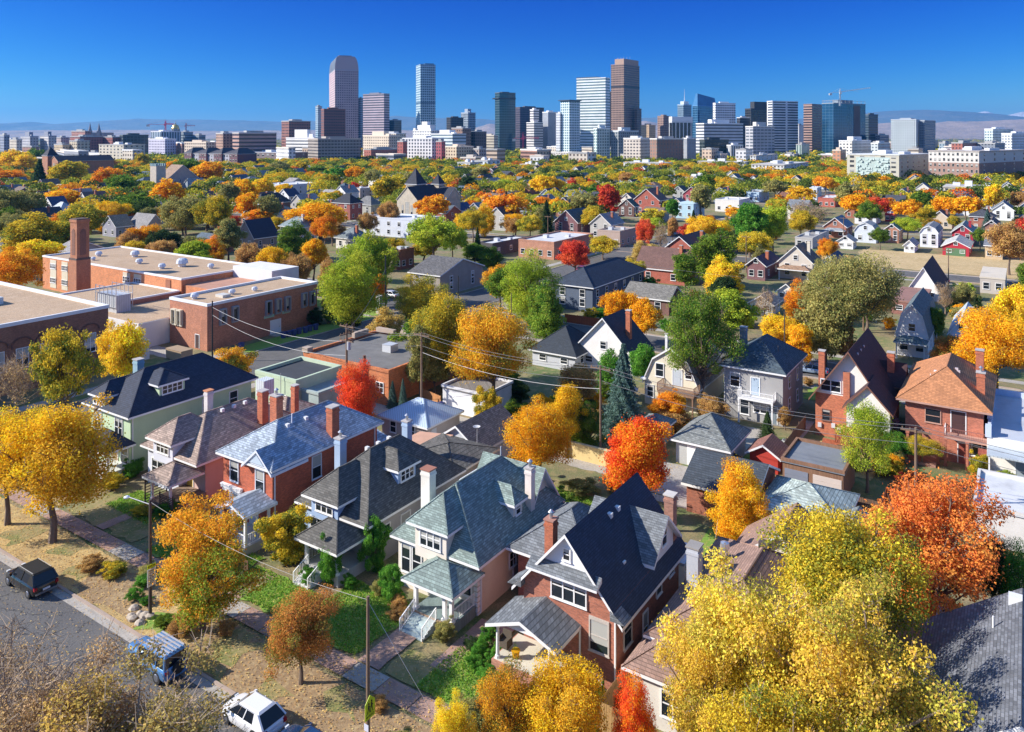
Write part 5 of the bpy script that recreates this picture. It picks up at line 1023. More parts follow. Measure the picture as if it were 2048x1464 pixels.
# capitol
x=(351-IW/2)/FPX*1650; o=ob('domed_capitol',None,None,(x,1650,0)); tag(o,'stone capitol building with a gold dome on a columned drum','capitol'); z=lambda v:zat(v,1650); k=1650/FPX
MB().box(-22,22,-8,22,0,z(268)).build('base',M('granite',(.36,.36,.38)),o)
mb=MB().lathe([(8.5*k,z(270)),(8.5*k,z(266)),(7.6*k,z(265.9)),(7.2*k,z(258))],20)
for i in range(16): t=2*math.pi*i/16; mb.tube((7.9*k*math.cos(t),7.9*k*math.sin(t),z(266)),(7.9*k*math.cos(t),7.9*k*math.sin(t),z(258)),.6,None,5)
mb.build('drum',M('granite',(.38,.40,.42)),o); MB().lathe([(7.6*k,z(258)),(7.2*k,z(255.5)),(5.8*k,z(252)),(3.8*k,z(249.6)),(1.4*k,z(248.6))],20).build('gold_dome',paint((.75,.52,.16),.3,.8),o)
MB().lathe([(1.4*k,z(248.7)),(1.4*k,z(246.5)),(.3*k,z(244)),(.1*k,z(241.5))],10).build('lantern',paint((.3,.35,.38),.5),o)
# twin spired cathedral
x=(189-IW/2)/FPX*1500; o=ob('cathedral',None,None,(x,1500,0)); tag(o,'twin spired grey cathedral left of the gold dome','church'); z=lambda v:zat(v,1500)
MB().box(-14,14,0,45,0,z(265)).build('nave',M('granite',(.35,.32,.33)),o)
for sx in (-8.6,8.6):
    MB().box(sx-3,sx+3,-3,3,0,z(262)).build('tower',M('granite',(.32,.30,.32)),o); MB().lathe([(3.6,z(262)),(1.9,z(255)),(.2,z(246))],8).build('spire',M('granite',(.22,.23,.28)),o,(sx,0,0))
T(140,160,206,274,1300,F((.36,.13,.11),(.2,.12,.12),3.4,3.4,.5,.5),'long brick mid rise in front of the twin spired cathedral',-33.4)
T(206,225,242,275,1320,F((.36,.13,.11),(.2,.12,.12),3.4,3.4,.5,.5),'brick red wing right of the cathedral mid rise',-33.4)
T(143,170,182,263,1420,F((.40,.20,.17),(.22,.14,.14),3.4,3.4,.5,.5),'faded red brick block left of the cathedral spires')
T(139,154,180,283,1150,F((.60,.52,.38),(.3,.25,.2),4,3.3,.6,.6),'cream apartment block with boxed window bays',-33.4)
T(108,125,139,290,1150,F((.58,.46,.30),(.3,.25,.2),3,3.3,.5,.5),'tan apartment block left of the cream boxed one')
T(239,246,297,271,1300,F((.06,.09,.10),(.04,.06,.07),4,4,.8,.7,.15),'dark green glass block with stepped roof line',-60,(.06,.08,.09))
T(302,322,362,264,1450,F((.5,.58,.66),(.1,.2,.32),4,60,.6,1),'blue and white hospital block beside the red crane',-33.4,(.6,.6,.65))
T(297,330,352,279,1250,F((.62,.60,.72),(.25,.22,.4),3.2,3.2,.5,.5),'unfinished white and violet wrapped building',-33.4,(.7,.7,.75))
T(360,370,386,265,1500,F((.28,.34,.40),(.15,.2,.26),30,3.8,1,.5),'blue grey office slab behind the gold dome')
T(386,398,411,271,1500,F((.26,.30,.36),(.14,.18,.22),30,3.8,1,.5),'dull blue office block right of the gold dome')
T(369,412,431,286,1050,F((.66,.55,.44),(.3,.22,.2),3.2,3.,.55,.5),'peach apartment block with stacked balconies',-33.4,(.6,.5,.4))
T(41,60,77,274,1250,F((.42,.42,.46),(.2,.22,.28),3,3.2,.5,.5),'grey mid rise with domed roof at the far left',-45,(.2,.22,.28),pent=1)
T(80,97,113,273,1250,F((.55,.53,.53),(.25,.26,.3),3,3.2,.5,.5),'pale mid rise with dark domed roof near the left edge',-45,(.2,.22,.28),pent=1)
T(0,8,19,271,1300,F((.25,.28,.36),(.12,.14,.2),3,3.4,.6,.5),'slate blue mid rise at the left edge',-45)
T(19,33,42,280,1200,F((.62,.55,.46),(.3,.26,.24),3,3.2,.5,.5),'small peach block beside the left domed mid rise')
T(113,122,139,276,1350,F((.55,.45,.44),(.3,.25,.25),3,3.2,.5,.5),'dusty pink block left of the cathedral')
# generic far blocks
FB=[(u,) for u in range(0,2048,24)]
pal=[((.62,.56,.48),(.3,.25,.22)),((.36,.20,.16),(.2,.13,.12)),((.70,.70,.72),(.3,.33,.38)),((.28,.30,.35),(.12,.15,.2)),((.55,.42,.32),(.25,.2,.18))]
pn=['cream','brown','white','slate grey','tan']
for i in range(95):
    u=R.uniform(-20,2060); Y=R.choice([850,950,1100,1250,1400,1600,1900,2300]); 
    if Y<1000 and 1500<u: Y=1100
    wpx=R.uniform(14,34)*1000/Y; hh=R.uniform(7,20)+(Y>1200)*R.uniform(0,9); k=R.randrange(5); c=pal[k]
    o,_,_,h=T(u-wpx,u,u+wpx*R.uniform(.4,.9),VH+(CH-hh)/Y*FPX,Y,F(c[0],c[1],3.4,3.4,R.choice([.5,.5,1]),.5),'x',R.choice([-33.4,-45,-56]),R.choice([(.6,.6,.6),(.3,.3,.3),(.5,.45,.4)]),pent=R.choice([0,.3,.5]),name='city_block',group='low blocks below the skyline')
    del o['label']; auto(o,('wide ' if wpx*Y/1000>25 else 'small ')+pn[k]+' block',('building'),'low blocks below the skyline')
for ph,u,v in (('pink granite tower',680,180),('slender pale blue tower',851,190),('dark teal tower',1010,240),('white striped tower',1186,220),('tallest brown tower',1250,190),('blue glass tower',1690,260),('broad grey slab block',670,305),('gold domed capitol',351,262),('big brown brick apartment block',1960,340),('greenish corner building',1780,340),('scattered window tower',1826,280),('white two column tower',1566,260),('brown brick apartments',1335,305),('long condominium row',390,318)): landmark(ph,u,v)
# ---------------- mountains, haze ----------------
def noise1(x,seed,o=6):
    s=0;a=1;f=1
    for i in range(o):
        r=math.sin(x*f*1.7+seed*3.1+i*7.3)+math.sin(x*f*2.9+seed*1.7+i*2.1)*.7; s+=a*r; a*=.5; f*=2.1
    return s
def range_(name,Y,prof,mat,seed,amp,depth):
    n=420; rows=12; V=[];Fc=[]
    us=[-400+2850*i/n for i in range(n+1)]
    for r in range(rows+1):
        q=r/rows
        for u in us:
            v=np.interp(u,[a for a,_ in prof],[b for _,b in prof]); top=zat(v,Y)+noise1(u/130.,seed)*amp
            yy=Y-depth*(1-q); e=q**.8
            z=max(-1,top*e+noise1(u/60+q*5,seed+r*.37)*amp*1.2*math.sin(q*3.14))
            if r==rows: z=top
            V.append(((u-IW/2)/FPX*Y,yy,z if r else -1))
    for r in range(rows):
        for i in range(n): a=r*(n+1)+i; Fc.append((a,a+1,a+n+2,a+n+1))
    m=MB(); m.poly(V,Fc); o=m.build(name,mat); struct(o)
    o.data.polygons.foreach_set('use_smooth',[True]*len(Fc)); return o
blue=groundmat('mountain_forest',(.11,.16,.19),(.15,.19,.21),(.19,.22,.23),.0012,.004)
tanm=groundmat('mountain_foothill',(.36,.28,.23),(.24,.20,.18),(.44,.35,.29),.002,.006)
snow=groundmat('mountain_snow',(.5,.5,.55),(.8,.8,.82),(.3,.3,.35),.002,.004)
range_('mountains',16000,[(-400,250),(0,247),(60,243),(110,247),(170,243),(280,238),(350,241),(420,239),(560,243),(700,240),(790,233),(830,236),(900,238),(960,236),(1000,240),(1100,236),(1250,238),(1350,235),(1500,238),(1600,236),(1720,228),(1770,223),(1850,219),(1900,222),(1960,226),(2048,232),(2200,228),(2450,240)],blue,1,9,3200)
range_('foothills',10500,[(-400,262),(0,262),(300,260),(600,262),(780,258),(930,262),(980,247),(1010,252),(1060,262),(1230,246),(1290,240),(1340,250),(1400,262),(1500,262),(1620,250),(1720,251),(1780,244),(1850,248),(1900,241),(1960,243),(2048,240),(2450,245)],tanm,4,6,1600)
range_('snowy_peaks',19500,[(-400,262),(1700,262),(1880,232),(1952,226),(1972,222),(1990,228),(2010,231),(2048,222),(2100,218),(2450,230)],snow,9,6,1500)
# a far wood belt on the plain
hz=MB().box(-21000,21000,-2500,23000,-2,800)
vm=bpy.data.materials.new('haze'); vm.use_nodes=True; t=vm.node_tree; t.nodes.clear(); out=t.nodes.new('ShaderNodeOutputMaterial'); pv=t.nodes.new('ShaderNodeVolumePrincipled')
pv.inputs['Color'].default_value=(.10,.46,1,1); pv.inputs['Density'].default_value=HAZE; pv.inputs['Anisotropy'].default_value=.2
t.links.new(pv.outputs[0],out.inputs['Volume'])
hzo=stuff(hz.build('haze',vm))
# ---------------- trees ----------------
LEAF=1.35
def leafmat(name,c1,c2,c3):
    m,t,p=newmat('leaves_'+name); t.nodes.remove(p); out=t.nodes['Material Output']
    a=N(t,'Attribute'); a.attribute_name='tint'; b=N(t,'Attribute'); b.attribute_name='rnd'
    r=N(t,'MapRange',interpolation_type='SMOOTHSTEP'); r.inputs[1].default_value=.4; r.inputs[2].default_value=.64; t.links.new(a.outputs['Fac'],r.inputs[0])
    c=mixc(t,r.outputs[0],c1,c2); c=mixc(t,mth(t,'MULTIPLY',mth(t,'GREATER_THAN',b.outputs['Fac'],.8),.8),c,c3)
    oi=N(t,'ObjectInfo')
    v=mth(t,'ADD',mth(t,'MULTIPLY',mth(t,'FRACT',mth(t,'MULTIPLY',b.outputs['Fac'],7.3)),.85),.85)
    v=mth(t,'MULTIPLY',v,mth(t,'ADD',mth(t,'MULTIPLY',oi.outputs['Random'],.3),.85))
    c=mixc(t,1.,c,mth(t,'MULTIPLY',v,LEAF),'MULTIPLY')
    d=N(t,'BsdfDiffuse'); tr=N(t,'BsdfTranslucent'); mx=N(t,'MixShader'); mx.inputs[0].default_value=.42
    t.links.new(c,d.inputs[0]); t.links.new(c,tr.inputs[0]); t.links.new(d.outputs[0],mx.inputs[1]); t.links.new(tr.outputs[0],mx.inputs[2]); t.links.new(mx.outputs[0],out.inputs[0]); return m
PAL={'C':((.66,.085,.03),(.68,.15,.035),(.50,.05,.03)),'U':((.62,.20,.045),(.58,.27,.06),(.56,.13,.04)),'T':((.42,.20,.05),(.21,.19,.04),(.50,.15,.04)),'X':((.42,.30,.07),(.30,.24,.08),(.50,.33,.10)),'Y':((.76,.43,.02),(.60,.35,.03),(.40,.31,.04)),'A':((.68,.31,.015),(.52,.22,.012),(.60,.42,.04)),'O':((.66,.21,.018),(.56,.28,.02),(.30,.16,.03)),
 'R':((.40,.05,.03),(.50,.11,.035),(.30,.05,.04)),'Q':((.62,.09,.02),(.66,.25,.02),(.52,.03,.02)),'G':((.055,.12,.018),(.12,.19,.025),(.22,.24,.03)),
 'L':((.24,.31,.03),(.34,.35,.035),(.13,.20,.02)),'V':((.17,.18,.06),(.26,.24,.08),(.32,.25,.08)),'B':((.36,.22,.08),(.27,.15,.06),(.42,.30,.08)),
 'S':((.07,.12,.10),(.11,.17,.15),(.04,.08,.06)),'D':((.022,.045,.018),(.04,.07,.025),(.06,.08,.03)),'YG':((.44,.33,.03),(.17,.19,.03),(.60,.38,.03)),
 'AG':((.55,.30,.025),(.15,.16,.03),(.58,.20,.02)),'OG':((.70,.34,.03),(.20,.26,.03),(.66,.22,.03)),'W':((.58,.40,.05),(.36,.33,.05),(.50,.30,.08)),'P':((.10,.05,.08),(.14,.08,.10),(.2,.12,.1)),'N':((.38,.27,.14),(.30,.20,.11),(.46,.32,.12)),'H':((.045,.15,.02),(.09,.22,.03),(.14,.25,.04))}
PN={'C':'coral red','U':'rusty orange','T':'russet','X':'brown yellow','W':'golden','Y':'yellow','A':'amber','O':'orange','R':'red','Q':'red and orange','G':'green','L':'lime green','V':'olive green','B':'tan','S':'blue green','D':'dark evergreen','YG':'yellow green','AG':'amber and olive','OG':'orange and green','P':'purple leaved','N':'nearly leafless','H':'fresh green'}
LMAT={k:leafmat(k,*v) for k,v in PAL.items()}
bark=M('bark',(.17,.125,.095),.95,.3); palebark=M('bark',(.36,.27,.19),.95,.3)
def leafmesh(name,P,Nn,size,tint):
    n=len(P); a=rng.normal(size=(n,3)); nn=Nn+.75*rng.normal(size=(n,3)); nn/=np.linalg.norm(nn,axis=1)[:,None]+1e-9
    u=np.cross(nn,a); u/=np.linalg.norm(u,axis=1)[:,None]+1e-9; v=np.cross(nn,u)
    s=(size*rng.uniform(.6,1.3,n))[:,None]; asp=rng.uniform(.55,.9,n)[:,None]
    V=np.empty((n,4,3)); V[:,0]=P-u*s*.5; V[:,1]=P-v*s*asp*.5+u*s*.1; V[:,2]=P+u*s*.5; V[:,3]=P+v*s*asp*.5+u*s*.05
    me=bpy.data.meshes.new(name); me.vertices.add(4*n); me.vertices.foreach_set('co',V.reshape(-1)); me.loops.add(4*n); me.loops.foreach_set('vertex_index',np.arange(4*n,dtype=np.int32))
    me.polygons.add(n); me.polygons.foreach_set('loop_start',np.arange(0,4*n,4,dtype=np.int32)); me.update(calc_edges=True)
    for nm,val in(('tint',tint),('rnd',rng.random(n))):
        at_=me.attributes.new(nm,'FLOAT','POINT'); at_.data.foreach_set('value',np.repeat(val,4).astype(np.float32))
    me.materials.append(LMAT['G']); return me
def proto(kind,nleaf,size,seed):
    global rng; rng=np.random.default_rng(seed); r=random.Random(seed)
    # nominal height 10, crown width about 8
    K=[]
    shape={'round':(6.2,4.,3.7,74),'tall':(5.9,2.9,4.1,60),'spread':(6.6,4.6,3.,70),'open':(6.1,4.2,3.8,48),'oval':(5.2,3.7,4.6,78),'shrub':(4.6,4.4,4.6,50),'bare':(6.,4.2,3.9,40),'golden':(5.9,4.3,4.0,64),'sparse':(6.1,4.3,3.8,44)}[kind]
    cz,rx,rz,nc=shape; lop=[r.uniform(.62,1.22) for _ in range(24)]
    for i in range(nc):
        q=i/nc; ph=i*2.39996+r.uniform(-.3,.3); zz=1-2*((i+.5)/nc)
        if kind in('round','spread','tall','open','bare','golden','sparse') and zz<-.72: zz=-.72+r.random()*.2
        rad_=(.55+.5*r.random()**.8); l=lop[int((ph%(2*math.pi))/(2*math.pi)*8)%8+8*(0 if zz<-.2 else 1 if zz<.45 else 2)]
        h=math.sqrt(max(0,1-zz*zz)); f=.78+.25*r.random()
        if kind=='tall': l*=(1-.35*max(0,zz))
        K.append((Vector((math.cos(ph)*h*rx*rad_*l*f,math.sin(ph)*h*rx*rad_*l*f,cz+zz*rz*rad_*f*(.55+.45*l if zz>.3 else 1))),r.uniform(.55,1.25)*(rx/4.)**.5*(.85 if kind in('golden','sparse') else 1)))
    for i in range(nc//4): K.append((Vector((r.uniform(-.45,.45)*rx,r.uniform(-.45,.45)*rx,cz+r.uniform(-.5,.6)*rz)),r.uniform(1.,1.7)))
    K=[k for k in K if r.random()<(.76 if kind in('open','golden') else .78)]
    cs=np.array([k[0] for k in K]); rs=np.array([k[1] for k in K]); w_=rs**2; w_/=w_.sum()
    idx=rng.choice(len(K),nleaf,p=w_); d=rng.normal(size=(nleaf,3)); d/=np.linalg.norm(d,axis=1)[:,None]; rr=rng.random(nleaf)**.38
    # ragged twig tips
    tip=rng.random(nleaf)<.17; rr=np.where(tip,rr*rng.uniform(1.,1.5,nleaf),rr)
    P=cs[idx]+d*(rs[idx]*rr)[:,None]*np.array([1.08,1.08,.82])
    P[:,2]=np.maximum(P[:,2],.25)
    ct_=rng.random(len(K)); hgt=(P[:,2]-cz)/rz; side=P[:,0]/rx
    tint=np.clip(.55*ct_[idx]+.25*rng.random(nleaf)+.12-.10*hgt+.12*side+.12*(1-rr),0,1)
    me=leafmesh('crown_mesh',P,d*.9+np.array([0,0,.35]),size,tint)
    tm=MB(); top=cz-.2*rz; base=.24 if kind!='shrub' else .1
    k=7 if nleaf>8000 else 5
    pts=[Vector((0,0,-.1)),Vector((r.uniform(-.15,.15),r.uniform(-.15,.15),1.4)),Vector((r.uniform(-.3,.3),r.uniform(-.3,.3),top*.6)),Vector((r.uniform(-.4,.4),r.uniform(-.4,.4),top))]
    rd=[base*1.25,base*.85,base*.68,base*.4]
    for i in range(3): tm.tube(pts[i],pts[i+1],rd[i],rd[i+1],k,0,False)
    nl=len(K) if kind in('bare','open','golden','sparse') else (34 if nleaf>8000 else 8)
    for i in range(min(nl,len(K))):
        c=K[i][0]; s0=pts[1].lerp(pts[3],min(1,max(.12,(c.z-2)/8))); m=s0.lerp(c,.5)+Vector((r.uniform(-.3,.3),r.uniform(-.3,.3),-.35)); b0=base*.42
        tm.tube(s0,m,b0,b0*.62,4 if nleaf<8000 else 5,0,False); tm.tube(m,c,b0*.62,b0*.2,4,0,False)
        if nleaf>8000 or kind=='bare':
            for j in range(9 if kind in('bare','sparse') else 6):
                e=c+Vector((r.gauss(0,1),r.gauss(0,1),r.gauss(.4,.9))).normalized()*K[i][1]*1.05; tm.tube(c.lerp(m,r.random()*.4),e,b0*.26,.012,3,0,False)
                if kind in('bare','sparse'):
                    for _ in range(3): e2=e+Vector((r.gauss(0,1),r.gauss(0,1),r.gauss(.4,.8)))*.45; tm.tube(e.lerp(c,r.random()*.5),e2,.022,.008,3,0,False)
    return me,tm.mesh('trunk_mesh',bark if kind not in('bare','golden','sparse') else palebark)
def conifer(nleaf,size,seed):
    global rng; rng=np.random.default_rng(seed); z=rng.random(nleaf)**1.25*9.2+.5; lay=np.floor(z*1.9)/1.9; fr=(z-lay)*1.9
    R_=(10-z)*.30*(1.08-.55*fr)+.12; th=rng.random(nleaf)*6.283; lob=1+.22*np.sin(th*7+lay*3)
    q=rng.random(nleaf)**.45; P=np.stack([np.cos(th)*R_*q*lob,np.sin(th)*R_*q*lob,z-.35*q*R_*.4],1); d=np.stack([np.cos(th),np.sin(th),np.full(nleaf,.4)],1)
    me=leafmesh('crown_mesh',P,d,size,rng.random(nleaf)); tm=MB().tube((0,0,-.1),(0,0,9.2),.22,.04,6); return me,tm.mesh('trunk_mesh',bark)
PR={}
def getp(kind,lod,k):
    key=(kind,lod,k)
    if key not in PR:
        nl,sz={0:(50000,.145),1:(24000,.27),2:(5200,.58)}[lod]
        if kind=='bare': nl=int(nl*.10); sz*=.8
        if kind=='open': nl=int(nl*.62)
        if kind=='golden': nl,sz=50000,.135
        if kind=='sparse': nl,sz=26000,.14
        if kind=='shrub' and lod==0: nl=24000; sz=.3
        PR[key]=(conifer(nl,sz*1.1,k+11) if kind=='conifer' else proto(kind,nl,sz,k*7+hash_(kind)))
    return PR[key]
def hash_(s): return sum(ord(c)*(i+1) for i,c in enumerate(s))%1000
TREES=[]
def tree(gx,gy,h,w,kind,pal,label=None,lod=None,group='autumn trees of the neighbourhood',name='tree',z=0,cat='tree'):
    p=W(gx,gy,z); Y=p[1]
    if lod is None: lod=0 if Y<92 or (Y<150 and w>9.5) else (1 if Y<290 else 2)
    nv={0:3,1:3,2:3}[lod]; me,tm=getp(kind,lod,R.randrange(nv) if kind not in('bare','conifer') or lod==2 else R.randrange(2))
    o=ob(name,None,None,p,R.uniform(0,6.28)); o.empty_display_size=.5
    cwn={'round':8.,'tall':6.,'spread':9.2,'open':8.4,'oval':7.8,'shrub':8.8,'bare':8.4,'golden':8.8,'sparse':8.6,'conifer':5.6}[kind]
    hh={'shrub':9.6,'conifer':9.7}.get(kind,10.2); sw=w/cwn*.97; sz=h/hh
    c=ob('crown',me,o); k_=R.uniform(.86,1.16); c.scale=(sw*k_,sw/k_,sz); c.material_slots[0].link='OBJECT'; c.material_slots[0].material=LMAT[pal]
    t=ob('trunk',tm,o); t.scale=(sw*k_,sw/k_,sz)
    TREES.append((gx,gy,w))
    if label: tag(o,label,cat,group)
    else: auto(o,('small ' if h<6 else '')+PN[pal]+(' spruce' if kind=='conifer' else (' bush' if name=='shrub' else ' tree')),cat,group)
    return o
def tpx(u,vt,vb,w,pal,kind=None,label=None,**k):
    P=at(u,vb); g=GR(P); Y=P[1]; h=(vb-vt)/FPX*Y; ww=w/FPX*Y
    if kind is None: kind=('tall' if w<.62*(vb-vt) else R.choice(['round','round','oval','spread']))
    if pal=='N': kind='bare'
    return tree(g[0],g[1],h,ww,kind,pal,label,**k)
NG='trees around the near houses'
for a in [
 (105,795,1085,262,'Y','round','big bright yellow tree at the left in front of the green house'),
 (15,815,1050,190,'Y','round','yellow tree cut by the left edge behind the big yellow one'),
 (405,985,1262,205,'OG','oval','orange and green tree beside the street light pole'),
 (573,1000,1128,112,'YG','shrub','round yellow green bush tree left of the white porch steps'),
 (602,1188,1368,170,'T','round','russet and olive round tree by the sidewalk'),
 (1478,908,1125,135,'A','oval','amber tree in front of the dark brick garage'),
 (1275,812,1062,150,'Q','tall','scarlet and orange tree behind the navy gable'),
 (1078,800,985,150,'A','round','golden amber tree in the backyard left of the scarlet one'),
 (1133,755,915,85,'Y','tall','tall yellow tree behind the golden amber one'),
 (1872,920,1290,262,'U','oval','very large orange tree on the right side'),
 (715,712,885,98,'C','oval','fiery red maple beside the orange brick shop'),
 (457,690,792,90,'AG','oval','small green and orange street tree near the pickup truck'),
 (985,592,838,175,'AG','round','large amber and olive tree in the centre'),
 (893,572,775,150,'YG','round','yellow green tree left of the large amber one'),
 (940,640,790,120,'A','oval','amber tree squeezed between the two large central trees'),
 (1405,565,822,150,'G','open','tall airy green tree beside the cream gambrel house'),
 (1706,487,732,208,'V','spread','huge olive willow like tree in the right middle'),
 (1650,560,735,120,'V','oval','olive tree leaning on the left of the huge olive one'),
 (1247,688,885,92,'S','conifer','tall blue green spruce between the green and scarlet trees'),
 (1225,700,800,70,'H','open','bright green sumac below the white gable'),
 (1290,682,780,70,'H','round','green sumac left of the cream gambrel house'),
 (1155,722,835,85,'B','round','rusty brown tree left of the spruce'),
 (1175,800,905,75,'G','oval','dense green shrub tree below the rusty brown tree'),
 (30,700,840,110,'N','bare','bare tan tree at the left edge by the school'),
 (130,645,860,120,'YG','open','thin yellow and grey tree in front of the arched school wing'),
 (245,638,805,98,'Y','round','yellow tree beside the white loading shed'),
 (1735,798,985,120,'L','open','pale olive tree in the backyard of the maroon roofed house'),
 (1772,800,900,45,'P','tall','slim purple leaved tree behind the pale olive one'),
 (1845,872,930,80,'YG','spread','yellow green vine arbour beside the terracotta roofed house'),
 (1957,900,960,40,'YG','shrub','little yellow green tree at the back stair'),
 (1535,822,885,42,'D','conifer','dark green cone shaped conifer beside the curved path'),
 (785,762,815,24,'S','conifer','left one of two slim junipers by the orange shop'),
 (806,757,818,24,'S','conifer','right one of two slim junipers by the orange shop'),
 (975,768,870,62,'YG','shrub','yellow and green vine covering the end of the white door garage'),
 (600,765,815,40,'AG','open','thin brown tree beside the mint green flat building'),
 (1225,812,870,0,'G','shrub',None),
 (1990,605,800,165,'A','round','large amber tree at the right edge above the white flat roof'),
 (2032,560,700,110,'Y','round','yellow tree cut by the right edge'),
 (1905,668,748,82,'T','round','dark russet tree on the lawn of the white gambrel house'),
 (1955,690,800,80,'Y','round','bright yellow tree between the terracotta roof and the right edge'),
 (1130,1325,1560,205,'Y','round','pale yellow tree at the bottom right of the centre'),
 (1015,1318,1540,135,'AG','oval','olive and russet tree before the brick porch'),
 (905,1385,1560,90,'Y','oval','small yellow tree at the bottom centre'),
 (1268,1345,1590,120,'Q','oval','scarlet orange tree at the bottom beside the wooden fence'),
 (2035,1085,1290,80,'H','oval','fresh green tree at the right edge'),
 (1985,1060,1260,90,'D','round','dark green tree between the orange tree and the right edge'),
 (1690,1010,1400,290,'YG','round','yellow green tree rising behind the huge golden tree'),
]:
    if a[6]: tpx(*a,group=NG)
tree(-7.2,43,11.6,11.5,'golden','W','huge golden tree filling the bottom right of the view',group=NG)
tree(-14.4,40.9,9.4,6.2,'golden','W','narrow golden tree in front of the pale wall of the brown roofed house',group=NG)
tree(-39.4,20.2,9.3,8.2,'sparse','N','thin grey brown tree near the bottom left corner left of the brown leaved one',group=NG)
tree(-13.2,43.3,11.2,10.2,'golden','W','golden tree with pale limbs covering the front of the brown roofed house',group=NG)
tree(-9.8,37.6,8.8,8.4,'golden','YG','lower golden tree at the bottom edge below the huge golden one',group=NG)
tree(-35.4,20.9,9.7,10.4,'sparse','X','brown leaved sparse tree at the bottom left in front of the white car',group=NG)
tree(-42.5,18.8,9.5,9,'bare','N','bare silvery tree in the bottom left corner',group=NG)
tree(-47.5,20,8.5,8,'bare','N','bare purple grey tree at the left of the bottom corner',group=NG)
# trees of the middle distance, placed one by one
MT="""30,298,348,60,Y;12,335,378,70,O;52,306,350,44,Y;70,296,335,42,G;137,320,377,64,YG;20,372,465,95,V;62,378,458,64,V;8,410,490,55,G;130,377,417,78,A;185,392,440,28,N;214,333,390,52,O;212,313,350,44,B;241,347,402,56,G;270,386,445,64,G;228,408,450,44,L;258,412,445,24,A;284,304,340,32,YG;336,358,425,74,A;371,390,485,88,V;430,384,495,72,YG;376,315,362,52,G;420,320,370,62,A;345,318,352,30,A;62,428,530,132,YG;165,406,490,90,YG;30,498,605,88,O;288,446,520,70,A;258,462,525,55,B;330,455,530,66,D;386,468,528,56,V;482,354,425,60,A;527,354,415,48,Y;458,362,430,44,V;496,380,450,50,A;556,320,356,36,V;588,332,354,24,R;602,321,352,32,YG;568,365,400,40,Y;632,330,358,42,G;678,330,370,42,H;712,330,372,40,A;747,335,380,32,V;775,350,414,70,YG;707,362,390,28,R;685,380,402,30,A;640,400,478,118,A;585,443,520,70,G;538,388,455,45,V;522,412,455,62,O;457,428,525,52,V;498,484,565,62,B;545,486,575,66,Y;596,504,590,56,B;627,470,565,52,A;660,515,600,48,B;705,485,670,130,L;740,462,610,95,L;752,538,618,50,O;868,428,540,124,L;905,455,520,60,L;777,398,468,44,B;736,424,478,36,B;866,385,456,72,O;927,424,475,38,Y;1005,378,455,88,O;970,408,475,46,Y;1092,346,405,72,Y;1012,357,390,58,L;1145,356,398,30,R;1180,357,382,22,R;1217,362,444,42,R;1168,384,440,60,V;1085,390,430,46,O;1112,394,434,30,A;1060,426,485,56,YG;1026,434,480,36,B;1186,369,405,30,H;1140,344,372,64,D;1192,344,370,38,G;1255,342,376,40,B;1320,347,376,48,D;1284,365,390,56,A;1346,393,446,28,H;1303,414,455,54,YG;1290,436,505,40,R;1322,440,508,32,N;1345,430,485,22,B;1386,441,495,60,R;1150,475,560,68,R;1206,469,520,62,YG;1055,502,655,120,L;1020,520,640,90,G;1090,560,690,80,G;950,484,528,56,G;982,490,545,46,G;946,414,485,50,YG;836,542,668,100,YG;700,573,665,68,D;672,560,640,60,B;1410,344,398,42,G;1402,362,435,40,V;1455,364,398,32,A;1550,358,402,50,V;1548,346,368,48,O;1592,350,374,42,A;1602,370,408,52,Y;1560,390,430,44,O;1467,410,444,38,A;1445,438,495,68,YG;1500,395,515,60,H;1545,405,510,60,L;1614,398,468,84,N;1650,349,394,48,O;1680,354,388,34,L;1742,359,405,66,YG;1766,352,380,38,A;1712,383,445,72,A;1757,391,440,40,R;1698,362,420,46,V;1818,398,452,60,A;1845,380,430,50,G;1893,388,448,58,A;1932,388,452,64,A;1986,362,430,38,Y;1815,432,482,50,L;1655,473,535,42,O;1447,513,606,80,Y;1430,452,575,88,G;1370,500,590,50,G;1600,560,650,60,O;1530,572,655,48,N;1890,562,630,42,N;1925,563,628,44,V;2018,442,550,78,B;1562,622,730,84,Y;1600,640,745,50,A;1240,573,690,80,A;1285,590,700,70,A;1520,490,545,34,V;1640,520,600,50,V;1870,610,690,50,G;1690,640,740,40,B;1335,780,850,70,O;1420,790,850,60,B;1570,810,860,28,B;990,820,880,60,G;1030,800,860,50,G;840,640,800,55,V;870,690,790,55,V;640,640,690,0,G;1760,455,500,40,G;1960,455,500,30,G;2040,380,430,40,B;660,345,390,34,YG;815,345,380,30,V;960,330,372,40,V;900,345,385,44,YG;935,350,395,40,D;1045,332,365,34,V;1290,325,350,26,YG;1370,330,352,30,B;1425,330,352,30,YG;1465,332,352,24,O;1500,345,372,30,O"""
for s in MT.split(';'):
    q=s.split(','); 
    if q[3]!='0': a_=[float(x) for x in q[:4]]; a_[3]*=1.1; tpx(*a_,q[4])
for a in ((79,320,380,40,'D'),(1093,400,468,30,'D'),(1975,418,470,30,'S'),(1387,420,448,18,'D'),(955,455,520,26,'D'),(196,415,450,16,'D'),(345,350,380,14,'D')): tpx(*a,'conifer')
for q in ((1447,1614,690,820,96),(1283,1440,690,800,95),(1622,1800,690,850,96),(1788,1975,740,900,96),(420,655,560,700,125)): VIS.append(q)
SP=['A','O','Y','YG','V','G','L','B','YG','AG','G','V','A','YG','X','V','G','R','YG','D','X','V','T']
def clear(x,y,r): return not any(a-r<x<b+r and c-r<y<d+r for a,b,c,d in OCC) 
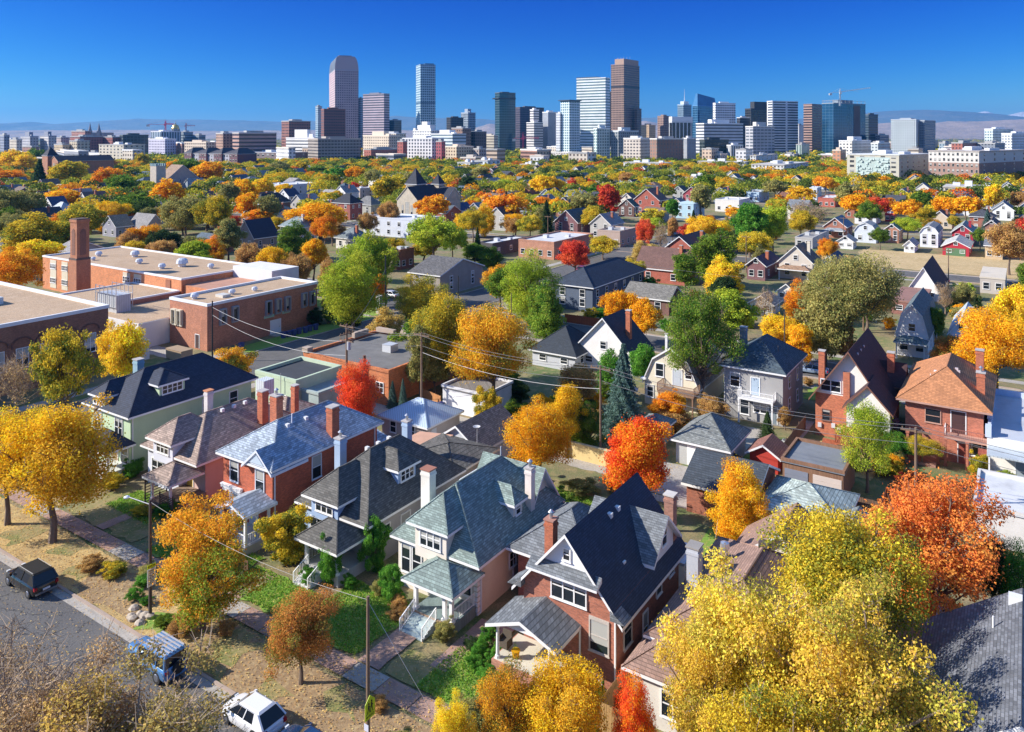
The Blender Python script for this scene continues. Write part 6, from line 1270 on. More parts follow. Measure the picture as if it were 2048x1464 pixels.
# ---------------- generic houses of the blocks further away ----------------
wallc=[ST(.70,.68,.62),M('brick',(.38,.13,.08)),ST(.45,.43,.40),S(.30,.36,.42),M('brick',(.28,.12,.09)),ST(.60,.50,.38),ST(.72,.74,.78)]; wn=['white','red brick','grey','blue grey','brown brick','tan','pale grey']
roofs=[SH(.07,.075,.09),SH(.20,.14,.11),SH(.22,.24,.26),SH(.35,.33,.32),SH(.10,.14,.18)]; rn=['dark','brown','grey','pale grey','blue grey']
nh=0
for k in range(1,7):
    s=SK[k]
    for row in (-22,22-4,40):
        x=-640+R.uniform(0,6)
        while x<60:
            x+=R.uniform(12,15); cx_,cy=x,s+row
            if min(abs(cx_-q) for q in(-99,-224,-349,-474,-599))<14: continue
            P=W(cx_,cy); u,v=px((P[0],P[1],0)) if P[1]>5 else (-1,0)
            if not(-30<u<2080 and P[1]>(185 if row!=40 else 215) and P[1]<760): continue
            if not clear(cx_,cy+5,5.) or (k==2 and -60<cx_<20 and row==18): continue
            if R.random()<.28 or hides(cx_,cy,6,8): continue
            a,b=R.randrange(7),R.randrange(5); nh+=1; w_,d_=R.uniform(7,8.5),R.uniform(9,12); h=R.choice([3.2,5.2,5.6]) if row!=40 else 2.5
            if row==40: w_,d_=6,6
            p=thing('house' if row!=40 else 'garage',cx_,cy,z=0)
            walls(p,-w_/2,w_/2,0,d_,0,h,wallc[a]); kd=R.choice(['gable','gable','hip','gx'])
            if kd=='gable': gable(p,-w_/2,w_/2,0,d_,h,w_*.42,roofs[b],wallc[a],'y',.4,.4)
            elif kd=='hip': hip(p,-w_/2,w_/2,0,d_,h,2.4,roofs[b],.5)
            else: gable(p,-w_/2,w_/2,0,d_,h,2.6,roofs[b],wallc[a],'x',.4,.4)
            if P[1]<420:
                for f in range(1 if h<4 else 2):
                    for xx in (-w_*.25,w_*.25): win(p,xx,0,1+2.7*f if h>3 else .9,1.1,1.4)
                    win(p,w_/2,d_*.4,1+2.7*f if h>3 else .9,1.,1.3,'R')
                if h>3: chimney(p,w_*.25,d_*.5,h,h+3.6,M('brick',(.4,.14,.08)),.7,.7)
            auto(p,f"{wn[a]} {'house' if row!=40 else 'garage'} with {rn[b]} {'hip' if kd=='hip' else 'gable'} roof",'house' if row!=40 else 'garage','houses of the blocks further away')
            OCC.append((cx_-w_/2,cx_+w_/2,cy,cy+d_))
# ---------------- tree rows filling the blocks ----------------
cand=[]
for k in range(1,9):
    s=SK[k]
    for row in (-7.,-14,-30,-37,-44,7.,14,29,36,44,52):
        x=-950+R.uniform(0,8)
        while x<200: x+=R.uniform(7,12); cand.append((x,s+row+R.uniform(-1.5,1.5)))
R.shuffle(cand); nf=0; LIM=max(0,296-len(TREES)); small=[]
for x,y in sorted(cand,key=lambda q:W(*q)[1]):
    P=W(x,y)
    if P[1]<118 or P[1]>900: continue
    u,v=px(P)
    if not(-25<u<2075): continue
    if any(abs(x-a)<5.5 and abs(y-b)<7 for a,b in HOMES): continue
    if not clear(x,y,1.5) or any((x-a)**2+(y-b)**2<(4.+c*.36)**2 for a,b,c in TREES): continue
    if min(abs(x-q) for q in(-99,-224,-349,-474,-599,-724,-849))<6: continue
    if -60<x<10 and 222<y<266: continue
    if R.random()<(.3 if P[1]<400 else .3): continue
    h=R.uniform(6.5,12.); w_=h*R.uniform(.8,1.15); pal=R.choice(SP)
    if hides(x,y,h,w_): continue
    if nf<LIM: tree(x,y,h,w_,R.choice(['round','oval','spread','tall']),pal,group='trees filling the further blocks'); nf+=1
    else: small.append((x,y,h,w_,pal)); TREES.append((x,y,w_))
# far wood: beyond the countable trees, one object
def farwood(name,pts,n,sz,mk):
    P=[];T_=[];Nn=[]
    for X,Y,z,rx,rz,t_ in pts:
        d=rng.normal(size=(n,3)); d/=np.linalg.norm(d,axis=1)[:,None]; d[:,2]=np.abs(d[:,2])*.9-.25
        lump=1+.25*np.sin(d[:,0]*5+X)*np.cos(d[:,1]*6+Y)
        P.append(np.array([X,Y,z])+d*np.array([rx,rx,rz])*lump[:,None]); T_.append(np.clip(t_+rng.normal(size=n)*.06,0,1)); Nn.append(d)
    me=leafmesh(name,np.concatenate(P),np.concatenate(Nn),sz,np.concatenate(T_)); me.materials.clear(); me.materials.append(mk); return stuff(ob(name,me))
def woodmat():
    m,t,p=newmat('far_wood_leaves'); p.inputs['Roughness'].default_value=.9; a=N(t,'Attribute'); a.attribute_name='tint'; cr=N(t,'ValToRGB'); t.links.new(a.outputs['Fac'],cr.inputs[0]); el=cr.color_ramp.elements
    cols=[(.035,.06,.02),(.08,.13,.025),(.20,.24,.035),(.38,.38,.04),(.60,.44,.03),(.62,.30,.02),(.60,.17,.02),(.45,.05,.02),(.33,.22,.09)]
    el[0].position=0; el[0].color=(*cols[0],1); el[1].position=1; el[1].color=(*cols[-1],1)
    for i in range(1,8): e=el.new(i/8); e.color=(*cols[i],1)
    t.nodes.remove(p); out=t.nodes['Material Output']; d=N(t,'BsdfDiffuse'); tr=N(t,'BsdfTranslucent'); mx=N(t,'MixShader'); mx.inputs[0].default_value=.4
    b=N(t,'Attribute'); b.attribute_name='rnd'; c=mixc(t,1.,cr.outputs[0],mth(t,'ADD',mth(t,'MULTIPLY',b.outputs['Fac'],.8),.95),'MULTIPLY')
    t.links.new(c,d.inputs[0]); t.links.new(c,tr.inputs[0]); t.links.new(d.outputs[0],mx.inputs[1]); t.links.new(tr.outputs[0],mx.inputs[2]); t.links.new(mx.outputs[0],out.inputs[0]); return m
wm=woodmat()
# shrubs of the yards in the middle distance
nb=0; yard=[]
for x0,x1,y0,y1,n in ((-62,8,107,117,34),(-95,-5,129,160,56),(-76,-8,56.5,64,16),(-62,-33,79,93,16),(-24,6,84,93,8),(-95,5,160,205,60)):
    for _ in range(n):
        x,y=R.uniform(x0,x1),R.uniform(y0,y1)
        if any(abs(x-a)<5.2 and -6.5<y-b<7 for a,b in HOMES) or any((x-a)**2+(y-b)**2<2.2 for a,b in yard) or hides(x,y,3,3) or abs(x+99)<7 or not clear(x,y,1.2): continue
        yard.append((x,y)); h=R.uniform(1.2,4.2); tree(x,y,h,h*R.uniform(.9,1.4),'shrub',R.choice(['G','V','H','YG','B','D','L','G','A']),lod=1 if y<130 else 2,group='bushes of the middle yards',name='shrub',cat='shrub'); TREES.pop()
pts=[]
for x,y,h,w_,pal in small: P=W(x,y); pts.append((P[0],P[1],h*.55,w_*.5,h*.45,min(.95,max(.02,R.gauss(.31,.22)))))
if pts: farwood('far_wood',pts,420,1.0,wm)
pts=[]
for i in range(5200):
    u=R.uniform(-60,2110); Y=820*math.exp(R.uniform(0,2.6)**1.15); pts.append(((u-IW/2)/FPX*Y,Y,4,R.uniform(5,9)*(1+Y/6000),R.uniform(4,7.5),min(.8,max(0,R.gauss(.24,.17)))))
farwood('horizon_wood',pts,60,3.2,wm)
# ---------------- vehicles ----------------
TYRE=paint((.015,.015,.017),.8); RIM=paint((.45,.46,.5),.3,.9); CG=paint((.012,.016,.024),.05); LAMP=paint((.75,.78,.8),.1); TAIL=paint((.35,.01,.02),.15); PLATE=paint((.7,.7,.72),.4)
def car(kind,gx,gy,rot,col,label,parts=True,metal=.3,group='parked vehicles',cat=None,roofcol=None):
    cat=cat or {'jeep':'car','suv':'car','pickup':'truck'}.get(kind,'car')
    o=thing('parked_car' if cat=='car' else 'pickup_truck',gx,gy,label,cat,group,z=.03,rz=TH+rot)
    L,Wd,H={'suv':(4.8,1.95,1.75),'jeep':(4.6,1.9,1.85),'hatch':(4.25,1.8,1.5),'sedan':(4.7,1.82,1.42),'pickup':(5.6,1.95,1.8)}[kind]
    pm=paint(col,.25,metal,1.); b=L/2; w=Wd/2; bel={'suv':1.05,'jeep':1.1,'hatch':.92,'sedan':.88,'pickup':1.05}[kind]
    # body sections along x (front -x): (x, zbottom, ztop, halfwidth)
    hood=bel-.08; nose=bel-.28
    if kind=='jeep': sec=[(-b,.55,bel-.02,.62),(-b+.1,.4,bel,.66),(-b+.15,.4,bel+.02,.68),(-b+1.35,.35,bel+.04,.74),(-b+1.4,.35,bel+.04,w),(b-.1,.35,bel,w),(b,.42,bel-.05,w-.05)]
    elif kind=='pickup': sec=[(-b,.5,nose+.1,w-.16),(-b+.3,.35,hood,w-.03),(-b+1.4,.3,bel,w),(b-.2,.35,bel,w),(b,.45,bel-.05,w-.04)]
    else: sec=[(-b,.42,nose-.08,w-.32),(-b+.12,.32,nose,w-.16),(-b+.5,.28,hood-.03,w-.04),(-b+1.15,.26,bel-.02,w),(0,.25,bel,w),(b-.8,.26,bel+.02,w),(b-.2,.32,bel,w-.06),(b-.02,.38,bel-.14,w-.18)]
    V=[];Fc=[]
    for x,z0,z1,h in sec: V+=[(x,-h+.05,z0),(x,-h,z0+.16),(x,-h,z1-.2),(x,-h+.09,z1-.04),(x,-h+.3,z1),(x,h-.3,z1),(x,h-.09,z1-.04),(x,h,z1-.2),(x,h,z0+.16),(x,h-.05,z0)]
    n=len(sec)
    for i in range(n-1):
        for j in range(10): Fc.append((i*10+j,i*10+(j+1)%10,(i+1)*10+(j+1)%10,(i+1)*10+j))
    Fc+=[tuple(range(10)),tuple(range((n-1)*10,n*10))]
    bo=MB().poly(V,Fc).build('body',pm,o); bv=bo.modifiers.new('bevel','BEVEL'); bv.width=.06; bv.segments=3; bv.angle_limit=rad(20); bo.data.polygons.foreach_set('use_smooth',[True]*len(bo.data.polygons))
    for zz,yy in ((.62,w+.004),): [MB().box(-.02+q_,.0+q_,sy*yy-.006,sy*yy+.006,.42,bel-.12).build('door_seam',TYRE,o) for q_ in (-.55,.55) for sy in (-1,1)] if kind!='x' else 0
    x0,x1,t0,t1={'suv':(-b+1.25,b-.1,-b+1.95,b-.55),'jeep':(-b+1.45,b-.08,-b+1.75,b-.15),'hatch':(-b+.95,b-.1,-b+1.75,b-.75),'sedan':(-b+1.2,b-.55,-b+1.95,b-1.35),'pickup':(-b+1.5,b-1.75,-b+2.1,b-1.95)}[kind]
    wt=w-.26 if kind!='jeep' else w-.12; wb=w-.07; zb=bel-.03; zt=H-.07
    MB().poly([(x0,-wb,zb),(x1,-wb,zb),(x1,wb,zb),(x0,wb,zb),(t0,-wt,zt),(t1,-wt,zt),(t1,wt,zt),(t0,wt,zt)],[(0,1,5,4),(1,2,6,5),(2,3,7,6),(3,0,4,7),(4,5,6,7),(0,3,2,1)]).build('cabin_window',CG,o)
    rp=paint(roofcol,.75) if roofcol else pm
    MB().poly([(t0-.03,-wt-.02,zt-.02),(t1+.06,-wt-.02,zt-.02),(t1+.06,wt+.02,zt-.02),(t0-.03,wt+.02,zt-.02),(t0+.1,-wt+.14,H),(t1-.1,-wt+.14,H),(t1-.1,wt-.14,H),(t0+.1,wt-.14,H)],[(0,1,5,4),(1,2,6,5),(2,3,7,6),(3,0,4,7),(4,5,6,7),(0,3,2,1)]).build('roof',rp,o)
    mb=MB()
    for sy in(-1,1):
        mb.tube((x0,sy*wb,zb),(t0,sy*wt,zt),.05,None,4).tube((x1,sy*wb,zb),(t1,sy*wt,zt),.07,None,4)
        for q in ((.45,.46),) if kind!='jeep' else ((.38,.38),(.7,.7)): mb.tube((x0+(x1-x0)*q[0],sy*(wb+.005),zb),(t0+(t1-t0)*q[1],sy*(wt+.01),zt),.045,None,4)
    mb.build('pillar',pm,o)
    if kind in('suv','hatch'):
        for sy in(-1,1):
            y0,y1=sy*(wb+.012),sy*(wt+.018); e=.03*sy; q=[(x1-.95,y0,zb),(x1+.01,y0,zb),(t1+.03,y1,zt),(t1-.32,y1,zt)]
            MB().poly(q+[(a,b-e,c) for a,b,c in q],[(0,1,2,3),(7,6,5,4),(0,4,5,1),(1,5,6,2),(2,6,7,3),(3,7,4,0)]).build('quarter_panel',pm,o)
    if kind=='pickup': MB().box(x1+.05,b-.15,-w+.12,w-.12,bel+.001,bel+.02).build('truck_bed',paint((.04,.04,.045),.7),o)
    wr=.40 if kind in('jeep',) else .35
    for sx in (-b+.85,b-.85):
        for sy in(-1,1):
            y=sy*(w-.12); q=MB().tube((sx,y-.13,wr),(sx,y+.13,wr),wr,wr,16).build('wheel',TYRE,o); MB().tube((sx,y+sy*.131,wr),(sx,y+sy*.15,wr),wr*.62,wr*.55,10).build('rim',RIM,q)
    for sy in(-1,1):
        MB().box(-b+.0,-b+.14,sy*(w-.42)-.13,sy*(w-.42)+.13,nose-.14,nose+.03).build('headlight',LAMP,o); MB().box(b-.16,b+.02,sy*(w-.2)-.11,sy*(w-.2)+.11,bel-.34,bel-.12).build('tail_light',TAIL,o)
        MB().box(x0+.2,x0+.36,sy*(w+.1)-.08,sy*(w+.1)+.08,bel-.02,bel+.14).build('wing_mirror',pm,o)
    MB().box(b-.02,b+.03,-.26,.26,bel-.5,bel-.36).build('number_plate',PLATE,o); MB().box(b-.12,b+.05,-w+.2,w-.2,.36,.5).box(-b-.04,-b+.12,-w+.3,w-.3,.34,.5).build('bumper',paint((.35,.36,.38),.3,.8) if kind=='suv' else pm,o)
    if kind=='suv':
        for sy in(-1,1): MB().tube((t0+.2,sy*(wt-.05),H+.04),(t1-.1,sy*(wt-.05),H+.04),.02,None,6).build('roof_rail',paint((.22,.22,.23),.6,.2),o)
    if kind=='jeep':
        mb=MB()
        for i in range(6): mb.box(t0+.15,t1-.1,-.65+i*.26-.05,-.65+i*.26+.05,H+.03,H+.07)
        mb.build('roof_rack',paint((.42,.42,.46),.6),o); q=MB().tube((b+.02,0,.95),(b+.22,0,.95),.38,.38,16).build('spare_wheel',TYRE,o)
    return o
car('suv',-64.6,30.05,0,(.008,.007,.006),'black station wagon with silver roof rails parked by the leafy kerb',metal=.1,roofcol=(.006,.006,.006))
car('jeep',-47.8,30.0,0,(.10,.25,.50),'boxy blue off road car with ribbed roof behind bare twigs')
car('hatch',-38.5,30.25,0,(.80,.80,.82),'white hatchback under the thin bare branches',metal=0)
car('sedan',-33.7,30.25,0,(.012,.055,.16),'dark blue sedan cut by the bottom edge')
car('pickup',-100.8,67.5,math.pi/2+.1,(.78,.79,.8),'white pickup truck parked beside the green house',metal=0)
car('sedan',-92,84.2,math.pi/2,(.55,.56,.6),'silver car nosing out beside the orange shop')
car('sedan',-121,126.8,0,(.10,.22,.38),'light blue car parked near the lamp post junction'); car('sedan',-115.5,127,0,(.8,.8,.8),'white car parked right of the light blue one',metal=0)
car('sedan',-26.5,120.6,.05,(.30,.40,.55),'pale blue car parked beside the slender pole across the block'); car('sedan',-16.2,126.2,0,(.16,.18,.2),'dark grey car parked in front of the white gambrel house')
car('sedan',-17.6,212,0,(.05,.10,.18),'dark blue car by the vacant lot'); car('suv',-140,119,0,(.75,.78,.82),'white car between trees left of the smokestack',metal=0); car('sedan',-104,290,math.pi/2,(.8,.8,.8),'white car parked at the far junction',metal=0)
car('sedan',-94.5,236,math.pi/2,(.5,.52,.55),'silver car on the far side street'); car('suv',-103.2,262,math.pi/2,(.1,.1,.12),'black car on the far side street'); car('sedan',-96,178,math.pi/2,(.4,.05,.04),'red car on the cross street behind the lime tree')
# ---------------- poles, wires, signs ----------------
wood=M('bark',(.20,.13,.085),.9,.25); dwood=M('bark',(.09,.065,.05),.9,.2); blk=paint((.02,.025,.03),.5)
def text(body,size,mat,parent,loc,rot,name='lettering',th=.004):
    cu=bpy.data.curves.new(name,'FONT'); cu.body=body; cu.size=size; cu.align_x='CENTER'; cu.align_y='CENTER'; cu.extrude=th
    t=bpy.data.objects.new(name,cu); C.objects.link(t); dg=bpy.context.evaluated_depsgraph_get(); dg.update(); me=bpy.data.meshes.new_from_object(t.evaluated_get(dg)); bpy.data.objects.remove(t)
    me.materials.clear(); me.materials.append(mat); o=ob(name,me,parent,loc); o.rotation_euler=rot; return o
def pole(gx,gy,h,label,r=.15,m=wood,arms=0,name='utility_pole',cat='pole',trans=False,group='poles along the streets and alley'):
    o=thing(name,gx,gy,label,cat,group); MB().tube((0,0,-.1),(0,0,h),r,r*.75,10).build('pole',m,o)
    for i in range(arms): z=h-.35-i*.9; MB().box(-1.2,1.2,-.06,.06,z-.07,z+.07).box(-1.1,-1.02,-.04,.04,z+.071,z+.25).box(1.02,1.1,-.04,.04,z+.071,z+.25).box(-.5,-.42,-.04,.04,z+.071,z+.25).box(.42,.5,-.04,.04,z+.071,z+.25).build('crossarm',m,o,None,math.pi/2 if i%2 else 0)
    if trans: MB().tube((.4,0,h-3.2),(.4,0,h-2.2),.26,None,10).build('transformer',paint((.45,.47,.5),.5),o)
    return o
def wire(a,b,sag,label,r=.022,col=(.16,.16,.17)):
    P0,P1=W(*a),W(*b); mb=MB(); n=14; q=[P0.lerp(P1,i/n)-Vector((0,0,sag*4*(i/n)*(1-i/n))) for i in range(n+1)]
    o=ob('power_line',None,None,P0); tag(o,label,'cable','overhead lines')
    for i in range(n): mb.tube(q[i]-P0,q[i+1]-P0,r,None,5,0,False)
    mb.build('cable',paint(col,.6),o)
p=pole(-53.2,32.9,8.55,'street light pole with speed limit sign beside the orange and green tree',.13,dwood,name='street_light')
MB().tube((0,0,8.2),(-1.9,-.5,8.45),.04,None,6).build('lamp_arm',paint((.3,.3,.32),.4,.5),p); MB().lathe([(.05,0),(.2,.02),(.22,.09),(.1,.16)],10).build('lamp_head',paint((.75,.77,.8),.3),p,(-2.1,-.55,8.35))
s=MB().box(-.33,.33,-.012,.012,0,1.25).build('speed_limit_sign',paint((.72,.73,.72),.5),p,(.17,0,2.35),math.pi/2)
K=paint((.01,.01,.01),.6); rx=(math.pi/2,0,0)
for b_,sz,z in (('SPEED',.15,1.12),('LIMIT',.15,.97),('20',.42,.69),('WHEN',.1,.42),('LIGHTS',.1,.31),('FLASHING',.1,.20)): text(b_,sz,K,s,(0,-.017,z),rx)
MB().box(-.31,.31,-.015,-.013,.485,.5).build('sign_rule',K,s)
y=MB().box(-.33,.33,-.012,.012,0,.28).build('school_plate',paint((.55,.72,.02),.5),p,(.17,0,3.66),math.pi/2); text('SCHOOL',.15,K,y,(0,-.017,.14),rx)
p=pole(-31.9,33.2,8.3,'wooden pole with yellow green school crossing sign near the sidewalk',.12,wood)
s=MB().prism([(-.4,0),(.4,0),(.4,.95),(0,1.35),(-.4,.95)],'y',-.012,.012).build('school_crossing_sign',paint((.50,.66,.015),.5),p,(.16,0,1.3),math.pi/2)
mb=MB()
for x,h in ((-.12,.62),(.11,.74)):
    mb.prism([(x-.075,.42+h*.32),(x+.075,.42+h*.32),(x+.06,.42+h*.62),(x-.06,.42+h*.62)],'y',-.018,-.0125); mb.prism([(x-.12,.36),(x-.06,.36),(x+.01,.42+h*.33),(x-.06,.42+h*.33)],'y',-.0185,-.013); mb.prism([(x+.06,.36),(x+.12,.36),(x+.07,.42+h*.33),(x,.42+h*.33)],'y',-.0187,-.0132)
    mb.lathe([(.0,0),(.05,.01),(.05,.08),(0,.1)],8,0,(x,-.01,.43+h*.66)); mb.prism([(x+.04,.42+h*.55),(x+.15,.42+h*.36),(x+.12,.42+h*.33),(x+.03,.42+h*.45)],'y',-.0183,-.0128)
mb.build('walking_figures_symbol',K,s); MB().box(-.4,.4,-.016,-.013,.33,.345).build('sign_rule',K,s); text('AHEAD',.2,K,s,(0,-.017,.17),rx)
MB().box(-.17,.17,-.15,-.13,.55,.95).build('notice',paint((.6,.62,.75),.6),p); 
pole(-105.6,75.6,9.4,'tall dark street light at the corner of the school',.13,blk,name='street_light'); 
p=pole(-71.9,71,11.2,'brown utility pole with crossarms in front of the orange shop',.17,wood,3,trans=True)
pole(-61.7,73.5,11,'wooden utility pole left of the white door garage',.15,wood,1)
pole(-38.0,74.8,10.5,'utility pole in front of the cream gambrel house',.14,wood,1)
pole(-8,75.6,9.8,'utility pole hidden by the orange tree on the right',.14,wood,1)
pole(-103,112,12,'tall black lamp post at the junction beyond the school',.17,blk,0,'street_light')
MB().box(-.5,.5,-.4,.4,0,3.6).build('x',M('membrane',(.5,.5,.5)),None,(*W(-106.5,114)[:2],0),TH); bx=C.objects['x']; bx.name='utility_cabinet'; tag(bx,'grey concrete utility cabinet left of the tall black lamp post','cabinet')
pole(-90,118,8.5,'slim black lamp post left of the big green tree',.1,blk,0,'street_light'); pole(-74,112,8,'thin grey pole beside the yellow green trees',.1,wood)
pole(-29.5,117,9.5,'slender pole between the yellow and olive trees',.1,dwood,0); pole(-24.5,152,9,'wooden pole beside the plum brick house',.16,wood,1); pole(-15,205,9,'leaning pole near the dark blue car by the vacant lot',.12,wood,1)
for gx,gy,lb in ((-60,200,'thin pole left of the limestone coloured house'),(-48,262,'pole by the lime tree and small white garage'),(-128,215,'pole beside the long pale blue commercial building'),(-70,300,'pole among the tan shops'),(-150,122,'pole behind the school near the white car')): pole(gx,gy,9.5,lb,.13,wood,1)
for i,(z,dy) in enumerate(((10.8,-1),(10.8,1),(9.4,0))):
    nm=('upper','second','lowest')[i]
    wire((-71.9,71+dy*.5,z),(-61.7,73.5+dy*.5,z),.4,nm+' line from the pole by the orange shop to the next alley pole'); wire((-61.7,73.5+dy*.5,z),(-38,74.8+dy*.5,z-.5),.8,nm+' line along the alley behind the white door garage'); wire((-38,74.8+dy*.5,z-.5),(-8,75.6+dy*.5,z-1),1.,nm+' line over the hip roofed garage'); wire((-8,75.6+dy*.5,z-1),(24,76.5+dy*.5,z-1),1.,nm+' line crossing the right edge rooftops')
wire((-105.6,75.6,8.4),(-71.9,71,9),1.3,'upper cable from the school corner light across the street',.024,(.5,.5,.5)); wire((-105.6,75.6,7.2),(-71.9,71,7.2),1.5,'lower cable from the school corner light across the street',.024,(.5,.5,.5))
wire((-71.9,71,10.4),(-103,112,9.5),1.2,'line from the orange shop pole toward the black lamp post'); wire((-53.2,32.9,8.4),(-31.9,33.2,8.1),.7,'thin pale cable between the two street poles',.012,(.4,.38,.34)); wire((-31.9,33.2,8.0),(-28,35.6,.2),0,'guy wire slanting down from the wooden pole',.012,(.6,.6,.6))
wire((-61.7,73.5,8.6),(-38,74.8,8.0),.9,'thick pale telephone cable along the alley',.03,(.55,.53,.5)); wire((-24.5,152,8.6),(-70,150,8.6),1.,'line beside the plum brick house'); wire((-19.8,58,4.),(-23,69,3.),.3,'service wire behind the navy gable house',.015,(.5,.5,.45))
# ---------------- fences, bins, furniture ----------------
def fence(pts,h,col,label,gap=0,metal=False):
    a0=pts[0]; o=thing('fence',a0[0],a0[1],label,'fence','fences'); m=M('boards',col,.85,.2) if not metal else paint(col,.5)
    for (x0,y0),(x1,y1) in zip(pts,pts[1:]):
        L=math.hypot(x1-x0,y1-y0); n=max(1,int(L/2.4)); ang=math.atan2(y1-y0,x1-x0); ux,uy=(x1-x0)/L,(y1-y0)/L
        for i in range(n):
            xa=x0-a0[0]+ux*L*i/n; ya=y0-a0[1]+uy*L*i/n; seg=L/n; mb=MB(); k=max(1,int(seg/(.16 if not metal else .13)))
            for j in range(k):
                t=seg*j/k; wd=seg/k*(.9 if not metal else .18); dz=R.uniform(-.03,.03) if not metal else 0
                mb.box(t,t+wd,-.012,.012,.05,h+dz)
            mb.box(0,seg,.014,.05,h*.25,h*.25+.08).box(0,seg,.014,.05,h*.8,h*.8+.08); mb.build('panel',m,o,(xa,ya,0),ang)
            MB().box(-.05,.05,.051,.15,0,h+.08).build('post',m,o,(xa,ya,0),ang)
fence([(-20.9,41),(-20.9,50.5)],1.9,(.50,.27,.11),'new honey coloured wooden fence right of the brick house')
fence([(-20.9,41),(-17.8,41)],1.9,(.5,.3,.12),'short wooden gate fence at the bottom beside the scarlet tree')
fence([(-14.4,77.5),(-11.2,77.5)],1.8,(.18,.11,.07),'weathered brown fence panel beside the carport'); fence([(-11,74.2),(-6.2,74.2)],1.9,(.42,.12,.045),'red stained plank fence below the canvas tent'); fence([(-11,74.3),(-11,80.5),(-6,80.5)],1.9,(.45,.13,.05),'red stained side fence around the canvas tent')
fence([(-20,77.6),(-26,81.8)],1.6,(.2,.12,.08),'dark plank fence left of the carport'); fence([(-32.6,79.8),(-34.8,82)],1.7,(.5,.2,.09),'orange brown fence left of the hip roofed garage'); fence([(-22,85.5),(-22,97)],1.7,(.17,.11,.08),'old brown fence between the grey and maroon roofed houses')
fence([(-82.8,63.2),(-94,60)],1.7,(.12,.075,.05),'dark fence left of the mint green flat building'); fence([(-67.5,62.5),(-55.6,65)],1.5,(.16,.12,.09),'grey weathered fence below the red maple'); fence([(-66.8,79.5),(-62.6,78.4)],1.7,(.52,.24,.09),'orange plank fence left of the white door garage'); fence([(-72.5,128),(-62,128)],1.6,(.45,.12,.05),'rust red fence in front of the navy townhouse')
fence([(-33.2,69),(-27,69)],1.5,(.03,.03,.03),'black iron railing left of the dark brick garage',0,True); fence([(-60,40.5),(-52,40.5)],1.,(.16,.08,.05),'low reddish brown fence behind the amber tree'); fence([(-18,79),(-18.01,84)],.8,(.3,.1,.05),'low red fence beside the carport')
fence([(-58,233),(-40,233)],1.8,(.62,.40,.16),'bright timber fence between the small white garage and the crimson garage')
p=thing('garden_wall',-40,74.5,'pale yellow plaster wall left of the scarlet and orange tree','wall'); MB().box(-3,5.8,-.12,.12,0,1.7).build('wall',ST(.68,.52,.24),p); MB().box(-3.05,5.85,-.17,.17,1.7,1.78).build('coping',ST(.7,.6,.35),p)
for i,(x,y) in enumerate([(-107.6,82.5),(-107.4,91),(-107.2,92),(-107.1,93.1),(-107.3,94.4),(-107,95.6),(-107.2,96.8),(-107,98)]):
    p=thing('recycling_bin',x,y,None,z=0,rz=TH+R.uniform(-.2,.2)); MB().poly([(-.25,-.3,.05),(.25,-.3,.05),(.25,.3,.05),(-.25,.3,.05),(-.32,-.38,1.),(.32,-.38,1.),(.32,.38,1.),(-.32,.38,1.)],[(0,3,2,1),(0,1,5,4),(1,2,6,5),(2,3,7,6),(3,0,4,7),(4,5,6,7)]).build('bin_body',paint((.05,.07,.25),.5),p); MB().box(-.34,.34,-.4,.4,1.,1.08).build('lid',paint((.04,.06,.2),.5),p); auto(p,'dark blue recycling bin','bin','recycling bins by the school')
p=thing('patio_umbrella',-43.5,93.3,'grey blue patio umbrella under the wooden deck','umbrella'); MB().tube((0,0,0),(0,0,2.5),.03,None,6).build('pole',WHITE,p); MB().lathe([(1.5,2.),(.8,2.35),(.05,2.55)],8).build('canopy',paint((.30,.32,.42),.7),p)
p=thing('patio_table',-42.4,92.3,'white patio table beside the umbrella','table'); MB().lathe([(.7,.7),(.7,.76)],16).build('tabletop',WHITE,p); MB().lathe([(.3,0),(.06,.1),(.06,.7)],8).build('leg',WHITE,p)
p=thing('canvas_tent',-8.6,77.2,'small cream canvas tent inside the red fence','tent'); MB().lathe([(1.5,0),(1.3,.7),(.05,2.1)],7).build('canvas',ST(.66,.58,.46),p)
p=thing('dumpster',-111,73.5,'tan metal waste container at the corner of the school','container'); MB().box(-2,2,-1,1,.15,1.6).build('tub',ST(.42,.30,.19),p); MB().box(-2.05,2.05,-1.05,1.05,1.6,1.68).build('lid',ST(.36,.26,.17),p)
p=thing('swing_set',-.8,60,'yellow timber play frame behind the grey roof at the right','play frame'); yl=paint((.75,.42,.03),.5); MB().tube((-2,0,2.3),(2,0,2.3),.1,None,6).build('beam',yl,p)
for sx in(-2,2): MB().tube((sx,0,2.3),(sx,-.9,0),.09,None,6).tube((sx,0,2.3),(sx,.9,0),.09,None,6).build('a_frame',yl,p)
p=thing('planter',-27.6,42.3,'stone planter with yellow flowers on the brick porch','planter'); p.location.z=1.24; MB().lathe([(.18,0),(.28,.45),(.3,.5)],10).build('pot',ST(.35,.33,.3),p); ob('flowers',proto('shrub',900,.35,3)[0],p,(0,0,.35)).scale=(.06,.06,.07); p.children[-1].data.materials[0]=LMAT['Y']
p=thing('patio_chair',-28.8,42.8,'dark wicker armchair on the brick porch','chair'); p.location.z=1.24; wk=ST(.1,.08,.06); MB().box(-.35,.35,-.35,.35,.15,.42).build('seat',wk,p); MB().box(-.35,.35,.3,.38,.42,.95).build('backrest',wk,p); MB().box(-.4,-.35,-.35,.35,.1,.65).build('armrest',wk,p); MB().box(.35,.4,-.35,.35,.1,.65).build('armrest',wk,p)
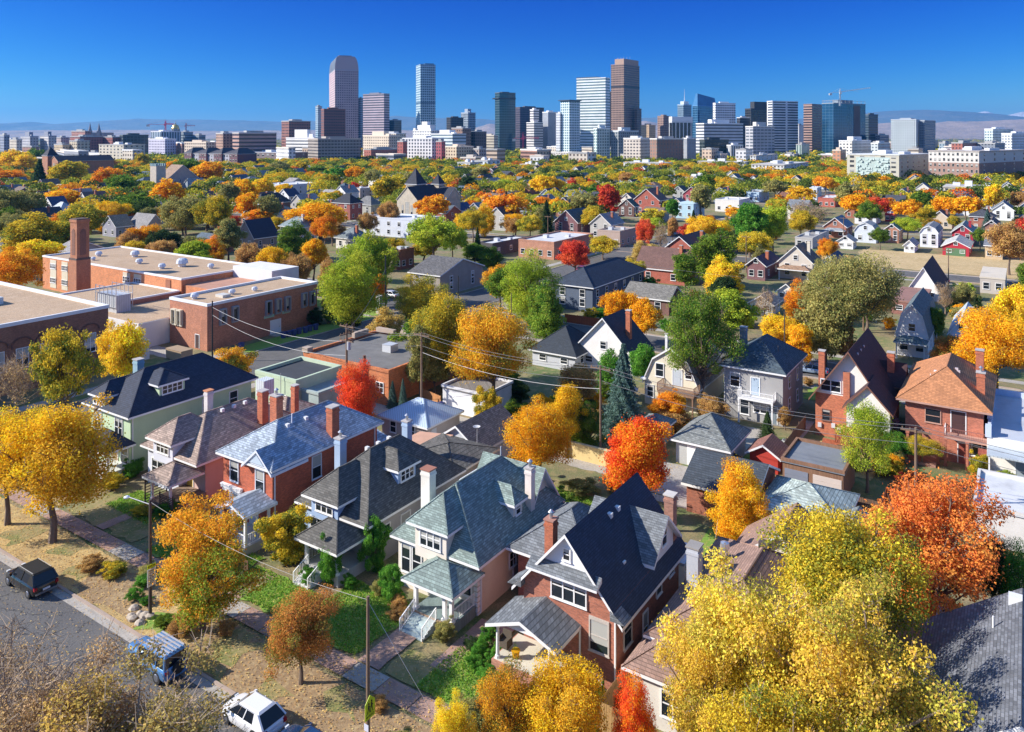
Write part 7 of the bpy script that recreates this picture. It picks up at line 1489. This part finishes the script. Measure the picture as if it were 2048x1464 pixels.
for i in range(7):
    x=-55.6+R.uniform(0,3); y=31.9+R.uniform(0,1.4); q=MB().lathe([(.0,0),(R.uniform(.25,.45),.03),(R.uniform(.2,.35),.2),(.05,.3)],7); o=q.build('garden_rock',M('stone',(.45,.38,.3)),None,W(x,y,.05),R.random()*3); auto(o,'pale garden rock','rock','rocks at the foot of the street light')
# ---------------- shrubs and hedges ----------------
def bush(gx,gy,h,w,pal,label=None,cat='shrub'): return tree(gx,gy,h,w,'shrub',pal,label,lod=1 if w<2.2 else 0,group='garden shrubs',name='shrub',cat=cat)
nt_=len(TREES)
for a in [(-31.1,44.4,1.2,1.2,'H'),(-30.9,43.4,1.1,1.1,'H'),(-30.6,42.4,1.2,1.2,'H'),(-30.2,41.4,1.1,1.2,'H'),(-29.7,43.6,1.1,1.1,'H'),(-29.5,42.5,1.1,1.2,'H'),(-29.0,41.0,1.1,1.4,'H'),(-28.0,40.5,1.1,1.5,'H'),(-23.6,43.6,1.,1.4,'H'),(-22.5,43.5,1.,1.4,'H'),(-21.7,42.7,1.1,1.2,'H'),(-20.9,43.4,1.2,1.1,'H'),(-22.4,42.4,1.2,1.2,'YG'),(-33.6,42.5,1.7,1.6,'V'),(-31.6,42.9,.9,1.2,'D'),(-39.6,43.9,3.3,1.9,'H'),(-41.2,44.2,1.3,1.6,'V'),(-38.6,43.4,1.2,1.7,'B'),(-37.9,42.6,.9,1.5,'B'),(-43.6,43.4,1.2,1.3,'H'),(-45.3,43.,4.1,2.1,'H'),(-43.6,46.2,5.,2.2,'H'),(-46.8,42.1,1.6,1.4,'H'),(-50.8,43.6,1.,1.7,'S'),(-62.5,42.6,1.8,2.,'G'),(-66.2,42.6,1.3,2.2,'H'),(-68,41.2,1.1,1.8,'YG'),(-75.6,42.8,1.6,2.6,'YG'),(-76.6,45.5,2.,2.2,'H'),(-79,41.5,1.2,2.,'V'),(-57.2,34.9,1.1,1.6,'H'),(-56.2,33.5,1.,1.2,'H'),(-60.6,34.4,1.2,2.2,'YG'),(-58.4,36.,.9,1.8,'V'),(-62.8,33.8,1.1,2.2,'B'),(-54.8,33.6,.7,1.0,'H'),(-51.5,32.8,.8,1.6,'G'),(-49.8,33.2,1.1,2.4,'B'),(-47,34.8,.9,1.6,'B'),(-29.8,33.8,1.,1.6,'V'),(-32.9,35.2,.8,1.3,'B'),(-42.8,35.6,.8,1.2,'B'),(-31.8,60.5,1.8,3.,'H'),(-34.6,58.2,1.2,1.8,'G'),(-36.5,67.5,1.5,3.4,'V'),(-33.6,70.,1.6,2.8,'B'),(-32,86.3,2.,3.4,'O'),(-34.8,88.,2.6,4.6,'B'),(-37.5,90.2,2.2,3,'O'),(-73.8,61.4,2.,2.6,'G'),(-70.8,62.2,2.4,2.4,'V'),(-88.5,83.6,2.,3.2,'D'),(-93,118,2.4,3,'G'),(-47.2,76.5,3.,4,'G'),(-42.8,77.8,3.,3.6,'G'),(-50.6,79.5,2.6,3.4,'V'),(-45.5,84,3.2,4.5,'D'),(-20.4,84.2,1.8,1.6,'B'),(-9.6,86.2,1.8,2.6,'R'),(-67,133,2.6,4,'H'),(-60,132.5,2,4,'H'),(-71,84,2,3,'G'),(-63,91,3,5,'G'),(-56,86,3.2,4,'D'),(2,88.5,1,1.6,'YG'),(-27.5,112,1.6,2.4,'N'),(-22,112.6,1.2,2,'G'),(-110,100.5,3.2,4.,'D'),(-108.8,103.5,4,5,'G'),(-86,46.5,2.6,3,'V'),(-88,42,2.2,3,'G'),(-24.4,37.9,2.4,3.4,'AG'),(-27.2,36.6,1.9,2.8,'V'),(-12.2,88.5,2.2,3.2,'YG'),(-15.5,88,1.8,2.4,'V')]:
    bush(*a)
del TREES[nt_:]
# fallen leaves and grass, beyond counting
def scatter(name,areas,n,size,cols,z=.1,up=False):
    tot=sum((a[1]-a[0])*(a[3]-a[2])*(a[4] if len(a)>4 else 1) for a in areas); P=[]
    for a in areas:
        k=int(n*(a[1]-a[0])*(a[3]-a[2])*(a[4] if len(a)>4 else 1)/tot); x=rng.uniform(a[0],a[1],k); y=rng.uniform(a[2],a[3],k)
        P.append(np.stack([x*ct-y*st,x*st+y*ct,z+rng.random(k)*.03],1))
    P=np.concatenate(P); k=len(P); Nn=np.tile([0,0,2.5],(k,1)) if not up else rng.normal(size=(k,3))*np.array([1,1,.1])
    me=leafmesh(name,P,Nn,size,rng.random(k)); me.materials.clear(); me.materials.append(cols); return stuff(ob(name,me))
lfm=leafmat('fallen',(.50,.34,.12),(.36,.22,.10),(.56,.44,.18))
scatter('fallen_leaves',[(-95,-19,31.4,37.6,3),(-90,-30,37.6,44,.7),(-95,-20,27.5,31.3,.8),(-95,-20,18,28,.10),(-24,-17,55,70,.6),(-45,-32,58,68,1.2),(-22,-14,86,94,1),(-33,-30,76,80,1.2)],15000,.11,lfm,.1)
grm=leafmat('grass',(.10,.22,.025),(.16,.25,.035),(.25,.26,.06))
scatter('grass',[(-62,-52.6,38,42.6),(-52.2,-44.5,38,41.6),(-44,-37.6,37.9,44.5),(-32.4,-27.2,37.9,42.6),(-26.5,-18.5,37.9,42),(-40,-32.5,61,67),(-73,-66,40.5,44),(-30,-26,31.5,35)],42000,.12,grm,.12,True)
p=thing('satellite_dish_pole',-47,64.8,'small grey satellite dish on a mast behind the slate blue house','dish'); MB().tube((0,0,0),(0,0,5.2),.04,None,6).build('mast',paint((.4,.4,.42),.5),p); MB().lathe([(.03,0),(.28,.06),(.4,.18),(.38,.18),(.04,.03)],12).build('dish',paint((.55,.55,.56),.4),p,(0,-.1,5.1))
for i,(x,y,c,l) in enumerate(((-25.4,78.6,(.05,.12,.06),'green wheeled bin by the dark brick garage'),(-24.7,78.5,(.02,.02,.025),'black wheeled bin by the dark brick garage'),(-13.6,78.2,(.04,.05,.16),'dark blue wheeled bin beside the weathered fence panel'),(-62.3,78.0,(.05,.06,.2),'blue wheeled bin left of the white garage door'),(-55.2,78.0,(.05,.12,.06),'green wheeled bin right of the white garage door'))):
    p=thing('wheeled_bin',x,y,l,'bin','bins along the alley'); MB().poly([(-.24,-.28,.05),(.24,-.28,.05),(.24,.28,.05),(-.24,.28,.05),(-.3,-.36,1.),(.3,-.36,1.),(.3,.36,1.),(-.3,.36,1.)],[(0,3,2,1),(0,1,5,4),(1,2,6,5),(2,3,7,6),(3,0,4,7),(4,5,6,7)]).build('bin_body',paint(c,.5),p); MB().box(-.32,.32,-.38,.38,1.,1.07).build('lid',paint(c,.4),p)
for x,y,l in ((-36.2,96,'white air conditioning unit beside the cream gambrel house'),(-22.6,90.2,'grey air conditioning unit by the curved path')):
    p=thing('cooling_unit',x,y,l,'appliance'); MB().box(-.4,.4,-.4,.4,0,.8).build('casing',M('ribbed',(.5,.52,.52),.5),p); MB().lathe([(.34,.8),(.34,.86),(.05,.87)],12).build('fan_cover',paint((.1,.1,.1),.5),p)
# ---------------- automatic labels from neighbours ----------------
def dirw(du,dv):
    if abs(du)>abs(dv)*1.2: return 'left of' if du<0 else 'right of'
    return 'behind' if dv<0 else 'in front of'
bpy.context.view_layer.update()
rec=[]
for o,desc,cat,grp in AUTO:
    l=o.matrix_world.translation; u,v=px(l) if l.y>1 else (1024,1464); rec.append([o,desc,cat,grp,u,v])
seen={}
ORD=['nearest','second nearest','third nearest','fourth nearest','fifth nearest','sixth nearest']
todo=list(rec); slot={}
for r in rec:
    for ph,u,v in LM:
        slot.setdefault((r[1],ph,dirw(r[4]-u,r[5]-v)),[]).append((math.hypot(r[4]-u,(r[5]-v)*1.5),id(r),r))
for k_ in slot: slot[k_].sort(key=lambda t:t[0])
best={}
for (desc,ph,dw),L in slot.items():
    for i,(d,_,r) in enumerate(L[:6]):
        sc_=d*(1+.35*i); best.setdefault(id(r),[]).append((sc_,f"{desc} {dw} the {ph}" if len(L)==1 else f"{desc}, {ORD[i]} one {dw} the {ph}"))
for r in rec:
    o,desc,cat,grp,u,v=r; c=sorted(best.get(id(r),[])); lab=next((x for _,x in c if x not in seen),None)
    if lab is None: lab=f"{desc} among the crowd of similar ones"; grp=desc+'s with nothing to tell them apart'
    lab=' '.join(lab.replace(' with the ',' with ').split()[:16]) if len(lab.split())>16 else lab
    seen[lab]=1; tag(o,lab,cat,grp)
